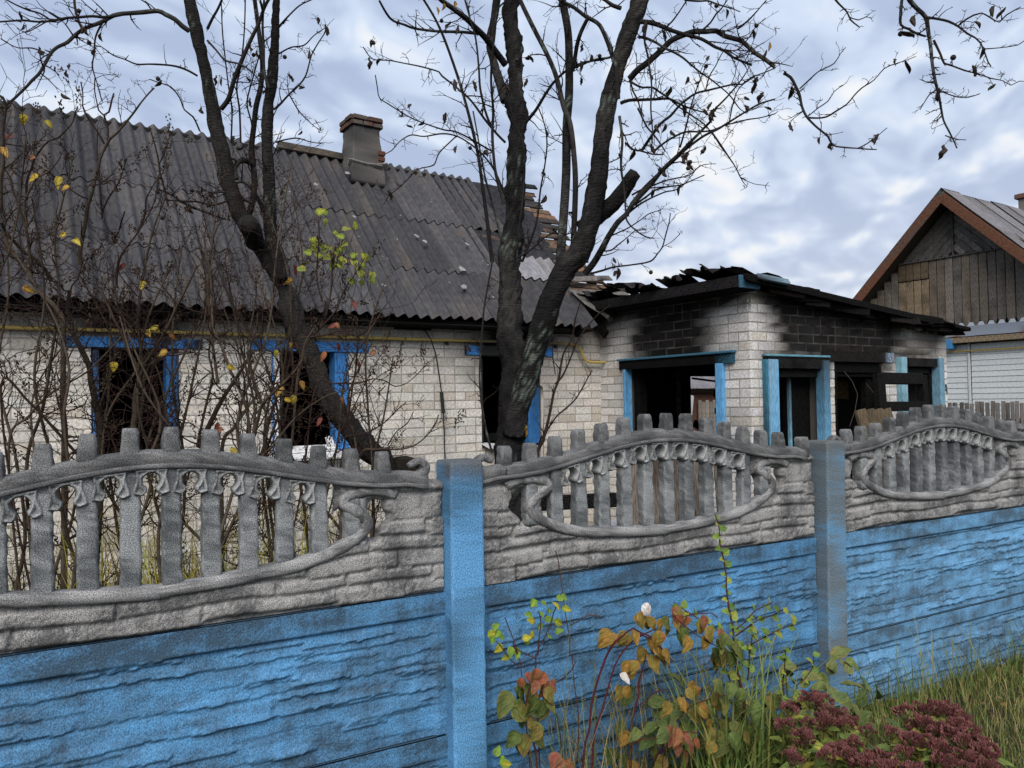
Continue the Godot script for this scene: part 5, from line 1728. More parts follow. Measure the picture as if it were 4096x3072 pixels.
# ---------------------------------------------------------------- the verge before the fence
func blades(count: int, where: Callable, h0: float, h1: float, cols: Array, seed_: int, wid: float) -> Mb:
	var b := Mb.new()
	rng.seed = seed_
	for k in count:
		var p: Vector3 = where.call(rng)
		var h := rn(h0, h1) * rn(0.55, 1.0)
		var a := rn(0, TAU)
		var lean := rn(0.1, 0.75)
		var d := Vector3(cos(a), 0, sin(a))
		var side := Vector3(-sin(a), 0, cos(a))
		var c: Color = cols[rng.randi() % cols.size()] * rn(0.7, 1.3)
		var tip := c.lerp(Color(0.34, 0.27, 0.10), rng.randf() * 0.8)
		var n := 5
		var at := b.v.size()
		for j in n + 1:
			var t := float(j) / n
			var q := p + Vector3.UP * h * (t - 0.30 * lean * t * t * t) + d * h * lean * t * t
			var w := wid * (1.0 - t * t) * (0.6 + 0.6 * rng.randf() * 0.3)
			var cc := c.lerp(tip, t * t)
			b.add(q - side * w * 0.5, Vector3.ZERO, cc)
			b.add(q + d * w * 0.25 + Vector3.UP * -w * 0.1, Vector3.ZERO, cc * 0.92)
			b.add(q + side * w * 0.5, Vector3.ZERO, cc)
		for j in n:
			for i in 2:
				var u := at + j * 3 + i
				b.quad(u, u + 1, u + 4, u + 3)
	b.smooth()
	return b

func as_grass(called: String, b: Mb) -> MeshInstance3D:
	return part(called, b.mesh(M.grass), self)

func fence_z(x: float) -> float:
	return -2.5492 + (x - 1.4176) * 0.0752

func canes(root: Node3D, rows: Array, col: Color) -> void:
	for a in rows:
		var s := stem_points(a)
		var b := Mb.new()
		b.tube(s.p, s.r, 6, col)
		for i in range(1, s.p.size(), 2):
			rng.seed = 7000 + i
			var e := Vector3(rn(-1, 1), rn(-0.4, 1), rn(-1, 1)).normalized()
			b.tube([s.p[i], s.p[i] + e * 0.012], [s.r[i] * 0.6, 0.0006], 3, col)
		part("stem", b.mesh(M.twig), root)

func verge() -> void:
	var green := Color(0.085, 0.145, 0.03)
	var rasp_o := [[Color(0.28, 0.155, 0.03), Color(0.20, 0.15, 0.035)], [Color(0.24, 0.18, 0.035), Color(0.27, 0.13, 0.035)], [Color(0.18, 0.165, 0.04), Color(0.25, 0.16, 0.035)]]
	var rasp_g := [[Color(0.085, 0.115, 0.03), Color(0.15, 0.15, 0.04)], [Color(0.10, 0.14, 0.035), Color(0.07, 0.10, 0.03)], [Color(0.15, 0.15, 0.035), Color(0.20, 0.14, 0.04)]]
	var rasp_r := [[Color(0.27, 0.085, 0.04), Color(0.19, 0.105, 0.04)], [Color(0.26, 0.075, 0.055), Color(0.20, 0.11, 0.05)]]
	var ko := leaf_kind(0.062, 0.052, 0.35, rasp_o)
	var kg := leaf_kind(0.064, 0.052, 0.35, rasp_g)
	var kr := leaf_kind(0.054, 0.042, 0.35, rasp_r)
	var kw := leaf_kind(0.055, 0.045, 0.2, [[Color(0.60, 0.56, 0.52), Color(0.66, 0.62, 0.60)]])
	var ky := leaf_kind(0.036, 0.026, 0.2, [[Color(0.19, 0.30, 0.03), Color(0.13, 0.24, 0.03)], [Color(0.42, 0.36, 0.04), Color(0.24, 0.30, 0.03)], [Color(0.14, 0.24, 0.04), Color(0.19, 0.28, 0.03)]])
	var kp := leaf_kind(0.042, 0.031, 0.2, [[Color(0.12, 0.20, 0.04), Color(0.17, 0.25, 0.05)], [Color(0.085, 0.155, 0.035), Color(0.12, 0.2, 0.04)], [Color(0.20, 0.27, 0.05), Color(0.30, 0.30, 0.05)]])
	var near := thing("raspberry_plant", "raspberry cane with a drooping stack of green and orange leaves right of the blue post", "plant")
	canes(near, CANES.near, Color(0.085, 0.035, 0.03))
	var arch := thing("arching_raspberry", "arching raspberry canes with ochre leaves and one white underside before the middle panel", "plant")
	canes(arch, CANES.arch, Color(0.085, 0.02, 0.028))
	var low := thing("low_raspberry", "low raspberry shoots with mixed red and green leaves at the foot of the middle panel", "plant")
	canes(low, CANES.low, Color(0.085, 0.03, 0.03))
	var sprout := thing("yellow_green_sprout", "young sprout with yellow-green leaves right of the blue post", "plant")
	canes(sprout, CANES.sprout, Color(0.075, 0.035, 0.035))
	var dry := thing("dry_stalk", "single tall bare reddish stalk standing before the middle blue panel", "plant")
	canes(dry, CANES.dry, Color(0.085, 0.045, 0.035))
	var plum := thing("green_sapling", "slender green-leaved sapling with a tall leader before the middle panel", "shrub")
	canes(plum, CANES.plum, Color(0.075, 0.032, 0.03))
	var small := thing("small_green_shoot", "small green-leaved shoots just left of the second post's foot", "plant")
	canes(small, CANES.small, Color(0.075, 0.032, 0.03))
	var k := 0
	for set_ in [["near_g", near, kg], ["near_o", near, kr], ["arch_o", arch, ko], ["arch_g", arch, kg], ["arch_r", arch, kr], ["arch_w", arch, kw], ["low_o", low, ko], ["low_g", low, kg], ["low_r", low, kr], ["sprout", sprout, ky]]:
		for p in SPOTS[set_[0]]:
			rng.seed = 7400 + k
			var down := rn(-1.0, -0.45) if set_[0] != "sprout" else rn(-0.5, 0.5)
			leaf_at(set_[1], set_[2], v3(p) + Vector3(0, 0.022 if down < -0.4 else 0.0, 0), Vector3(rn(-0.75, 0.75), down, rn(0.0, 0.5)), Vector3(rn(-0.4, 0.4), rn(0.3, 1.0), 1.0), k, rn(0.85, 1.2))
			k += 1
	for set_ in [[plum, CANES.plum], [small, CANES.small]]:
		var order := 0
		for a in set_[1]:
			var s := stem_points(a)
			var gap := 0.0
			for i in range(1, s.p.size()):
				gap += s.p[i].distance_to(s.p[i - 1])
				if gap < 0.021 or (order == 0 and i < s.p.size() * 0.28): continue
				gap = 0.0
				rng.seed = 7800 + k
				var d: Vector3 = (s.p[i] - s.p[i - 1]).normalized()
				var side := d.cross(Vector3(rn(-0.4, 0.4), rn(-0.2, 0.4), 1)).normalized() * (1 if k % 2 else -1)
				leaf_at(set_[0], kp, s.p[i], side + d * rn(0.1, 0.7) + Vector3(0, rn(-0.3, 0.4), rn(-0.2, 0.5)), Vector3(rn(-0.5, 0.5), rn(0.4, 1.0), 0.9), k, rn(0.65, 1.15))
				k += 1
			order += 1
	# stonecrop with dull crimson flower heads
	var heads := []
	for q in 5:
		heads.append(flower_head(q))
	var sleaf := leaf_kind(0.07, 0.042, 0.0, [[Color(0.15, 0.21, 0.05), Color(0.24, 0.27, 0.05)], [Color(0.11, 0.165, 0.045), Color(0.15, 0.2, 0.05)], [Color(0.33, 0.30, 0.05), Color(0.20, 0.24, 0.05)]])
	for side in 2:
		var root := thing("stonecrop_clump", ["left clump of stonecrop with crimson flower heads, beneath the second post", "right clump of stonecrop with the densest crimson flower heads, by the grass"][side], "plant", Vector3.ZERO, 0.0, "stonecrop clumps at the fence foot")
		for p in SPOTS[["stone_left", "stone_right"][side]]:
			rng.seed = 8200 + k
			var h := v3(p)
			var foot := Vector3(h.x + rn(-0.05, 0.05), 0.0, h.z + rn(-0.08, 0.02))
			var mid := foot.lerp(h, 0.6) + Vector3(rn(-0.02, 0.02), 0, rn(-0.02, 0.02))
			var b := Mb.new()
			b.tube([foot, mid, h], [0.004, 0.0035, 0.003], 5, Color(0.16, 0.15, 0.05))
			part("stem", b.mesh(M.twig), root)
			part("flower_head", heads[k % 5], root, T(h.x, h.y - 0.012, h.z, Vector3(rn(-0.3, 0.35), rn(0, 6), rn(-0.3, 0.3))).scaled_local(Vector3.ONE * rn(0.5, 1.15)))
			for j in 9:
				var q := foot.lerp(mid, 0.4 + 0.14 * j) if j < 4 else mid.lerp(h, 0.1 + 0.16 * (j - 4))
				var a := j * 2.4 + k
				leaf_at(root, sleaf, q, Vector3(cos(a), 0.45, sin(a)), Vector3(0, 1, 0.2), k + j, rn(0.75, 1.1))
			k += 1
	# grasses
	var cols := [Color(0.10, 0.17, 0.035), Color(0.13, 0.20, 0.04), Color(0.075, 0.13, 0.03), Color(0.22, 0.22, 0.07), Color(0.34, 0.28, 0.13)]
	var verge_ := blades(38000, func(_r):
		var x := rn(1.6, 7.5)
		var z := fence_z(x) + 0.07 + pow(rng.randf(), 1.3) * 2.3
		return Vector3(x, 0.0, z), 0.03, 0.15, cols, 8600, 0.0055)
	tag(stuff(as_grass("verge_grass", verge_)), "short uneven green and straw-coloured grass on the verge before the fence", "grass")
	var litter := Mb.new()
	for q in 260:
		rng.seed = 8650 + q
		var x := rn(1.7, 6.8)
		var p := Vector3(x, rn(0.02, 0.07), fence_z(x) + 0.1 + rn(0.0, 1.9))
		var a := rn(0, TAU)
		var d := Vector3(cos(a), rn(-0.3, 0.3), sin(a)) * rn(0.02, 0.04)
		var s := Vector3(-sin(a), rn(-0.4, 0.4), cos(a)) * rn(0.010, 0.018)
		litter.face(p, p + d * 0.5 - s, p + d + Vector3(0, 0.008, 0), p + d * 0.5 + s, [Color(0.16, 0.09, 0.04), Color(0.24, 0.16, 0.05), Color(0.10, 0.06, 0.035)][q % 3])
	tag(stuff(as_grass("fallen_leaves", litter)), "brown and yellow fallen leaves scattered in the verge grass", "leaves")
	var edge := blades(420, func(_r):
		var x := rn(3.45, 7.0)
		return Vector3(x, 0.0, fence_z(x) + rn(0.08, 0.22)), 0.16, 0.52, [Color(0.08, 0.14, 0.03), Color(0.11, 0.17, 0.04), Color(0.20, 0.20, 0.07)], 8700, 0.008)
	tag(stuff(as_grass("edge_grass", edge)), "taller grass tufts along the foot of the right-hand fence panel", "grass")
	var tuft := blades(260, func(_r):
		var x := rn(1.62, 2.6)
		return Vector3(x, 0.0, fence_z(x) + rn(0.08, 0.35)), 0.45, 1.0, [Color(0.13, 0.17, 0.06), Color(0.28, 0.23, 0.11), Color(0.10, 0.15, 0.04), Color(0.33, 0.26, 0.13)], 8800, 0.006)
	tag(stuff(as_grass("tall_grass", tuft)), "tall thin dry grass between the blue post and the raspberry canes", "grass")
	var sedge := blades(230, func(_r):
		return Vector3(2.36 + rn(-0.24, 0.24), 0.0, -2.02 + rn(-0.14, 0.14)), 0.5, 0.85, [Color(0.14, 0.24, 0.05), Color(0.11, 0.20, 0.05), Color(0.24, 0.28, 0.08)], 8900, 0.014)
	tag(stuff(as_grass("long_grass", sedge)), "lush tuft of long arching green grass left of the stonecrop", "grass")
	var herbs := Mb.new()
	for q in 900:
		rng.seed = 9000 + q
		var x := rn(1.6, 6.8)
		var z := fence_z(x) + 0.1 + pow(rng.randf(), 1.2) * 2.0
		var p := Vector3(x, rn(0.01, 0.10), z)
		var a := rn(0, TAU)
		var d := Vector3(cos(a), rn(0.0, 0.8), sin(a)).normalized()
		var s := Vector3(-sin(a), 0.1, cos(a))
		var w := rn(0.006, 0.014)
		var ln := rn(0.02, 0.045)
		var c: Color = [Color(0.07, 0.13, 0.025), Color(0.11, 0.17, 0.03), Color(0.17, 0.13, 0.05)][q % 3] * rn(0.7, 1.2)
		herbs.face(p, p + d * ln * 0.55 - s * w, p + d * ln, p + d * ln * 0.55 + s * w, c)
	tag(stuff(as_grass("ground_herbs", herbs)), "low leafy herbs and clover mixed into the verge grass", "herbs")
	# broad leaves under the canes
	var under := leaf_kind(0.085, 0.05, 0.1, [[Color(0.09, 0.13, 0.04), Color(0.14, 0.17, 0.05)], [Color(0.12, 0.15, 0.05), Color(0.18, 0.17, 0.05)], [Color(0.07, 0.11, 0.035), Color(0.10, 0.14, 0.04)]])
	var dock := thing("broad_leaved_herb", "low mass of dull green broad leaves below the green sapling", "plant")
	for q in 150:
		rng.seed = 9900 + q
		var x := rn(1.95, 3.25)
		var p := Vector3(x, rn(0.05, 0.40), fence_z(x) + rn(0.12, 0.45))
		leaf_at(dock, under, p, Vector3(rn(-1, 1), rn(-0.3, 0.9), rn(-0.3, 1)), Vector3(rn(-0.4, 0.4), 1, 0.6), q, rn(0.7, 1.25))

func flower_head(k: int) -> ArrayMesh:
	var b := Mb.new()
	rng.seed = 8000 + k
	for j in 130 + 30 * (k % 3):                                            # a shallow dome of tiny starry florets
		var r := 0.038 * sqrt(rng.randf())
		var a := rn(0, TAU)
		var lump := 0.011 * sin(a * 3.0 + k * 1.7) + 0.004 * nz.get_noise_2d(r * 200, a * 3)
		var p := Vector3(cos(a) * r, 0.020 - 9.0 * r * r + lump * (r / 0.038), sin(a) * r)
		var out := (Vector3(p.x * 14, 0.75, p.z * 14)).normalized()
		var c := Color(0.15, 0.042, 0.046).lerp(Color(0.26, 0.115, 0.105), rng.randf()) * rn(0.55, 1.25)
		var s := rn(0.0026, 0.0046)
		b.tube([p - out * s * 1.6, p + out * s * 0.3, p + out * s * 1.3], [s * 0.35, s, s * 0.25], 4, c, false)
	for j in 9:
		var a := j * 0.7
		b.tube([Vector3(0, -0.03, 0), Vector3(cos(a) * 0.02, -0.006, sin(a) * 0.02)], [0.002, 0.0014], 3, Color(0.14, 0.12, 0.05), false)
	return b.mesh(M.leaf)

func _ready() -> void:
	nz.noise_type = FastNoiseLite.TYPE_SIMPLEX_SMOOTH
	nz.frequency = 1.0
	nz.fractal_type = FastNoiseLite.FRACTAL_NONE
	nz.seed = 7
	fb.noise_type = FastNoiseLite.TYPE_SIMPLEX_SMOOTH
	fb.frequency = 0.5
	fb.fractal_octaves = 4
	fb.seed = 19
	view_and_light()
	materials()
	ground()
	house()
	annex()
	neighbour()
	fence()
	trees()
	shrubs()
	around_house()
	yard()
	verge()

# ---------------------------------------------------------------- skeletons: x, y, z, radius of points along each stem
func rows_central() -> Array:
	var o := []
	o.append(["trunk", [2.7, -0.15, -4.19, 0.17, 2.71, 0.35, -4.21, 0.135, 2.72, 1.16, -4.21, 0.094, 2.73, 1.34, -4.21, 0.091, 2.75, 1.5, -4.21, 0.096, 2.77, 1.67, -4.21, 0.092, 2.78, 1.8, -4.21, 0.085, 2.77, 1.93, -4.22, 0.081, 2.76, 2.09, -4.24, 0.074, 2.77, 2.26, -4.24, 0.069, 2.79, 2.57, -4.25, 0.063, 2.83, 3, -4.24, 0.06, 2.86, 3.43, -4.25, 0.055, 2.86, 3.65, -4.26, 0.052, 2.86, 3.98, -4.28, 0.049, 2.85, 4.2, -4.3, 0.047, 2.85, 4.42, -4.31, 0.044, 2.86, 4.77, -4.33, 0.039], 0, 0])
	o.append(["limb", [2.73, 1.37, -4.16, 0.078, 2.74, 1.52, -4.13, 0.074, 2.77, 1.66, -4.09, 0.074, 2.79, 1.82, -4.05, 0.074, 2.82, 1.98, -4, 0.073, 2.85, 2.14, -3.95, 0.073, 2.89, 2.31, -3.89, 0.073, 2.94, 2.44, -3.84, 0.072, 2.99, 2.51, -3.79, 0.069, 3.04, 2.71, -3.72, 0.066, 3.06, 2.89, -3.68, 0.061, 3.06, 3.18, -3.62, 0.055, 3.08, 3.45, -3.56, 0.052, 3.13, 3.73, -3.48, 0.05, 3.19, 3.99, -3.39, 0.048, 3.24, 4.22, -3.31, 0.046], 0, 0])
	o.append(["limb", [3.07, 2.69, -3.86, 0.056, 3.13, 2.75, -3.76, 0.054, 3.18, 2.82, -3.67, 0.05, 3.22, 2.91, -3.59, 0.047, 3.23, 2.96, -3.55, 0.046, 3.24, 2.99, -3.52, 0.04], 0, 0])
	o.append(["limb", [2.94, 2.45, -3.91, 0.03, 2.94, 2.55, -3.9, 0.03, 2.94, 2.72, -3.87, 0.029, 2.94, 3.02, -3.83, 0.028, 2.92, 3.3, -3.79, 0.027, 2.92, 3.49, -3.76, 0.026, 2.91, 3.68, -3.74, 0.025, 2.89, 3.86, -3.72, 0.024, 2.85, 4.05, -3.72, 0.024, 2.81, 4.22, -3.72, 0.023], 2, 0.2])
	o.append(["limb", [3.01, 2.5, -3.87, 0.019, 2.98, 2.91, -3.79, 0.018, 2.95, 3.12, -3.76, 0.017, 2.91, 3.3, -3.74, 0.016, 2.87, 3.4, -3.75, 0.016, 2.81, 3.57, -3.74, 0.015, 2.75, 3.7, -3.75, 0.014, 2.66, 3.86, -3.77, 0.014, 2.58, 4, -3.78, 0.013, 2.53, 4.11, -3.78, 0.013], 3, 0.22])
	o.append(["limb", [2.81, 3.62, -4.32, 0.032, 2.8, 3.79, -4.38, 0.031, 2.79, 3.91, -4.42, 0.03, 2.78, 4.03, -4.45, 0.029, 2.8, 4.13, -4.47, 0.029, 2.84, 4.28, -4.48, 0.028, 2.88, 4.45, -4.5, 0.026], 1, 0.2])
	o.append(["branch", [2.76, 3.82, -4.23, 0.023, 2.65, 3.9, -4.21, 0.021, 2.57, 3.95, -4.19, 0.02, 2.49, 3.99, -4.18, 0.018, 2.43, 4.01, -4.16, 0.018, 2.34, 4.04, -4.15, 0.016, 2.24, 4.07, -4.14, 0.015, 2.18, 4.1, -4.13, 0.014], 3, 0.25])
	o.append(["branch", [2.53, 3.96, -4.2, 0.011, 2.41, 3.94, -4.2, 0.01, 2.23, 3.9, -4.2, 0.009, 2.08, 3.88, -4.2, 0.008, 2.01, 3.88, -4.19, 0.008, 1.93, 3.88, -4.18, 0.007, 1.88, 3.9, -4.16, 0.007, 1.82, 3.95, -4.13, 0.006], 4, 0.2])
	o.append(["sucker", [2.58, 2.48, -4.15, 0.013, 2.53, 2.73, -4.12, 0.012, 2.49, 2.92, -4.1, 0.011, 2.45, 3.11, -4.08, 0.01, 2.41, 3.25, -4.07, 0.01, 2.36, 3.4, -4.06, 0.009, 2.31, 3.55, -4.06, 0.009, 2.25, 3.7, -4.06, 0.008, 2.2, 3.81, -4.06, 0.008, 2.15, 3.91, -4.07, 0.007, 2.08, 4.01, -4.08, 0.007], 2, 0.2])
	o.append(["sucker", [2.62, 2.65, -4.11, 0.008, 2.56, 2.83, -4.1, 0.007, 2.48, 3.03, -4.07, 0.006, 2.42, 3.24, -4.04, 0.005, 2.38, 3.37, -4.02, 0.005], 2, 0.2])
	o.append(["sucker", [2.62, 2.84, -4.06, 0.012, 2.56, 3, -4.05, 0.011, 2.53, 3.11, -4.03, 0.01, 2.51, 3.25, -4.01, 0.01, 2.5, 3.38, -3.98, 0.009, 2.47, 3.56, -3.95, 0.008, 2.46, 3.71, -3.91, 0.008, 2.46, 3.82, -3.88, 0.007, 2.46, 3.94, -3.85, 0.006, 2.5, 3.99, -3.8, 0.006], 3, 0.2])
	o.append(["sucker", [2.55, 3.33, -4.09, 0.009, 2.51, 3.42, -4.09, 0.008, 2.47, 3.55, -4.08, 0.008, 2.45, 3.67, -4.06, 0.007, 2.42, 3.83, -4.04, 0.006, 2.38, 3.93, -4.03, 0.006, 2.34, 4.05, -4.03, 0.005], 3, 0.2])
	o.append(["branch", [2.65, 3.24, -4.08, 0.009, 2.58, 3.29, -4.08, 0.008, 2.49, 3.36, -4.07, 0.008, 2.39, 3.45, -4.06, 0.007, 2.29, 3.51, -4.06, 0.006, 2.19, 3.56, -4.06, 0.006, 2.17, 3.58, -4.06, 0.005, 2.06, 3.59, -4.07, 0.005, 1.95, 3.59, -4.08, 0.004, 1.86, 3.59, -4.09, 0.004, 1.76, 3.58, -4.1, 0.003, 1.7, 3.63, -4.09, 0.003], 5, 0.15])
	o.append(["branch", [2.53, 3.15, -4.04, 0.006, 2.44, 3.18, -4.04, 0.006, 2.35, 3.21, -4.04, 0.006, 2.26, 3.23, -4.04, 0.005, 2.19, 3.23, -4.05, 0.005, 2.03, 3.25, -4.05, 0.004, 1.95, 3.27, -4.05, 0.004, 1.88, 3.29, -4.04, 0.004, 1.83, 3.31, -4.04, 0.004, 1.77, 3.33, -4.03, 0.003, 1.75, 3.37, -4.01, 0.003, 1.72, 3.43, -3.97, 0.003], 5, 0.14])
	o.append(["branch", [2.65, 2.9, -4.09, 0.007, 2.58, 3.01, -4.07, 0.007, 2.52, 3.08, -4.06, 0.006, 2.45, 3.14, -4.06, 0.006, 2.37, 3.19, -4.07, 0.005, 2.29, 3.22, -4.08, 0.005, 2.2, 3.22, -4.09, 0.005, 2.09, 3.19, -4.11, 0.004, 2.01, 3.19, -4.13, 0.004, 1.94, 3.14, -4.14, 0.003, 1.89, 3.08, -4.14, 0.003, 1.84, 3.05, -4.14, 0.003], 4, 0.13])
	o.append(["branch", [2.24, 3.18, -3.99, 0.004, 2.19, 3.13, -3.99, 0.004, 2.14, 3.08, -3.99, 0.004, 2.11, 3.04, -3.98, 0.004, 2.08, 2.98, -3.97, 0.004, 2.03, 2.96, -3.98, 0.003, 1.98, 2.94, -3.98, 0.003, 1.92, 2.88, -3.98, 0.003, 1.85, 2.81, -3.97, 0.003, 1.79, 2.76, -3.97, 0.002, 1.76, 2.71, -3.96, 0.002], 4, 0.1])
	o.append(["branch", [2.88, 3.45, -4.16, 0.012, 2.9, 3.5, -4.09, 0.011, 2.91, 3.57, -4, 0.01, 2.92, 3.62, -3.93, 0.009, 2.94, 3.66, -3.85, 0.008, 2.96, 3.68, -3.78, 0.007, 3, 3.69, -3.7, 0.006, 3.05, 3.67, -3.57, 0.005], 4, 0.15])
	o.append(["sucker", [2.47, 1.28, -4.01, 0.008, 2.43, 1.44, -4.02, 0.008, 2.4, 1.6, -4.01, 0.008, 2.39, 1.75, -4.01, 0.007, 2.39, 1.9, -3.99, 0.007, 2.39, 2.08, -3.96, 0.006, 2.4, 2.19, -3.95, 0.006, 2.42, 2.38, -3.91, 0.006, 2.43, 2.48, -3.89, 0.005], 4, 0.13])
	o.append(["sucker", [2.64, 2.46, -3.99, 0.009, 2.66, 2.69, -3.95, 0.008, 2.68, 2.9, -3.93, 0.007, 2.68, 3.05, -3.91, 0.007, 2.67, 3.19, -3.91, 0.006, 2.63, 3.31, -3.93, 0.006, 2.59, 3.45, -3.94, 0.005, 2.58, 3.58, -3.94, 0.005], 3, 0.14])
	o.append(["sucker", [2.71, 2.47, -4, 0.009, 2.75, 2.69, -3.9, 0.007, 2.74, 2.89, -3.83, 0.006, 2.74, 3.03, -3.78, 0.005, 2.73, 3.15, -3.74, 0.005, 2.7, 3.25, -3.72, 0.004, 2.66, 3.34, -3.72, 0.004], 5, 0.16])
	o.append(["branch", [2.67, 2.48, -4.09, 0.007, 2.71, 2.52, -3.94, 0.006, 2.73, 2.58, -3.8, 0.005, 2.76, 2.62, -3.67, 0.004], 4, 0.12])
	o.append(["branch", [3.18, 3.55, -3.49, 0.02, 3.2, 3.59, -3.44, 0.019, 3.23, 3.62, -3.39, 0.019, 3.26, 3.66, -3.33, 0.018, 3.28, 3.69, -3.29, 0.017, 3.3, 3.72, -3.24, 0.017, 3.35, 3.74, -3.17, 0.016, 3.37, 3.74, -3.13, 0.016, 3.41, 3.73, -3.08, 0.015, 3.44, 3.72, -3.03, 0.015, 3.46, 3.68, -2.99, 0.014, 3.49, 3.65, -2.94, 0.014, 3.51, 3.63, -2.91, 0.013, 3.53, 3.58, -2.87, 0.013, 3.54, 3.54, -2.84, 0.012, 3.56, 3.5, -2.8, 0.012, 3.59, 3.44, -2.75, 0.011], 6, 0.16])
	o.append(["branch", [3.63, 3.4, -2.72, 0.009, 3.65, 3.37, -2.69, 0.009, 3.66, 3.3, -2.66, 0.008, 3.67, 3.26, -2.65, 0.008, 3.66, 3.19, -2.63, 0.007, 3.67, 3.13, -2.61, 0.007, 3.69, 3.08, -2.58, 0.006, 3.71, 3.05, -2.56, 0.006, 3.73, 3, -2.52, 0.006, 3.74, 2.95, -2.5, 0.005, 3.78, 2.93, -2.45, 0.005, 3.81, 2.92, -2.41, 0.004, 3.85, 2.91, -2.37, 0.004, 3.87, 2.9, -2.33, 0.003], 7, 0.1])
	o.append(["branch", [3.69, 3.13, -2.62, 0.006, 3.72, 3.12, -2.58, 0.005, 3.75, 3.12, -2.54, 0.005, 3.77, 3.14, -2.5, 0.005, 3.8, 3.17, -2.45, 0.004, 3.82, 3.21, -2.42, 0.004, 3.83, 3.24, -2.38, 0.004, 3.86, 3.27, -2.33, 0.003, 3.88, 3.32, -2.28, 0.003, 3.9, 3.33, -2.23, 0.003, 3.93, 3.34, -2.19, 0.002, 3.95, 3.35, -2.15, 0.002], 4, 0.08])
	o.append(["branch", [3.7, 3.14, -2.62, 0.003, 3.71, 3.17, -2.56, 0.003, 3.72, 3.19, -2.51, 0.003, 3.72, 3.23, -2.47, 0.002, 3.73, 3.25, -2.42, 0.002], 5, 0.07])
	o.append(["branch", [3.7, 3.31, -2.67, 0.004, 3.71, 3.34, -2.62, 0.004, 3.72, 3.37, -2.57, 0.003, 3.73, 3.38, -2.53, 0.003, 3.74, 3.39, -2.48, 0.003, 3.74, 3.43, -2.44, 0.002, 3.74, 3.45, -2.41, 0.002], 5, 0.07])
	o.append(["branch", [3.79, 2.91, -2.39, 0.003, 3.8, 2.92, -2.35, 0.003, 3.81, 2.94, -2.31, 0.003, 3.82, 2.96, -2.28, 0.002, 3.82, 2.98, -2.24, 0.002], 6, 0.06])
	o.append(["branch", [3.17, 3.85, -3.37, 0.015, 3.19, 3.84, -3.34, 0.014, 3.23, 3.82, -3.3, 0.014, 3.26, 3.79, -3.26, 0.013, 3.29, 3.76, -3.22, 0.012, 3.34, 3.73, -3.17, 0.011, 3.39, 3.69, -3.1, 0.01, 3.44, 3.63, -3.04, 0.009, 3.47, 3.6, -3, 0.008, 3.5, 3.56, -2.97, 0.007, 3.53, 3.52, -2.92, 0.006, 3.56, 3.49, -2.88, 0.006], 8, 0.2])
	o.append(["branch", [3.16, 3.76, -3.38, 0.009, 3.19, 3.74, -3.34, 0.009, 3.22, 3.7, -3.29, 0.008, 3.24, 3.66, -3.25, 0.008, 3.27, 3.62, -3.2, 0.007, 3.3, 3.58, -3.16, 0.007, 3.32, 3.52, -3.11, 0.006, 3.35, 3.46, -3.06, 0.005, 3.37, 3.42, -3.02, 0.005, 3.4, 3.37, -2.98, 0.004, 3.42, 3.31, -2.93, 0.004, 3.43, 3.26, -2.9, 0.004, 3.44, 3.21, -2.87, 0.003, 3.46, 3.18, -2.84, 0.003], 6, 0.16])
	o.append(["branch", [3.13, 3.4, -3.52, 0.011, 3.16, 3.41, -3.48, 0.01, 3.21, 3.4, -3.41, 0.009, 3.26, 3.39, -3.34, 0.008, 3.3, 3.38, -3.28, 0.007, 3.33, 3.34, -3.23, 0.006, 3.36, 3.31, -3.19, 0.005, 3.39, 3.28, -3.14, 0.004, 3.41, 3.26, -3.1, 0.004], 7, 0.18])
	o.append(["branch", [3.18, 3.54, -3.49, 0.008, 3.19, 3.51, -3.46, 0.007, 3.22, 3.48, -3.42, 0.007, 3.25, 3.47, -3.37, 0.007, 3.28, 3.43, -3.33, 0.006, 3.31, 3.38, -3.28, 0.006, 3.33, 3.32, -3.23, 0.005, 3.36, 3.27, -3.18, 0.005, 3.38, 3.23, -3.14, 0.005, 3.4, 3.19, -3.1, 0.004, 3.41, 3.16, -3.08, 0.004, 3.43, 3.09, -3.04, 0.004, 3.43, 3.04, -3.01, 0.003, 3.44, 2.98, -2.97, 0.003], 6, 0.16])
	o.append(["sucker", [3.24, 3.11, -3.46, 0.01, 3.25, 3.18, -3.38, 0.009, 3.27, 3.24, -3.32, 0.008, 3.29, 3.27, -3.26, 0.008, 3.3, 3.31, -3.2, 0.007, 3.32, 3.34, -3.15, 0.007, 3.34, 3.36, -3.1, 0.006, 3.37, 3.36, -3.03, 0.006, 3.4, 3.36, -2.96, 0.005, 3.43, 3.36, -2.9, 0.005, 3.45, 3.35, -2.86, 0.004, 3.46, 3.37, -2.81, 0.004, 3.49, 3.38, -2.73, 0.003, 3.51, 3.39, -2.68, 0.003], 4, 0.13])
	o.append(["sucker", [3.31, 3.11, -3.42, 0.007, 3.32, 3.14, -3.34, 0.006, 3.34, 3.16, -3.28, 0.006, 3.36, 3.17, -3.21, 0.006, 3.39, 3.15, -3.12, 0.005, 3.41, 3.14, -3.05, 0.005, 3.43, 3.15, -2.98, 0.004, 3.45, 3.15, -2.92, 0.004, 3.47, 3.15, -2.85, 0.004, 3.49, 3.14, -2.77, 0.003, 3.51, 3.14, -2.69, 0.003], 4, 0.13])
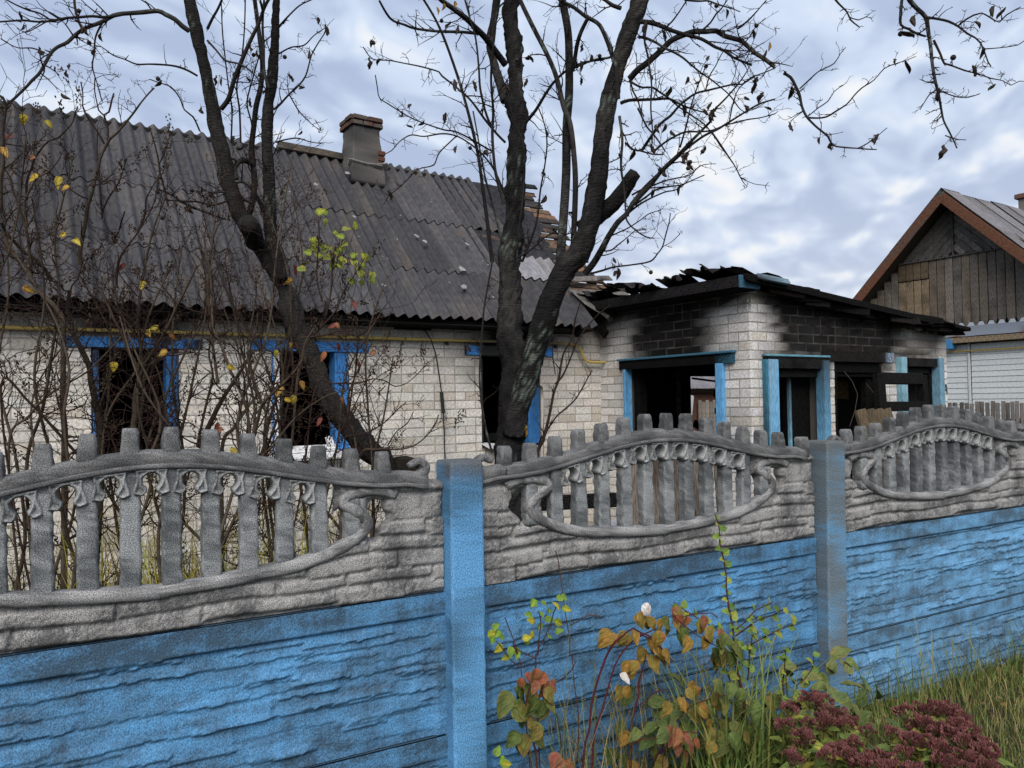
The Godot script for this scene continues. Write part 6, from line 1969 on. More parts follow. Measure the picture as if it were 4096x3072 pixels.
	o.append(["sucker", [3.01, 2.38, -3.75, 0.022, 3.04, 2.44, -3.7, 0.021, 3.06, 2.52, -3.64, 0.02, 3.08, 2.6, -3.59, 0.018, 3.1, 2.67, -3.53, 0.017, 3.13, 2.71, -3.49, 0.016, 3.14, 2.75, -3.46, 0.015, 3.16, 2.8, -3.41, 0.015, 3.19, 2.85, -3.36, 0.014, 3.21, 2.9, -3.31, 0.013, 3.23, 2.94, -3.28, 0.012, 3.25, 2.98, -3.23, 0.011, 3.28, 3.02, -3.19, 0.01, 3.31, 3.08, -3.12, 0.009, 3.34, 3.13, -3.07, 0.008, 3.36, 3.17, -3.02, 0.007], 3, 0.15])
	o.append(["sucker", [3.18, 2.78, -3.5, 0.011, 3.21, 2.86, -3.42, 0.011, 3.24, 2.92, -3.34, 0.01, 3.28, 2.99, -3.24, 0.009, 3.31, 3.05, -3.15, 0.008, 3.35, 3.1, -3.06, 0.007, 3.38, 3.12, -2.99, 0.007, 3.41, 3.15, -2.92, 0.006, 3.45, 3.19, -2.83, 0.005, 3.47, 3.21, -2.76, 0.005, 3.51, 3.22, -2.69, 0.004], 4, 0.14])
	o.append(["sucker", [3.43, 3.22, -3.09, 0.007, 3.44, 3.27, -3.05, 0.006, 3.46, 3.32, -2.98, 0.005, 3.48, 3.38, -2.91, 0.004, 3.49, 3.43, -2.86, 0.003, 3.48, 3.48, -2.81, 0.002], 5, 0.12])
	o.append(["sucker", [3.45, 3.16, -2.96, 0.004, 3.42, 3.23, -2.91, 0.004, 3.4, 3.29, -2.86, 0.003, 3.4, 3.32, -2.82, 0.003, 3.41, 3.34, -2.74, 0.002], 4, 0.1])
	o.append(["sucker", [3.19, 2.77, -3.5, 0.007, 3.2, 2.8, -3.4, 0.006, 3.21, 2.83, -3.31, 0.005, 3.23, 2.83, -3.22, 0.005, 3.24, 2.82, -3.14, 0.004, 3.25, 2.83, -3.06, 0.003, 3.26, 2.84, -2.98, 0.003], 4, 0.1])
	o.append(["sucker", [3.19, 2.84, -3.5, 0.006, 3.21, 2.86, -3.43, 0.006, 3.23, 2.87, -3.34, 0.005, 3.25, 2.88, -3.27, 0.004, 3.27, 2.88, -3.2, 0.004, 3.29, 2.88, -3.12, 0.003, 3.29, 2.91, -3.04, 0.003, 3.3, 2.91, -2.99, 0.002, 3.31, 2.9, -2.94, 0.002], 5, 0.1])
	o.append(["sucker", [3.16, 2.72, -3.52, 0.007, 3.18, 2.76, -3.44, 0.006, 3.21, 2.79, -3.36, 0.005, 3.24, 2.81, -3.27, 0.004, 3.26, 2.81, -3.21, 0.004, 3.28, 2.83, -3.16, 0.003, 3.29, 2.89, -3.08, 0.002], 4, 0.1])
	o.append(["sucker", [3.04, 2.38, -3.73, 0.007, 3.07, 2.39, -3.65, 0.007, 3.09, 2.4, -3.57, 0.006, 3.13, 2.4, -3.47, 0.005, 3.16, 2.4, -3.36, 0.005, 3.17, 2.41, -3.31, 0.005, 3.17, 2.44, -3.27, 0.004, 3.17, 2.47, -3.23, 0.004, 3.15, 2.53, -3.18, 0.004, 3.12, 2.59, -3.12, 0.003, 3.1, 2.63, -3.09, 0.003], 4, 0.12])
	o.append(["sucker", [3.18, 2.44, -3.28, 0.003, 3.16, 2.47, -3.21, 0.002, 3.15, 2.48, -3.14, 0.002, 3.14, 2.51, -3.06, 0.002], 3, 0.06])
	o.append(["sucker", [3.1, 2.52, -3.69, 0.005, 3.1, 2.51, -3.6, 0.005, 3.09, 2.53, -3.52, 0.004, 3.08, 2.55, -3.44, 0.003, 3.07, 2.58, -3.35, 0.002], 4, 0.1])
	o.append(["sucker", [3.14, 2.61, -3.66, 0.005, 3.14, 2.62, -3.56, 0.004, 3.14, 2.63, -3.48, 0.004, 3.13, 2.65, -3.37, 0.003, 3.12, 2.67, -3.28, 0.003, 3.12, 2.67, -3.19, 0.002], 5, 0.1])
	o.append(["branch", [2.96, 3.23, -3.34, 0.009, 2.96, 3.09, -3.32, 0.008, 2.94, 2.98, -3.31, 0.008, 2.93, 2.9, -3.3, 0.007, 2.93, 2.79, -3.28, 0.006, 2.92, 2.68, -3.26, 0.005, 2.92, 2.6, -3.25, 0.005, 2.95, 2.54, -3.21, 0.004, 2.99, 2.5, -3.17, 0.004, 3.02, 2.49, -3.14, 0.003], 8, 0.14])
	o.append(["branch", [3.02, 3.09, -3.36, 0.007, 3.03, 3.04, -3.31, 0.007, 3.04, 3.02, -3.26, 0.006, 3.05, 2.99, -3.2, 0.005, 3.06, 2.97, -3.15, 0.005, 3.07, 2.96, -3.1, 0.004], 9, 0.12])
	o.append(["branch", [3.33, 3.09, -2.98, 0.006, 3.34, 3.04, -2.95, 0.005, 3.34, 2.98, -2.91, 0.005, 3.34, 2.92, -2.87, 0.004, 3.34, 2.86, -2.83, 0.003, 3.34, 2.8, -2.8, 0.003, 3.34, 2.75, -2.77, 0.002, 3.34, 2.73, -2.75, 0.002], 6, 0.08])
	o.append(["branch", [3.35, 2.79, -2.8, 0.003, 3.36, 2.77, -2.77, 0.002, 3.36, 2.74, -2.72, 0.002, 3.38, 2.72, -2.66, 0.002], 3, 0.05])
	o.append(["branch", [3.07, 3.93, -3.43, 0.013, 3.03, 3.95, -3.46, 0.012, 2.99, 3.98, -3.48, 0.01, 2.96, 4, -3.5, 0.009], 6, 0.2])
	o.append(["limb", [3.02, 3.37, -3.42, 0.015, 3.01, 3.44, -3.41, 0.014, 3, 3.55, -3.41, 0.014, 2.97, 3.65, -3.42, 0.013, 2.94, 3.73, -3.43, 0.012, 2.91, 3.79, -3.44, 0.012, 2.88, 3.82, -3.46, 0.012, 2.84, 3.84, -3.48, 0.011, 2.81, 3.87, -3.5, 0.011, 2.78, 3.89, -3.51, 0.011, 2.71, 3.93, -3.55, 0.01], 5, 0.18])
	o.append(["limb", [2.84, 3.82, -3.47, 0.012, 2.84, 3.77, -3.53, 0.013, 2.85, 3.72, -3.58, 0.014, 2.87, 3.66, -3.63, 0.014, 2.89, 3.61, -3.68, 0.015], 2, 0.15])
	o.append(["branch", [3.04, 3.66, -3.46, 0.007, 3.03, 3.65, -3.5, 0.007, 3, 3.66, -3.57, 0.007, 2.96, 3.66, -3.66, 0.006, 2.94, 3.65, -3.72, 0.006, 2.92, 3.64, -3.78, 0.005], 4, 0.14])
	o.append(["branch", [3.15, 3.33, -3.39, 0.006, 3.16, 3.3, -3.38, 0.006, 3.17, 3.21, -3.34, 0.005, 3.19, 3.15, -3.3, 0.005, 3.21, 3.08, -3.26, 0.004, 3.22, 3.04, -3.24, 0.004], 7, 0.14])
	o.append(["branch", [3.15, 3.52, -3.45, 0.006, 3.15, 3.45, -3.43, 0.005, 3.17, 3.39, -3.41, 0.005, 3.17, 3.33, -3.39, 0.004, 3.18, 3.28, -3.37, 0.004], 6, 0.14])
	o.append(["branch", [3.16, 3.8, -3.31, 0.007, 3.15, 3.71, -3.32, 0.006, 3.16, 3.63, -3.31, 0.006, 3.17, 3.52, -3.3, 0.006, 3.17, 3.43, -3.29, 0.005, 3.16, 3.3, -3.29, 0.005, 3.16, 3.16, -3.28, 0.004, 3.15, 3.05, -3.28, 0.004], 6, 0.14])
	o.append(["branch", [3.24, 3.87, -3.08, 0.007, 3.27, 3.84, -3.01, 0.006, 3.29, 3.82, -2.95, 0.005, 3.3, 3.79, -2.91, 0.005, 3.33, 3.75, -2.85, 0.004, 3.34, 3.73, -2.82, 0.003, 3.35, 3.7, -2.78, 0.003], 5, 0.1])
	o.append(["sucker", [3.22, 3.76, -3.22, 0.005, 3.24, 3.79, -3.18, 0.005, 3.25, 3.83, -3.13, 0.004, 3.26, 3.87, -3.09, 0.004, 3.26, 3.89, -3.07, 0.004], 3, 0.1])
	o.append(["sucker", [3.33, 3.7, -3.03, 0.006, 3.35, 3.73, -2.99, 0.005, 3.35, 3.76, -2.95, 0.005, 3.36, 3.78, -2.92, 0.004, 3.37, 3.82, -2.88, 0.003], 3, 0.1])
	o.append(["sucker", [3.46, 3.68, -2.89, 0.006, 3.47, 3.7, -2.83, 0.005, 3.47, 3.72, -2.78, 0.004, 3.47, 3.74, -2.74, 0.003, 3.47, 3.76, -2.7, 0.003], 6, 0.1])
	o.append(["sucker", [3.39, 3.56, -2.93, 0.004, 3.42, 3.54, -2.87, 0.003, 3.44, 3.58, -2.81, 0.003, 3.45, 3.63, -2.76, 0.002, 3.46, 3.66, -2.7, 0.002], 5, 0.1])
	o.append(["sucker", [3.34, 3.35, -3.03, 0.004, 3.34, 3.42, -3, 0.004, 3.35, 3.47, -2.96, 0.003, 3.36, 3.52, -2.93, 0.003, 3.37, 3.57, -2.88, 0.002], 4, 0.1])
	o.append(["sucker", [3.29, 3.06, -3.19, 0.006, 3.28, 3.16, -3.13, 0.005, 3.27, 3.26, -3.08, 0.004, 3.27, 3.35, -3.03, 0.004, 3.27, 3.41, -2.99, 0.003, 3.27, 3.46, -2.95, 0.003], 5, 0.1])
	o.append(["limb", [3.24, 4.22, -3.31, 0.03, 3.24, 4.46, -3.04, 0.025, 3.4, 4.38, -2.65, 0.02, 3.53, 3.99, -2.23, 0.014, 3.57, 3.62, -2.03, 0.013, 3.59, 3.53, -2, 0.012, 3.6, 3.47, -1.98, 0.011, 3.62, 3.43, -1.96, 0.01, 3.64, 3.38, -1.93, 0.01, 3.64, 3.31, -1.92, 0.009, 3.62, 3.22, -1.9, 0.008, 3.61, 3.14, -1.89, 0.007, 3.61, 3.06, -1.88, 0.007, 3.6, 2.98, -1.86, 0.006, 3.6, 2.91, -1.85, 0.005, 3.6, 2.85, -1.84, 0.004, 3.6, 2.8, -1.82, 0.004, 3.61, 2.74, -1.8, 0.003, 3.61, 2.71, -1.79, 0.003], 0, 0])
	o.append(["branch", [3.6, 3.47, -1.98, 0.011, 3.62, 3.43, -1.96, 0.01, 3.64, 3.38, -1.93, 0.01, 3.64, 3.31, -1.92, 0.009, 3.62, 3.22, -1.9, 0.008, 3.61, 3.14, -1.89, 0.007, 3.61, 3.06, -1.88, 0.007, 3.6, 2.98, -1.86, 0.006, 3.6, 2.91, -1.85, 0.005, 3.6, 2.85, -1.84, 0.004, 3.6, 2.8, -1.82, 0.004, 3.61, 2.74, -1.8, 0.003, 3.61, 2.71, -1.79, 0.003], 9, 0.07])
	o.append(["branch", [3.6, 3.36, -1.91, 0.007, 3.61, 3.34, -1.87, 0.006, 3.63, 3.31, -1.82, 0.006, 3.64, 3.27, -1.78, 0.005, 3.65, 3.23, -1.75, 0.005, 3.66, 3.2, -1.72, 0.004, 3.66, 3.17, -1.7, 0.004, 3.65, 3.12, -1.68, 0.003, 3.64, 3.06, -1.66, 0.003, 3.64, 3.04, -1.65, 0.003], 9, 0.07])
	o.append(["branch", [3.67, 3.29, -1.8, 0.004, 3.68, 3.31, -1.77, 0.004, 3.69, 3.32, -1.74, 0.004, 3.7, 3.32, -1.71, 0.003, 3.71, 3.29, -1.68, 0.003, 3.73, 3.26, -1.65, 0.003, 3.73, 3.28, -1.62, 0.003, 3.75, 3.3, -1.57, 0.002], 7, 0.07])
	o.append(["branch", [3.72, 3.16, -1.71, 0.003, 3.74, 3.15, -1.66, 0.002, 3.75, 3.14, -1.61, 0.002, 3.76, 3.14, -1.59, 0.002, 3.76, 3.15, -1.56, 0.002], 6, 0.05])
	o.append(["branch", [3.6, 3.49, -2.02, 0.007, 3.57, 3.42, -2.01, 0.007, 3.55, 3.35, -2, 0.006, 3.56, 3.32, -1.97, 0.006, 3.58, 3.29, -1.94, 0.006, 3.6, 3.27, -1.91, 0.005], 8, 0.06])
	o.append(["branch", [3.63, 3.25, -1.89, 0.006, 3.63, 3.17, -1.86, 0.005, 3.62, 3.12, -1.84, 0.005, 3.63, 3.1, -1.81, 0.004, 3.66, 3.07, -1.77, 0.004, 3.68, 3.04, -1.72, 0.003, 3.7, 3.01, -1.68, 0.003, 3.72, 2.99, -1.64, 0.002, 3.73, 2.96, -1.61, 0.002, 3.74, 2.97, -1.58, 0.002], 7, 0.06])
	o.append(["branch", [3.6, 2.99, -1.85, 0.003, 3.6, 2.96, -1.81, 0.003, 3.6, 2.94, -1.78, 0.003, 3.6, 2.92, -1.73, 0.002, 3.6, 2.92, -1.68, 0.002], 7, 0.05])
	o.append(["branch", [3.59, 3, -1.86, 0.003, 3.52, 2.96, -1.86, 0.003, 3.48, 2.92, -1.86, 0.002, 3.42, 2.87, -1.85, 0.002], 8, 0.05])
	o.append(["branch", [3.57, 2.77, -1.82, 0.003, 3.58, 2.75, -1.79, 0.003, 3.59, 2.74, -1.77, 0.002, 3.59, 2.73, -1.74, 0.002], 6, 0.04])
	o.append(["branch", [3.5, 3.62, -2.32, 0.006, 3.5, 3.57, -2.29, 0.005, 3.51, 3.51, -2.25, 0.004, 3.51, 3.46, -2.23, 0.004, 3.52, 3.41, -2.19, 0.003], 8, 0.07])
	o.append(["branch", [3.52, 3.49, -2.25, 0.003, 3.54, 3.46, -2.21, 0.003, 3.56, 3.47, -2.17, 0.002], 5, 0.05])
	return o

func rows_left() -> Array:
	var o := []
	o.append(["trunk", [2.43, -0.2, -4.5, 0.15, 2.26, 0.4, -4.53, 0.13, 2.01, 1.18, -4.55, 0.068, 1.95, 1.26, -4.58, 0.067, 1.84, 1.39, -4.62, 0.065, 1.78, 1.46, -4.65, 0.063, 1.74, 1.53, -4.67, 0.063, 1.68, 1.64, -4.69, 0.063, 1.62, 1.77, -4.71, 0.063, 1.56, 1.93, -4.72, 0.061, 1.49, 2.11, -4.74, 0.059, 1.44, 2.29, -4.75, 0.057, 1.39, 2.42, -4.76, 0.056, 1.34, 2.51, -4.78, 0.054], 0, 0])
	o.append(["limb", [1.36, 2.46, -4.78, 0.051, 1.3, 2.57, -4.8, 0.049, 1.25, 2.67, -4.82, 0.049, 1.19, 2.77, -4.84, 0.049, 1.16, 2.86, -4.85, 0.049, 1.13, 2.96, -4.86, 0.047, 1.09, 3.15, -4.86, 0.044, 1.05, 3.34, -4.86, 0.041, 1.01, 3.57, -4.85, 0.038, 0.97, 3.76, -4.85, 0.036, 0.93, 3.94, -4.85, 0.035, 0.89, 4.11, -4.85, 0.031], 0, 0])
	o.append(["limb", [1.39, 2.36, -4.69, 0.043, 1.38, 2.45, -4.68, 0.042, 1.36, 2.54, -4.68, 0.041, 1.33, 2.66, -4.68, 0.039, 1.32, 2.89, -4.65, 0.036, 1.3, 3.17, -4.62, 0.033, 1.3, 3.39, -4.58, 0.03, 1.31, 3.48, -4.56, 0.029, 1.32, 3.71, -4.52, 0.026, 1.32, 3.97, -4.47, 0.023, 1.32, 4.08, -4.45, 0.022], 3, 0.2])
	o.append(["limb", [1.26, 2.75, -5, 0.021, 1.29, 2.84, -4.97, 0.02, 1.31, 2.99, -4.95, 0.019, 1.3, 3.13, -4.94, 0.019, 1.29, 3.23, -4.93, 0.018, 1.3, 3.36, -4.91, 0.017, 1.31, 3.48, -4.89, 0.017, 1.33, 3.59, -4.86, 0.016, 1.34, 3.73, -4.85, 0.015, 1.32, 3.91, -4.84, 0.014, 1.29, 4.13, -4.83, 0.013], 4, 0.22])
	o.append(["stub", [1.27, 2.59, -4.79, 0.057, 1.21, 2.64, -4.67, 0.06, 1.17, 2.67, -4.61, 0.054], 0, 0])
	o.append(["branch", [0.91, 3.84, -4.85, 0.015, 0.87, 3.86, -4.85, 0.015, 0.83, 3.89, -4.85, 0.014, 0.78, 3.91, -4.86, 0.014, 0.74, 3.92, -4.86, 0.013, 0.66, 3.9, -4.88, 0.013, 0.59, 3.88, -4.89, 0.012, 0.56, 3.87, -4.89, 0.012, 0.51, 3.85, -4.9, 0.012, 0.46, 3.81, -4.91, 0.011, 0.42, 3.78, -4.91, 0.011, 0.37, 3.75, -4.92, 0.01, 0.32, 3.7, -4.92, 0.01, 0.28, 3.65, -4.93, 0.01, 0.23, 3.61, -4.93, 0.009, 0.2, 3.57, -4.93, 0.009, 0.18, 3.52, -4.92, 0.009, 0.16, 3.47, -4.91, 0.008, 0.14, 3.43, -4.91, 0.008, 0.11, 3.39, -4.91, 0.008, 0.08, 3.34, -4.9, 0.007, 0.05, 3.3, -4.9, 0.007, 0.02, 3.26, -4.9, 0.007, -0.01, 3.23, -4.9, 0.006, -0.06, 3.19, -4.9, 0.006], 8, 0.16])
	o.append(["branch", [0.54, 3.84, -4.85, 0.009, 0.46, 3.81, -4.86, 0.009, 0.4, 3.8, -4.86, 0.008, 0.33, 3.78, -4.87, 0.008, 0.27, 3.76, -4.87, 0.007, 0.21, 3.73, -4.87, 0.007, 0.14, 3.71, -4.88, 0.006, 0.07, 3.7, -4.88, 0.006, 0.01, 3.68, -4.88, 0.005, -0.05, 3.66, -4.88, 0.005], 8, 0.16])
	o.append(["branch", [0.95, 3.57, -4.83, 0.007, 0.9, 3.59, -4.83, 0.007, 0.85, 3.6, -4.83, 0.007, 0.8, 3.6, -4.83, 0.006, 0.73, 3.59, -4.83, 0.006, 0.68, 3.58, -4.83, 0.005, 0.62, 3.57, -4.84, 0.005, 0.56, 3.58, -4.83, 0.004, 0.5, 3.59, -4.83, 0.004, 0.44, 3.62, -4.82, 0.003, 0.41, 3.62, -4.82, 0.003], 6, 0.12])
	o.append(["branch", [0.96, 3.24, -4.83, 0.005, 0.92, 3.31, -4.81, 0.005, 0.87, 3.34, -4.8, 0.004, 0.84, 3.4, -4.78, 0.004, 0.79, 3.45, -4.77, 0.004, 0.73, 3.46, -4.77, 0.003, 0.68, 3.47, -4.77, 0.003], 6, 0.12])
	o.append(["branch", [0.46, 3.81, -4.9, 0.006, 0.42, 3.71, -4.91, 0.005, 0.41, 3.6, -4.89, 0.004, 0.4, 3.52, -4.88, 0.004, 0.42, 3.42, -4.85, 0.003, 0.44, 3.31, -4.81, 0.003], 8, 0.12])
	o.append(["branch", [0.36, 3.75, -4.97, 0.007, 0.33, 3.85, -4.99, 0.007, 0.32, 3.93, -4.99, 0.007, 0.33, 3.98, -4.99, 0.006], 8, 0.16])
	o.append(["branch", [0.2, 3.71, -4.83, 0.005, 0.15, 3.74, -4.84, 0.005, 0.09, 3.75, -4.85, 0.005, 0.03, 3.77, -4.86, 0.004, -0.02, 3.79, -4.86, 0.004], 6, 0.12])
	o.append(["branch", [0.17, 3.54, -4.86, 0.004, 0.11, 3.55, -4.86, 0.004, 0.05, 3.54, -4.87, 0.003, 0.01, 3.55, -4.87, 0.003, -0.03, 3.57, -4.87, 0.003], 5, 0.1])
	o.append(["branch", [0.18, 3.71, -4.85, 0.004, 0.12, 3.65, -4.84, 0.003, 0.08, 3.62, -4.84, 0.003, 0.04, 3.63, -4.83, 0.002], 5, 0.1])
	o.append(["branch", [1.08, 3.39, -4.81, 0.015, 1.11, 3.44, -4.75, 0.014, 1.13, 3.54, -4.69, 0.013, 1.16, 3.64, -4.62, 0.012, 1.19, 3.73, -4.55, 0.011, 1.22, 3.81, -4.49, 0.01, 1.24, 3.89, -4.42, 0.009, 1.27, 3.95, -4.37, 0.008], 5, 0.18])
	o.append(["branch", [1, 3.85, -4.79, 0.009, 1.02, 3.9, -4.74, 0.008, 1.04, 3.94, -4.69, 0.007, 1.06, 4, -4.62, 0.006], 5, 0.16])
	o.append(["branch", [1, 3.78, -4.79, 0.007, 1.04, 3.71, -4.74, 0.006, 1.08, 3.64, -4.69, 0.006, 1.15, 3.61, -4.63, 0.005, 1.21, 3.54, -4.56, 0.004, 1.24, 3.46, -4.52, 0.004], 6, 0.16])
	o.append(["branch", [1.3, 3.32, -4.48, 0.007, 1.33, 3.35, -4.44, 0.007, 1.37, 3.4, -4.39, 0.006, 1.4, 3.43, -4.34, 0.006, 1.43, 3.48, -4.29, 0.005, 1.44, 3.57, -4.22, 0.004, 1.46, 3.62, -4.18, 0.004, 1.49, 3.68, -4.11, 0.003], 6, 0.12])
	o.append(["branch", [1.36, 3.39, -4.38, 0.004, 1.39, 3.28, -4.31, 0.004, 1.41, 3.22, -4.25, 0.003, 1.44, 3.16, -4.19, 0.002, 1.47, 3.12, -4.14, 0.002], 7, 0.1])
	o.append(["branch", [1.31, 3.13, -4.48, 0.005, 1.35, 3.13, -4.4, 0.004, 1.39, 3.12, -4.32, 0.004, 1.43, 3.08, -4.23, 0.003, 1.48, 3.05, -4.14, 0.002], 7, 0.1])
	o.append(["branch", [1.33, 3.81, -4.46, 0.007, 1.36, 3.84, -4.35, 0.005, 1.39, 3.86, -4.25, 0.004, 1.43, 3.86, -4.15, 0.003], 5, 0.1])
	o.append(["branch", [1.33, 3.65, -4.46, 0.005, 1.37, 3.66, -4.37, 0.004, 1.42, 3.65, -4.28, 0.004, 1.45, 3.68, -4.2, 0.003, 1.49, 3.7, -4.11, 0.002], 7, 0.1])
	o.append(["sucker", [1.28, 3.45, -4.5, 0.01, 1.25, 3.54, -4.49, 0.009, 1.24, 3.67, -4.46, 0.008, 1.23, 3.79, -4.44, 0.007, 1.23, 3.93, -4.4, 0.006], 4, 0.15])
	o.append(["sucker", [1.19, 3.2, -4.8, 0.006, 1.18, 3.39, -4.78, 0.006, 1.16, 3.52, -4.76, 0.005, 1.18, 3.66, -4.73, 0.005, 1.19, 3.84, -4.69, 0.004, 1.19, 4.02, -4.66, 0.004], 6, 0.15])
	o.append(["sucker", [1.14, 3.2, -4.83, 0.005, 1.14, 3.39, -4.8, 0.005, 1.12, 3.52, -4.79, 0.004, 1.1, 3.68, -4.78, 0.004, 1.08, 3.84, -4.76, 0.004, 1.07, 4.02, -4.74, 0.003], 6, 0.15])
	o.append(["sucker", [1.25, 3.1, -4.76, 0.006, 1.24, 3.29, -4.73, 0.005, 1.21, 3.42, -4.72, 0.005, 1.23, 3.55, -4.67, 0.004, 1.26, 3.69, -4.62, 0.004], 6, 0.15])
	o.append(["branch", [1.32, 2.79, -4.79, 0.015, 1.29, 2.84, -4.76, 0.014, 1.25, 2.89, -4.74, 0.013, 1.21, 2.93, -4.72, 0.012, 1.17, 2.94, -4.72, 0.011, 1.14, 2.93, -4.72, 0.01], 5, 0.14])
	o.append(["branch", [1.28, 3.12, -4.92, 0.019, 1.24, 3.13, -4.91, 0.018, 1.2, 3.11, -4.9, 0.017, 1.17, 3.05, -4.87, 0.015, 1.17, 2.98, -4.82, 0.014], 5, 0.12])
	o.append(["branch", [1.27, 2.86, -4.88, 0.011, 1.19, 2.88, -4.87, 0.01, 1.09, 2.9, -4.86, 0.008, 1.02, 2.87, -4.85, 0.007, 0.97, 2.8, -4.83, 0.006], 9, 0.14])
	o.append(["branch", [1.1, 2.82, -4.75, 0.006, 1.01, 2.78, -4.74, 0.005, 0.93, 2.79, -4.74, 0.005, 0.84, 2.78, -4.74, 0.004, 0.75, 2.78, -4.74, 0.004], 9, 0.14])
	o.append(["branch", [1.09, 2.71, -4.76, 0.006, 1, 2.73, -4.76, 0.005, 0.88, 2.77, -4.77, 0.005, 0.78, 2.82, -4.76, 0.004, 0.72, 2.84, -4.76, 0.004], 9, 0.14])
	return o

func rows_lilac() -> Array:
	var o := []
	o.append(["stem", [0.234, -0.05, -4.777, 0.02, 0.246, 0.798, -4.802, 0.017, 0.25, 1.33, -4.81, 0.016, 0.25, 1.47, -4.77, 0.016, 0.24, 1.6, -4.74, 0.015, 0.24, 1.76, -4.7, 0.014, 0.24, 1.85, -4.68, 0.014, 0.24, 1.96, -4.65, 0.013, 0.24, 2.03, -4.63, 0.013, 0.23, 2.08, -4.63, 0.013, 0.19, 2.14, -4.63, 0.012, 0.15, 2.18, -4.64, 0.012, 0.11, 2.24, -4.65, 0.012, 0.08, 2.31, -4.65, 0.011, 0.04, 2.36, -4.66, 0.011, 0, 2.42, -4.66, 0.011, -0.02, 2.5, -4.65, 0.01], 5, 0.3])
	o.append(["stem", [0.315, -0.05, -4.8, 0.026, 0.401, 0.81, -4.845, 0.022, 0.43, 1.35, -4.86, 0.021, 0.42, 1.51, -4.85, 0.019, 0.4, 1.64, -4.84, 0.017, 0.38, 1.74, -4.83, 0.016, 0.37, 1.83, -4.83, 0.015, 0.33, 1.93, -4.84, 0.014, 0.3, 2, -4.85, 0.013, 0.29, 2.05, -4.85, 0.012, 0.27, 2.13, -4.84, 0.011, 0.28, 2.24, -4.82, 0.01], 5, 0.3])
	o.append(["stem", [0.54, 1.48, -4.43, 0.016, 0.55, 1.57, -4.42, 0.015, 0.55, 1.63, -4.42, 0.015, 0.56, 1.7, -4.41, 0.015, 0.57, 1.75, -4.4, 0.014], 2, 0.2])
	o.append(["stem", [0.57, 1.75, -4.4, 0.01, 0.55, 1.82, -4.4, 0.01, 0.52, 1.88, -4.4, 0.009, 0.49, 1.97, -4.4, 0.008, 0.45, 2.05, -4.4, 0.007, 0.42, 2.13, -4.4, 0.006, 0.37, 2.22, -4.41, 0.005], 6, 0.3])
	o.append(["stem", [0.57, 1.75, -4.4, 0.01, 0.6, 1.84, -4.34, 0.01, 0.65, 1.94, -4.27, 0.008, 0.68, 2.01, -4.22, 0.008, 0.71, 2.1, -4.15, 0.007, 0.74, 2.18, -4.09, 0.006, 0.78, 2.29, -4.02, 0.005], 6, 0.3])
	o.append(["stem", [0.59, 1.75, -4.39, 0.008, 0.61, 1.81, -4.35, 0.007, 0.64, 1.84, -4.3, 0.007, 0.68, 1.86, -4.26, 0.006, 0.72, 1.86, -4.21, 0.005, 0.77, 1.87, -4.15, 0.004], 6, 0.25])
	o.append(["stem", [0.91, 1.36, -4.67, 0.017, 0.95, 1.47, -4.62, 0.015, 0.99, 1.58, -4.57, 0.013, 1.03, 1.67, -4.52, 0.011, 1.06, 1.73, -4.48, 0.01, 1.1, 1.81, -4.43, 0.009, 1.14, 1.9, -4.38, 0.007], 5, 0.3])
	o.append(["stem", [1.04, 1.44, -3.99, 0.01, 1.05, 1.53, -3.94, 0.009, 1.06, 1.6, -3.9, 0.009, 1.11, 1.67, -3.83, 0.008, 1.17, 1.75, -3.75, 0.007, 1.2, 1.82, -3.69, 0.006, 1.2, 1.89, -3.66, 0.005, 1.23, 1.96, -3.61, 0.005], 6, 0.28])
	o.append(["stem", [1.08, 1.6, -3.96, 0.007, 1.05, 1.66, -3.96, 0.007, 1.03, 1.74, -3.95, 0.006, 1.01, 1.82, -3.94, 0.006, 1.01, 1.9, -3.91, 0.005, 1.03, 1.97, -3.88, 0.005, 1.03, 2.05, -3.86, 0.004], 6, 0.28])
	o.append(["stem", [1.05, 1.43, -4.1, 0.008, 1.03, 1.58, -4.09, 0.008, 0.99, 1.7, -4.1, 0.008, 0.95, 1.79, -4.11, 0.007, 0.92, 1.89, -4.12, 0.007, 0.88, 1.99, -4.13, 0.007, 0.87, 2.13, -4.12, 0.006, 0.86, 2.27, -4.1, 0.006, 0.84, 2.37, -4.1, 0.005, 0.83, 2.47, -4.1, 0.005], 5, 0.28])
	o.append(["stem", [0.88, 1.37, -4.57, 0.008, 0.91, 1.58, -4.5, 0.007, 0.94, 1.76, -4.45, 0.006, 0.92, 1.89, -4.44, 0.005, 0.94, 2.03, -4.4, 0.005], 5, 0.25])
	o.append(["stem", [1.036, -0.05, -4.737, 0.014, 1.024, 0.81, -4.634, 0.012, 1.02, 1.35, -4.6, 0.011, 1.08, 1.47, -4.56, 0.01, 1.14, 1.58, -4.51, 0.008, 1.2, 1.67, -4.47, 0.007], 4, 0.25])
	o.append(["stem", [0.32, 2.36, -4.67, 0.011, 0.32, 2.44, -4.65, 0.011, 0.34, 2.57, -4.61, 0.01, 0.35, 2.66, -4.57, 0.009, 0.37, 2.73, -4.54, 0.008, 0.38, 2.79, -4.52, 0.008, 0.39, 2.83, -4.5, 0.008, 0.4, 2.89, -4.47, 0.007, 0.42, 2.94, -4.45, 0.007, 0.44, 2.98, -4.42, 0.006, 0.47, 3.01, -4.39, 0.006, 0.5, 3.05, -4.36, 0.006, 0.53, 3.09, -4.33, 0.005, 0.55, 3.12, -4.3, 0.005, 0.57, 3.15, -4.27, 0.004, 0.6, 3.19, -4.24, 0.004, 0.62, 3.21, -4.21, 0.004], 5, 0.2])
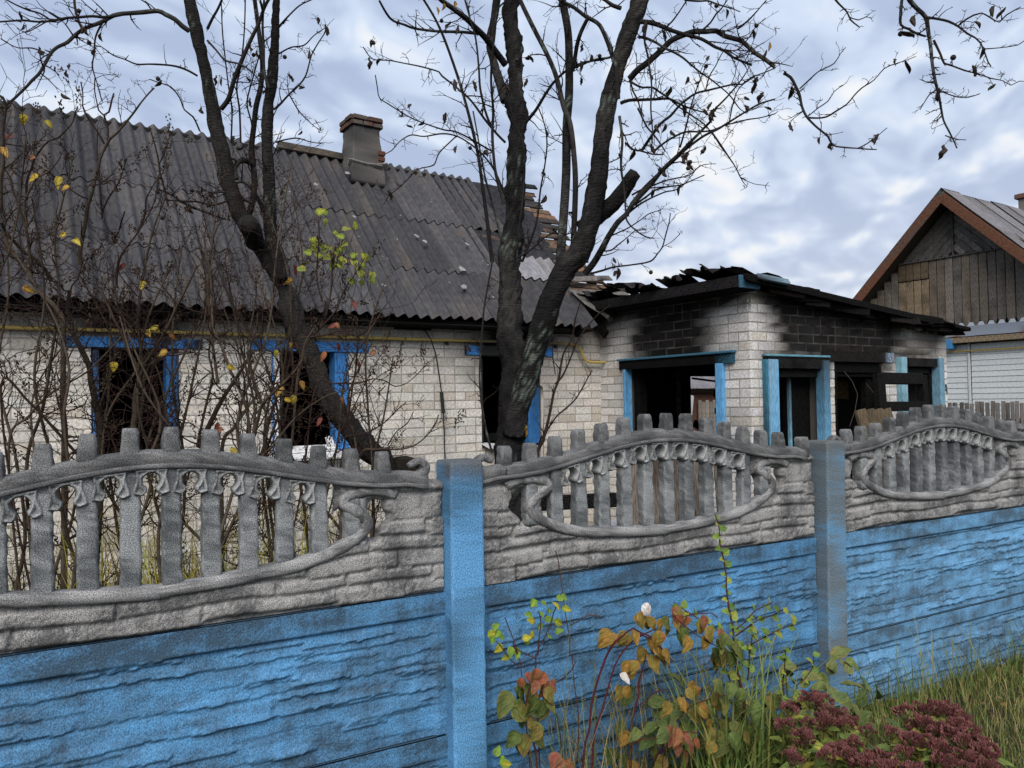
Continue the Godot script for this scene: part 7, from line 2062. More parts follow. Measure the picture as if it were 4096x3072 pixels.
	o.append(["stem", [0.42, 2.97, -4.48, 0.005, 0.39, 3.02, -4.47, 0.005, 0.35, 3.08, -4.47, 0.004, 0.33, 3.11, -4.46, 0.004, 0.32, 3.14, -4.45, 0.003, 0.32, 3.2, -4.44, 0.003, 0.31, 3.25, -4.42, 0.003], 6, 0.14])
	o.append(["stem", [0.43, 2.98, -4.4, 0.005, 0.43, 3.02, -4.4, 0.005, 0.42, 3.06, -4.39, 0.005, 0.41, 3.09, -4.39, 0.005, 0.43, 3.1, -4.36, 0.005, 0.44, 3.15, -4.34, 0.005, 0.45, 3.19, -4.33, 0.004], 3, 0.1])
	o.append(["stem", [0.41, 3.1, -4.42, 0.004, 0.39, 3.12, -4.42, 0.004, 0.38, 3.16, -4.41, 0.003, 0.37, 3.21, -4.4, 0.003, 0.37, 3.27, -4.38, 0.003], 6, 0.12])
	o.append(["stem", [0.1, 2.29, -4.7, 0.009, 0.09, 2.41, -4.65, 0.008, 0.08, 2.49, -4.61, 0.007, 0.06, 2.57, -4.59, 0.006, 0.04, 2.63, -4.57, 0.005, 0.02, 2.69, -4.55, 0.005, 0.01, 2.74, -4.53, 0.004, -0.01, 2.78, -4.52, 0.004], 6, 0.2])
	o.append(["stem", [0.08, 2.52, -4.59, 0.007, 0.07, 2.62, -4.56, 0.006, 0.08, 2.67, -4.54, 0.005, 0.1, 2.71, -4.51, 0.005, 0.12, 2.75, -4.48, 0.004, 0.16, 2.77, -4.45, 0.004, 0.19, 2.8, -4.42, 0.003, 0.21, 2.83, -4.39, 0.003, 0.23, 2.87, -4.36, 0.002], 6, 0.18])
	o.append(["stem", [0.08, 2.67, -4.65, 0.006, 0.08, 2.76, -4.61, 0.006, 0.1, 2.82, -4.58, 0.005, 0.11, 2.86, -4.55, 0.005, 0.13, 2.89, -4.52, 0.005, 0.15, 2.92, -4.5, 0.004, 0.17, 2.94, -4.48, 0.004, 0.21, 2.95, -4.43, 0.004, 0.23, 2.97, -4.41, 0.004, 0.25, 2.99, -4.38, 0.003, 0.27, 3.02, -4.36, 0.003, 0.28, 3.06, -4.33, 0.003, 0.29, 3.09, -4.32, 0.002], 6, 0.16])
	o.append(["stem", [-0.03, 2.52, -4.54, 0.007, -0.01, 2.48, -4.58, 0.008, 0.02, 2.45, -4.61, 0.009, 0.06, 2.41, -4.65, 0.009, 0.12, 2.37, -4.68, 0.01, 0.16, 2.33, -4.72, 0.011, 0.19, 2.28, -4.76, 0.012], 4, 0.2])
	o.append(["stem", [-0.02, 2.88, -4.52, 0.007, -0.02, 2.97, -4.48, 0.007, -0.01, 3.04, -4.44, 0.006, -0.01, 3.08, -4.42, 0.006, -0.02, 3.1, -4.41, 0.006, -0.04, 3.11, -4.41, 0.005], 6, 0.14])
	o.append(["stem", [-0.03, 2.6, -4.65, 0.009, -0.03, 2.74, -4.59, 0.008, -0.02, 2.81, -4.55, 0.008, -0.02, 2.88, -4.52, 0.007], 6, 0.2])
	o.append(["stem", [0.43, 2.63, -4.72, 0.005, 0.42, 2.74, -4.69, 0.005, 0.41, 2.88, -4.66, 0.004, 0.4, 2.96, -4.64, 0.003, 0.4, 3.04, -4.62, 0.003, 0.4, 3.08, -4.6, 0.003], 6, 0.14])
	o.append(["stem", [0.43, 2.67, -4.71, 0.005, 0.46, 2.74, -4.66, 0.004, 0.49, 2.79, -4.61, 0.004, 0.51, 2.84, -4.57, 0.003, 0.52, 2.89, -4.54, 0.003, 0.53, 2.92, -4.52, 0.003], 6, 0.14])
	o.append(["stem", [0.48, 2.5, -4.68, 0.006, 0.5, 2.55, -4.63, 0.005, 0.51, 2.6, -4.58, 0.004, 0.52, 2.64, -4.53, 0.003], 8, 0.16])
	o.append(["stem", [0.59, 2.55, -4.61, 0.006, 0.62, 2.64, -4.55, 0.005, 0.62, 2.71, -4.51, 0.004, 0.64, 2.76, -4.47, 0.003, 0.66, 2.8, -4.44, 0.003], 8, 0.16])
	o.append(["stem", [0.73, 2.69, -4.51, 0.005, 0.71, 2.78, -4.5, 0.005, 0.69, 2.85, -4.49, 0.004, 0.68, 2.91, -4.48, 0.004, 0.67, 2.96, -4.47, 0.004, 0.65, 3.03, -4.46, 0.003, 0.63, 3.09, -4.45, 0.003], 6, 0.14])
	o.append(["stem", [0.69, 2.92, -4.54, 0.003, 0.71, 2.97, -4.48, 0.003, 0.72, 3.03, -4.43, 0.002, 0.74, 3.08, -4.38, 0.002], 5, 0.1])
	o.append(["stem", [0.91, 1.71, -4.18, 0.008, 0.87, 2.02, -4.16, 0.007, 0.86, 2.25, -4.14, 0.006, 0.88, 2.55, -4.08, 0.004, 0.89, 2.71, -4.05, 0.004], 7, 0.25])
	o.append(["stem", [0.58, 1.45, -4.53, 0.009, 0.6, 1.74, -4.48, 0.008, 0.57, 2.03, -4.46, 0.007, 0.59, 2.27, -4.42, 0.006, 0.63, 2.51, -4.36, 0.005, 0.69, 2.7, -4.3, 0.004], 7, 0.28])
	o.append(["stem", [0.47, 2.22, -4.46, 0.006, 0.48, 2.36, -4.42, 0.006, 0.56, 2.5, -4.33, 0.004, 0.62, 2.63, -4.26, 0.003, 0.64, 2.77, -4.21, 0.003], 8, 0.2])
	o.append(["stem", [0.157, -0.05, -4.795, 0.011, 0.099, 0.786, -4.836, 0.009, 0.08, 1.31, -4.85, 0.009, 0.15, 1.6, -4.76, 0.008, 0.19, 1.89, -4.69, 0.007, 0.22, 2.18, -4.61, 0.006, 0.2, 2.46, -4.58, 0.005, 0.24, 2.69, -4.51, 0.004, 0.28, 2.89, -4.45, 0.003], 7, 0.25])
	o.append(["stem", [0.24, 1.31, -4.27, 0.008, 0.22, 1.56, -4.25, 0.007, 0.24, 1.78, -4.21, 0.006, 0.19, 2, -4.22, 0.005, 0.11, 2.17, -4.25, 0.004, 0.04, 2.3, -4.27, 0.004, -0.01, 2.43, -4.29, 0.003], 7, 0.28])
	o.append(["stem", [0.121, -0.05, -4.606, 0.007, 0.03, 0.858, -4.474, 0.006, 0, 1.43, -4.43, 0.006, 0.08, 1.56, -4.42, 0.006, 0.17, 1.67, -4.39, 0.005, 0.33, 1.78, -4.35, 0.004, 0.45, 1.92, -4.32, 0.004, 0.55, 2.04, -4.29, 0.003], 7, 0.25])
	o.append(["stem", [0.234, -0.05, -4.309, 0.006, 0.036, 1.026, -4.317, 0.005, -0.03, 1.71, -4.32, 0.005, 0.08, 1.63, -4.32, 0.006, 0.19, 1.49, -4.33, 0.007, 0.31, 1.33, -4.35, 0.007], 6, 0.22])
	o.append(["stem", [0.754, -0.05, -4.541, 0.01, 0.759, 0.774, -4.533, 0.008, 0.76, 1.29, -4.53, 0.008, 0.8, 1.54, -4.47, 0.007, 0.84, 1.79, -4.4, 0.006, 0.87, 1.99, -4.35, 0.005, 0.89, 2.18, -4.3, 0.004], 7, 0.25])
	o.append(["stem", [0.903, -0.05, -4.338, 0.009, 1.043, 0.762, -4.145, 0.007, 1.09, 1.27, -4.08, 0.007, 1.14, 1.39, -3.99, 0.006, 1.22, 1.53, -3.87, 0.005, 1.32, 1.63, -3.73, 0.004, 1.42, 1.67, -3.61, 0.003], 7, 0.22])
	o.append(["stem", [1.119, -0.05, -4.298, 0.006, 1.457, 1.008, -4.067, 0.005, 1.57, 1.68, -3.99, 0.005, 1.58, 1.84, -3.95, 0.005, 1.58, 1.95, -3.93, 0.004, 1.56, 2.01, -3.93, 0.004], 5, 0.15])
	o.append(["stem", [1.011, -0.05, -4.365, 0.01, 1.25, 1.092, -4.196, 0.008, 1.33, 1.82, -4.14, 0.008, 1.4, 2.01, -4.01, 0.006, 1.42, 2.09, -3.96, 0.006, 1.43, 2.22, -3.91, 0.005, 1.42, 2.32, -3.87, 0.004, 1.42, 2.41, -3.83, 0.004], 6, 0.14])
	o.append(["stem", [1.39, 2, -3.98, 0.006, 1.45, 2.09, -3.91, 0.005, 1.48, 2.2, -3.85, 0.004, 1.52, 2.28, -3.79, 0.003, 1.55, 2.35, -3.75, 0.003], 6, 0.12])
	o.append(["stem", [1.4, 2.14, -3.97, 0.004, 1.37, 2.24, -3.96, 0.004, 1.36, 2.36, -3.93, 0.003, 1.36, 2.48, -3.89, 0.003, 1.35, 2.55, -3.88, 0.003], 6, 0.12])
	o.append(["stem", [1.3, 1.95, -4.04, 0.005, 1.4, 1.96, -3.95, 0.005, 1.47, 1.98, -3.87, 0.004, 1.54, 1.95, -3.81, 0.004, 1.59, 2.02, -3.75, 0.003, 1.63, 2.05, -3.71, 0.003], 8, 0.12])
	o.append(["stem", [1.011, -0.05, -4.262, 0.006, 1.25, 0.996, -3.998, 0.005, 1.33, 1.66, -3.91, 0.005, 1.41, 1.7, -3.83, 0.004, 1.5, 1.7, -3.75, 0.004, 1.56, 1.72, -3.69, 0.003, 1.61, 1.71, -3.65, 0.003, 1.65, 1.68, -3.61, 0.003, 1.7, 1.7, -3.56, 0.002, 1.75, 1.76, -3.51, 0.002], 6, 0.12])
	o.append(["stem", [1.11, -0.05, -4.253, 0.007, 1.44, 0.774, -3.981, 0.006, 1.55, 1.29, -3.89, 0.006, 1.63, 1.35, -3.81, 0.005, 1.72, 1.35, -3.73, 0.005, 1.78, 1.37, -3.67, 0.004, 1.83, 1.42, -3.62, 0.003, 1.86, 1.48, -3.58, 0.003, 1.87, 1.53, -3.56, 0.003], 9, 0.14])
	o.append(["stem", [1.69, 1.37, -3.8, 0.004, 1.71, 1.44, -3.74, 0.003, 1.75, 1.49, -3.68, 0.003, 1.76, 1.55, -3.63, 0.002], 9, 0.12])
	o.append(["stem", [1.47, 1.43, -3.94, 0.005, 1.52, 1.57, -3.86, 0.004, 1.56, 1.68, -3.81, 0.003, 1.59, 1.77, -3.76, 0.002, 1.61, 1.83, -3.72, 0.002], 9, 0.12])
	o.append(["stem", [1.5, 1.42, -3.92, 0.005, 1.58, 1.44, -3.83, 0.004, 1.65, 1.49, -3.76, 0.003, 1.69, 1.55, -3.7, 0.003, 1.73, 1.6, -3.65, 0.002], 8, 0.12])
	return o

func rows_sapling() -> Array:
	var o := []
	o.append(["stem", [3.18, -0.05, -4.6, 0.018, 3.21, 0.708, -4.6, 0.015, 3.22, 1.18, -4.6, 0.014, 3.24, 1.31, -4.55, 0.012, 3.26, 1.48, -4.5, 0.011, 3.27, 1.65, -4.45, 0.009, 3.29, 1.74, -4.42, 0.009, 3.3, 1.92, -4.37, 0.007, 3.34, 2.03, -4.32, 0.006, 3.34, 2.15, -4.28, 0.005, 3.35, 2.22, -4.26, 0.004, 3.36, 2.28, -4.24, 0.004], 5, 0.12])
	o.append(["stem", [3.27, 1.71, -4.43, 0.007, 3.3, 1.76, -4.39, 0.007, 3.32, 1.85, -4.34, 0.006, 3.34, 2, -4.26, 0.005, 3.37, 2.09, -4.2, 0.005, 3.4, 2.15, -4.15, 0.004, 3.43, 2.2, -4.1, 0.004, 3.47, 2.24, -4.05, 0.003], 5, 0.1])
	o.append(["stem", [3.19, -0.05, -4.59, 0.01, 3.22, 0.75, -4.59, 0.008, 3.23, 1.25, -4.59, 0.008, 3.25, 1.35, -4.54, 0.007, 3.29, 1.47, -4.46, 0.006, 3.33, 1.53, -4.4, 0.006, 3.37, 1.59, -4.34, 0.005, 3.39, 1.66, -4.29, 0.005, 3.41, 1.73, -4.25, 0.004, 3.43, 1.8, -4.21, 0.004], 6, 0.1])
	o.append(["stem", [3.27, 1.78, -4.43, 0.004, 3.22, 1.93, -4.39, 0.003, 3.2, 2.05, -4.35, 0.003], 4, 0.08])
	return o

var SPOTS := {
	"tree_leaf": [[3.492, 3.605, -2.668], [3.472, 3.525, -2.686], [2.182, 3.995, -4.101], [2.223, 4.023, -4.084], [2.3, 4.049, -4.074], [2.728, 1.437, -4.016],
		[2.732, 1.407, -4.014]],
	"yellow": [[0.062, 3.028, -4.394], [0.154, 3.012, -4.382], [-0.026, 2.873, -4.455], [0.12, 2.743, -4.396], [0.211, 2.732, -4.343], [0.246, 2.681, -4.287],
		[0.233, 2.446, -4.305], [0.267, 2.419, -4.278], [0.061, 2.213, -4.599], [0.583, 1.988, -4.286], [0.633, 2, -4.222], [0.664, 1.883, -4.19],
		[0.453, 1.827, -4.393], [0.111, 1.72, -4.591], [1.241, 1.713, -3.857], [0.931, 1.796, -4.053], [0.942, 1.382, -4.049], [1.192, 1.908, -3.847],
		[1.128, 1.871, -3.904], [1.216, 1.641, -3.882], [1.165, 1.691, -3.926], [1.178, 1.626, -3.918], [0.579, 2.24, -4.299], [1.194, 2.23, -3.831],
		[0.952, 1.373, -4.061], [0.985, 1.361, -4.036]],
	"red": [[0.015, 2.927, -4.423], [0.109, 2.824, -4.366], [0.498, 2.331, -4.35], [0.679, 1.963, -4.188], [0.893, 1.511, -4.103], [0.897, 1.488, -4.052],
		[1.21, 2.303, -3.853], [1.379, 2.004, -3.723], [1.397, 1.903, -3.753], [1.35, 1.864, -3.796], [1.324, 1.527, -3.792], [1.124, 1.24, -3.968],
		[1.512, 2.133, -3.801], [1.604, 1.867, -3.747], [1.518, 1.809, -3.784], [1.44, 1.63, -3.823], [1.422, 2.006, -3.808]],
	"lime": [[1.355, 2.595, -3.918], [1.392, 2.57, -3.903], [1.389, 2.609, -3.938], [1.441, 2.509, -3.907], [1.462, 2.507, -3.833], [1.468, 2.464, -3.823],
		[1.526, 2.511, -3.816], [1.418, 2.43, -3.922], [1.377, 2.435, -3.941], [1.344, 2.479, -3.969], [1.338, 2.436, -3.967], [1.329, 2.387, -3.928],
		[1.372, 2.375, -3.959], [1.424, 2.377, -3.88], [1.447, 2.403, -3.839], [1.465, 2.362, -3.831], [1.482, 2.439, -3.817], [1.511, 2.367, -3.839],
		[1.45, 2.348, -3.879], [1.475, 2.331, -3.829], [1.435, 2.339, -3.896], [1.463, 2.307, -3.842], [1.525, 2.324, -3.819], [1.549, 2.333, -3.797],
		[1.592, 2.353, -3.806], [1.599, 2.284, -3.761], [1.607, 2.255, -3.807], [1.563, 2.225, -3.836], [1.555, 2.259, -3.787], [1.487, 2.243, -3.822],
		[1.305, 2.331, -3.983], [1.303, 2.304, -3.946], [1.445, 2.319, -3.896], [1.541, 2.292, -3.805], [1.449, 2.378, -3.846]],
	"near_g": [[1.54, 0.566, -2.297], [1.508, 0.557, -2.311], [1.56, 0.573, -2.203], [1.441, 0.55, -2.279], [1.517, 0.534, -2.307], [1.567, 0.534, -2.303],
		[1.563, 0.544, -2.212], [1.532, 0.539, -2.235], [1.599, 0.49, -2.264], [1.543, 0.495, -2.265], [1.495, 0.521, -2.288], [1.505, 0.502, -2.272],
		[1.459, 0.509, -2.261], [1.503, 0.468, -2.289], [1.521, 0.455, -2.256], [1.554, 0.443, -2.247], [1.505, 0.402, -2.302], [1.531, 0.387, -2.306],
		[1.562, 0.392, -2.277], [1.506, 0.377, -2.331], [1.532, 0.448, -2.208], [1.488, 0.539, -2.326], [1.581, 0.513, -2.25]],
	"near_o": [[1.539, 0.608, -2.289], [1.524, 0.589, -2.298], [1.574, 0.616, -2.259], [1.559, 0.628, -2.203], [1.526, 0.607, -2.203], [1.603, 0.576, -2.257],
		[1.595, 0.586, -2.222], [1.52, 0.652, -2.197], [1.601, 0.556, -2.255], [1.59, 0.533, -2.271], [1.6, 0.332, -2.187], [1.647, 0.294, -2.219],
		[1.579, 0.358, -2.175]],
	"arch_o": [[1.874, 0.709, -2.267], [1.905, 0.694, -2.245], [1.934, 0.695, -2.22], [1.917, 0.723, -2.152], [1.919, 0.79, -2.122], [2.025, 0.745, -2.179],
		[2.027, 0.747, -2.13], [1.975, 0.728, -2.077], [2.024, 0.671, -2.176], [2.013, 0.627, -2.195], [1.984, 0.654, -2.113], [2.053, 0.627, -2.144],
		[1.832, 0.728, -2.181], [2.034, 0.74, -2.205], [1.97, 0.769, -2.178], [2.071, 0.696, -2.163], [2.107, 0.701, -2.162], [2.108, 0.739, -2.129],
		[2.145, 0.676, -2.093], [2.214, 0.667, -2.079], [2.215, 0.695, -2.071], [2.013, 0.676, -2.167], [2.002, 0.63, -2.191], [2.051, 0.623, -2.184],
		[2.023, 0.643, -2.104], [2.186, 0.719, -2.079], [1.97, 0.685, -2.234], [1.928, 0.598, -2.19], [1.934, 0.609, -2.155], [1.907, 0.507, -2.208],
		[1.88, 0.518, -2.161], [1.949, 0.589, -2.214], [1.994, 0.624, -2.184], [2.019, 0.64, -2.146], [2.04, 0.623, -2.117], [1.987, 0.619, -2.135]],
	"arch_g": [[2.07, 0.741, -2.149], [2.152, 0.699, -2.14], [2.139, 0.769, -2.159], [2.252, 0.686, -2.019], [2.246, 0.659, -2.038], [2.327, 0.603, -2.08],
		[2.285, 0.643, -2.003], [2.295, 0.611, -2.005], [2.292, 0.584, -2.105], [2.293, 0.583, -2.066], [2.288, 0.645, -2.037], [2.261, 0.585, -2.077],
		[2.263, 0.649, -2.05], [2.3, 0.601, -2.03], [2.31, 0.632, -2.024], [2.299, 0.548, -2.106], [2.268, 0.609, -2.083]],
	"arch_r": [[2.131, 0.772, -2.151], [2.176, 0.738, -2.122], [2.211, 0.745, -2.078], [2.118, 0.751, -2.122], [2.237, 0.693, -2.029]],
	"arch_w": [[1.955, 0.813, -2.135], [1.88, 0.563, -2.179]],
	"low_o": [[2.153, 0.497, -2.098], [2.181, 0.474, -2.104], [2.099, 0.488, -2.067], [2.038, 0.477, -2.05], [2.126, 0.438, -2.094], [2.025, 0.461, -2.078],
		[2.195, 0.422, -2.077], [2.142, 0.421, -2.041], [2.194, 0.459, -2.027], [1.987, 0.299, -2.266], [1.992, 0.302, -2.225], [2.166, 0.373, -2.121],
		[2.193, 0.365, -2.049], [1.996, 0.19, -2.256], [2.144, 0.321, -1.979]],
	"low_g": [[2.163, 0.528, -1.99], [2.229, 0.521, -1.964], [2.2, 0.468, -2.025], [2.219, 0.463, -1.996], [2.284, 0.488, -1.967], [2.311, 0.43, -1.952],
		[2.325, 0.406, -2.017], [2.258, 0.479, -1.87], [2.387, 0.426, -1.944], [2.04, 0.254, -2.194], [2.046, 0.232, -2.164], [2.025, 0.25, -2.106],
		[2.433, 0.441, -1.961], [2.237, 0.454, -1.871], [2.261, 0.35, -2.043], [2.264, 0.362, -1.992], [2.168, 0.365, -1.921], [2.256, 0.339, -1.934],
		[2.203, 0.31, -1.98], [2.214, 0.323, -1.924], [2.193, 0.339, -2.049], [2.196, 0.341, -1.999], [2.334, 0.335, -1.974], [2.168, 0.271, -2.002]],
	"low_r": [[1.977, 0.394, -2.032], [1.961, 0.416, -1.972], [1.974, 0.378, -2.002], [2.02, 0.382, -1.993], [2.023, 0.355, -1.984], [2.055, 0.346, -1.988],
		[2.001, 0.342, -2.016], [2.024, 0.312, -2.009], [1.964, 0.401, -1.939]],
	"sprout": [[1.575, 0.885, -2.28], [1.601, 0.856, -2.319], [1.621, 0.864, -2.307], [1.63, 0.845, -2.271], [1.632, 0.871, -2.253], [1.639, 0.882, -2.235],
		[1.674, 0.869, -2.257], [1.675, 0.844, -2.255], [1.564, 0.83, -2.286], [1.6, 0.835, -2.288], [1.617, 0.785, -2.344], [1.636, 0.795, -2.31],
		[1.648, 0.773, -2.347], [1.679, 0.782, -2.311], [1.671, 0.748, -2.291], [1.625, 0.751, -2.267], [1.605, 0.717, -2.359], [1.467, 0.77, -2.398],
		[1.465, 0.778, -2.352], [1.48, 0.731, -2.454], [1.514, 0.725, -2.431], [1.461, 0.724, -2.391], [1.499, 0.69, -2.388], [1.511, 0.688, -2.354],
		[1.547, 0.683, -2.388], [1.544, 0.65, -2.417], [1.551, 0.682, -2.368], [1.578, 0.704, -2.35], [1.547, 0.737, -2.324], [1.363, 0.406, -2.226],
		[1.387, 0.384, -2.218], [1.393, 0.366, -2.241]],
	"stone_left": [[2.562, 0.461, -1.818], [2.469, 0.487, -1.801], [2.471, 0.439, -1.872], [2.426, 0.487, -1.699], [2.513, 0.449, -1.711], [2.493, 0.455, -1.652],
		[2.338, 0.48, -1.661], [2.416, 0.455, -1.669], [2.324, 0.463, -1.71], [2.316, 0.432, -1.798], [2.227, 0.475, -1.666], [2.212, 0.462, -1.648],
		[2.095, 0.45, -1.599], [2.23, 0.477, -1.522], [2.332, 0.448, -1.548], [2.189, 0.457, -1.53], [2.261, 0.438, -1.53], [2.231, 0.454, -1.475],
		[2.336, 0.442, -1.474], [2.269, 0.446, -1.446], [2.414, 0.475, -1.542], [2.551, 0.447, -1.835], [2.388, 0.459, -1.834], [2.352, 0.489, -1.663],
		[2.385, 0.488, -1.603], [2.233, 0.473, -1.496], [2.222, 0.462, -1.443], [2.25, 0.447, -1.557]],
	"stone_right": [[2.334, 0.446, -1.433], [2.282, 0.448, -1.383], [2.273, 0.479, -1.309], [2.445, 0.436, -1.432], [2.492, 0.466, -1.439], [2.671, 0.474, -1.564],
		[2.549, 0.441, -1.534], [2.569, 0.433, -1.504], [2.661, 0.446, -1.528], [2.649, 0.469, -1.479], [2.776, 0.464, -1.52], [2.925, 0.439, -1.557],
		[2.857, 0.456, -1.486], [2.78, 0.47, -1.413], [2.664, 0.455, -1.44], [2.523, 0.468, -1.41], [2.449, 0.488, -1.32], [2.629, 0.471, -1.363],
		[2.696, 0.453, -1.347], [2.72, 0.441, -1.327], [2.659, 0.451, -1.274], [2.588, 0.461, -1.229], [2.417, 0.483, -1.273], [2.479, 0.477, -1.263],
		[2.529, 0.449, -1.253], [2.451, 0.485, -1.181], [2.544, 0.458, -1.203], [2.746, 0.472, -1.539], [2.705, 0.436, -1.496], [2.656, 0.436, -1.511],
		[2.857, 0.442, -1.507], [2.7, 0.483, -1.392], [2.708, 0.471, -1.364], [2.577, 0.481, -1.318], [2.602, 0.469, -1.282], [2.592, 0.454, -1.26],
		[2.495, 0.461, -1.414], [2.402, 0.466, -1.283], [2.412, 0.482, -1.219], [2.684, 0.456, -1.404], [2.775, 0.484, -1.491], [2.812, 0.467, -1.442],
		[2.576, 0.48, -1.413], [2.246, 0.46, -1.393]],
}
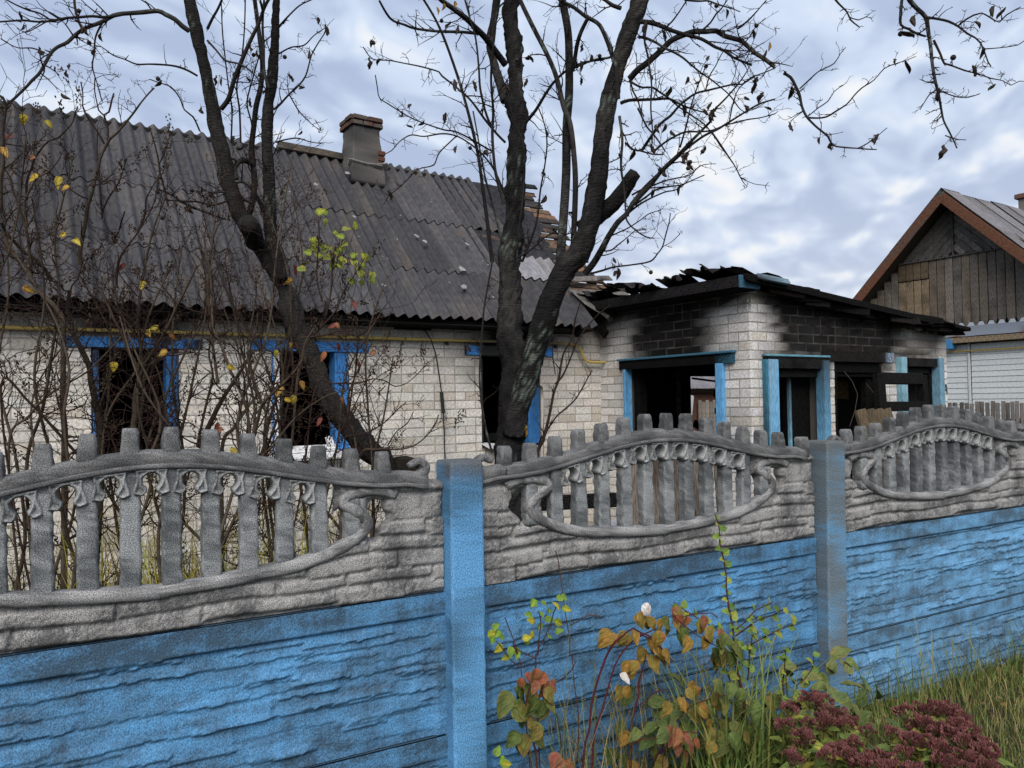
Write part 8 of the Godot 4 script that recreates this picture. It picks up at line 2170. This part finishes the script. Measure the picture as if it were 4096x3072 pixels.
var CANES := {
	"near": [[1.59, -0.02, -2.28, 0.004, 1.57, 0.31, -2.28, 0.004, 1.56, 0.37, -2.28, 0.004, 1.54, 0.45, -2.28, 0.003, 1.52, 0.53, -2.27, 0.003, 1.53, 0.58, -2.26, 0.003, 1.54, 0.61, -2.25, 0.002, 1.56, 0.63, -2.23, 0.002],
		[1.6, -0.02, -2.29, 0.002, 1.55, 0.32, -2.29, 0.002, 1.53, 0.37, -2.31, 0.002, 1.52, 0.41, -2.31, 0.002]],
	"arch": [[1.73, -0.02, -2.25, 0.004, 1.76, 0.3, -2.25, 0.004, 1.78, 0.39, -2.24, 0.004, 1.79, 0.47, -2.24, 0.004, 1.81, 0.55, -2.23, 0.004, 1.83, 0.61, -2.22, 0.004, 1.85, 0.66, -2.21, 0.004, 1.88, 0.7, -2.2, 0.004, 1.91, 0.72, -2.19, 0.003, 1.95, 0.74, -2.18, 0.003, 1.98, 0.72, -2.17, 0.003, 2.02, 0.7, -2.16, 0.003, 2.06, 0.66, -2.15, 0.002],
		[1.76, -0.02, -2.23, 0.004, 1.79, 0.34, -2.23, 0.004, 1.82, 0.44, -2.22, 0.004, 1.85, 0.54, -2.21, 0.003, 1.88, 0.62, -2.2, 0.003, 1.92, 0.68, -2.18, 0.003, 1.98, 0.71, -2.17, 0.003, 2.04, 0.73, -2.15, 0.002],
		[1.95, 0.73, -2.18, 0.003, 2, 0.7, -2.15, 0.003, 2.04, 0.67, -2.14, 0.002, 2.07, 0.63, -2.13, 0.002, 2.1, 0.6, -2.12, 0.002],
		[2.12, 0.77, -2.1, 0.002, 2.16, 0.78, -2.08, 0.002, 2.2, 0.78, -2.06, 0.002, 2.23, 0.78, -2.05, 0.002, 2.25, 0.76, -2.04, 0.002],
		[2.09, 0.78, -2.12, 0.002, 2.13, 0.74, -2.1, 0.002, 2.18, 0.7, -2.09, 0.002, 2.22, 0.67, -2.07, 0.002, 2.27, 0.64, -2.05, 0.002],
		[1.93, -0.02, -2.2, 0.003, 1.95, 0.35, -2.2, 0.003, 1.95, 0.41, -2.19, 0.003, 1.97, 0.49, -2.18, 0.003, 1.97, 0.53, -2.18, 0.003, 1.99, 0.6, -2.17, 0.002, 1.99, 0.64, -2.16, 0.002],
		[1.97, 0.45, -2.18, 0.002, 1.99, 0.47, -2.16, 0.002, 2, 0.5, -2.14, 0.002, 2.03, 0.52, -2.1, 0.002]],
	"low": [[2, 0.25, -2.14, 0.003, 2.03, 0.29, -2.13, 0.003, 2.06, 0.35, -2.12, 0.002, 2.1, 0.4, -2.1, 0.002, 2.14, 0.44, -2.08, 0.002, 2.2, 0.46, -2.05, 0.002],
		[1.98, -0.02, -2.05, 0.002, 1.96, 0.29, -2.05, 0.002, 1.97, 0.37, -2.02, 0.002, 2, 0.41, -1.99, 0.002, 2.04, 0.41, -1.95, 0.002],
		[2.2, 0.46, -2.05, 0.002, 2.25, 0.47, -2.03, 0.002, 2.3, 0.46, -2.01, 0.002, 2.33, 0.44, -1.99, 0.002],
		[1.91, -0.02, -2.15, 0.002, 1.89, 0.28, -2.15, 0.002, 1.88, 0.35, -2.12, 0.002, 1.9, 0.37, -2.1, 0.002, 1.94, 0.38, -2.05, 0.002]],
	"sprout": [[1.62, -0.02, -2.32, 0.003, 1.6, 0.61, -2.32, 0.003, 1.61, 0.67, -2.32, 0.003, 1.61, 0.72, -2.31, 0.003, 1.61, 0.67, -2.32, 0.003, 1.61, 0.73, -2.31, 0.002, 1.62, 0.79, -2.31, 0.002, 1.61, 0.83, -2.31, 0.002],
		[1.61, 0.7, -2.31, 0.002, 1.63, 0.75, -2.29, 0.002, 1.64, 0.78, -2.28, 0.002, 1.65, 0.83, -2.27, 0.002, 1.66, 0.86, -2.26, 0.002],
		[1.61, -0.02, -2.35, 0.002, 1.56, 0.59, -2.35, 0.002, 1.55, 0.66, -2.36, 0.002, 1.53, 0.72, -2.36, 0.002, 1.55, 0.67, -2.36, 0.002, 1.54, 0.71, -2.36, 0.002, 1.52, 0.77, -2.37, 0.002, 1.51, 0.81, -2.38, 0.002],
		[1.55, 0.63, -2.36, 0.002, 1.52, 0.66, -2.37, 0.002, 1.49, 0.71, -2.38, 0.002, 1.49, 0.71, -2.38, 0.002, 1.46, 0.74, -2.39, 0.002],
		[1.6, 0.66, -2.32, 0.002, 1.58, 0.67, -2.34, 0.002, 1.55, 0.69, -2.36, 0.002]],
	"dry": [[1.79, 0.23, -2.33, 0.003, 1.8, 0.39, -2.33, 0.003, 1.79, 0.52, -2.34, 0.002, 1.79, 0.62, -2.35, 0.002, 1.78, 0.63, -2.35, 0.002, 1.78, 0.69, -2.35, 0.002, 1.77, 0.78, -2.36, 0.002, 1.77, 0.88, -2.38, 0.002, 1.76, 0.99, -2.39, 0.002, 1.75, 1.02, -2.39, 0.002],
		[1.78, 0.74, -2.35, 0.002, 1.8, 0.76, -2.32, 0.002, 1.83, 0.78, -2.3, 0.002, 1.86, 0.78, -2.27, 0.002],
		[1.74, -0.02, -2.33, 0.003, 1.72, 0.27, -2.33, 0.003, 1.7, 0.39, -2.32, 0.002, 1.68, 0.48, -2.33, 0.002],
		[1.68, 0.55, -2.32, 0.002, 1.71, 0.58, -2.29, 0.002, 1.73, 0.61, -2.27, 0.002, 1.74, 0.64, -2.26, 0.002]],
	"plum": [[2.41, -0.02, -2.05, 0.008, 2.39, 0.31, -2.05, 0.007, 2.4, 0.42, -2.05, 0.006, 2.39, 0.48, -2.06, 0.006, 2.38, 0.55, -2.07, 0.005, 2.38, 0.62, -2.08, 0.005, 2.38, 0.62, -2.08, 0.004, 2.38, 0.68, -2.08, 0.004, 2.37, 0.77, -2.09, 0.004, 2.37, 0.84, -2.1, 0.003, 2.37, 0.89, -2.1, 0.003, 2.37, 0.95, -2.11, 0.003, 2.36, 1.02, -2.12, 0.003, 2.36, 1.07, -2.12, 0.002, 2.35, 1.13, -2.13, 0.002],
		[2.38, 0.66, -2.07, 0.003, 2.41, 0.7, -2.03, 0.003, 2.43, 0.73, -2, 0.002, 2.46, 0.75, -1.96, 0.002, 2.48, 0.78, -1.92, 0.002],
		[2.39, 0.61, -2.07, 0.003, 2.42, 0.63, -2.03, 0.003, 2.46, 0.67, -1.98, 0.002, 2.49, 0.7, -1.94, 0.002, 2.52, 0.72, -1.9, 0.002],
		[2.39, 0.68, -2.08, 0.002, 2.43, 0.71, -2.06, 0.002, 2.46, 0.75, -2.04, 0.002, 2.53, 0.78, -2.01, 0.002],
		[2.36, 0.65, -2.09, 0.002, 2.32, 0.69, -2.12, 0.002, 2.28, 0.72, -2.15, 0.002, 2.24, 0.75, -2.18, 0.002, 2.2, 0.79, -2.22, 0.002],
		[2.35, 0.48, -2.07, 0.003, 2.34, 0.53, -2.08, 0.003, 2.32, 0.56, -2.09, 0.002, 2.31, 0.6, -2.1, 0.002],
		[2.41, 0.49, -2.04, 0.003, 2.41, 0.55, -2.03, 0.002, 2.4, 0.63, -2.02, 0.002],
		[2.41, 0.57, -2.03, 0.002, 2.41, 0.63, -2.02, 0.002, 2.41, 0.68, -2.01, 0.002]],
	"small": [[2.63, -0.02, -2.03, 0.003, 2.61, 0.4, -2.03, 0.003, 2.62, 0.48, -2.03, 0.002, 2.63, 0.56, -2.03, 0.002, 2.63, 0.57, -2.03, 0.002],
		[2.76, -0.02, -2.07, 0.003, 2.73, 0.35, -2.07, 0.003, 2.77, 0.41, -2.05, 0.002, 2.81, 0.47, -2.03, 0.002, 2.81, 0.51, -2.03, 0.002],
		[2.64, -0.02, -2.02, 0.002, 2.62, 0.43, -2.02, 0.002, 2.61, 0.5, -2.02, 0.002, 2.62, 0.57, -2.02, 0.002]],
}
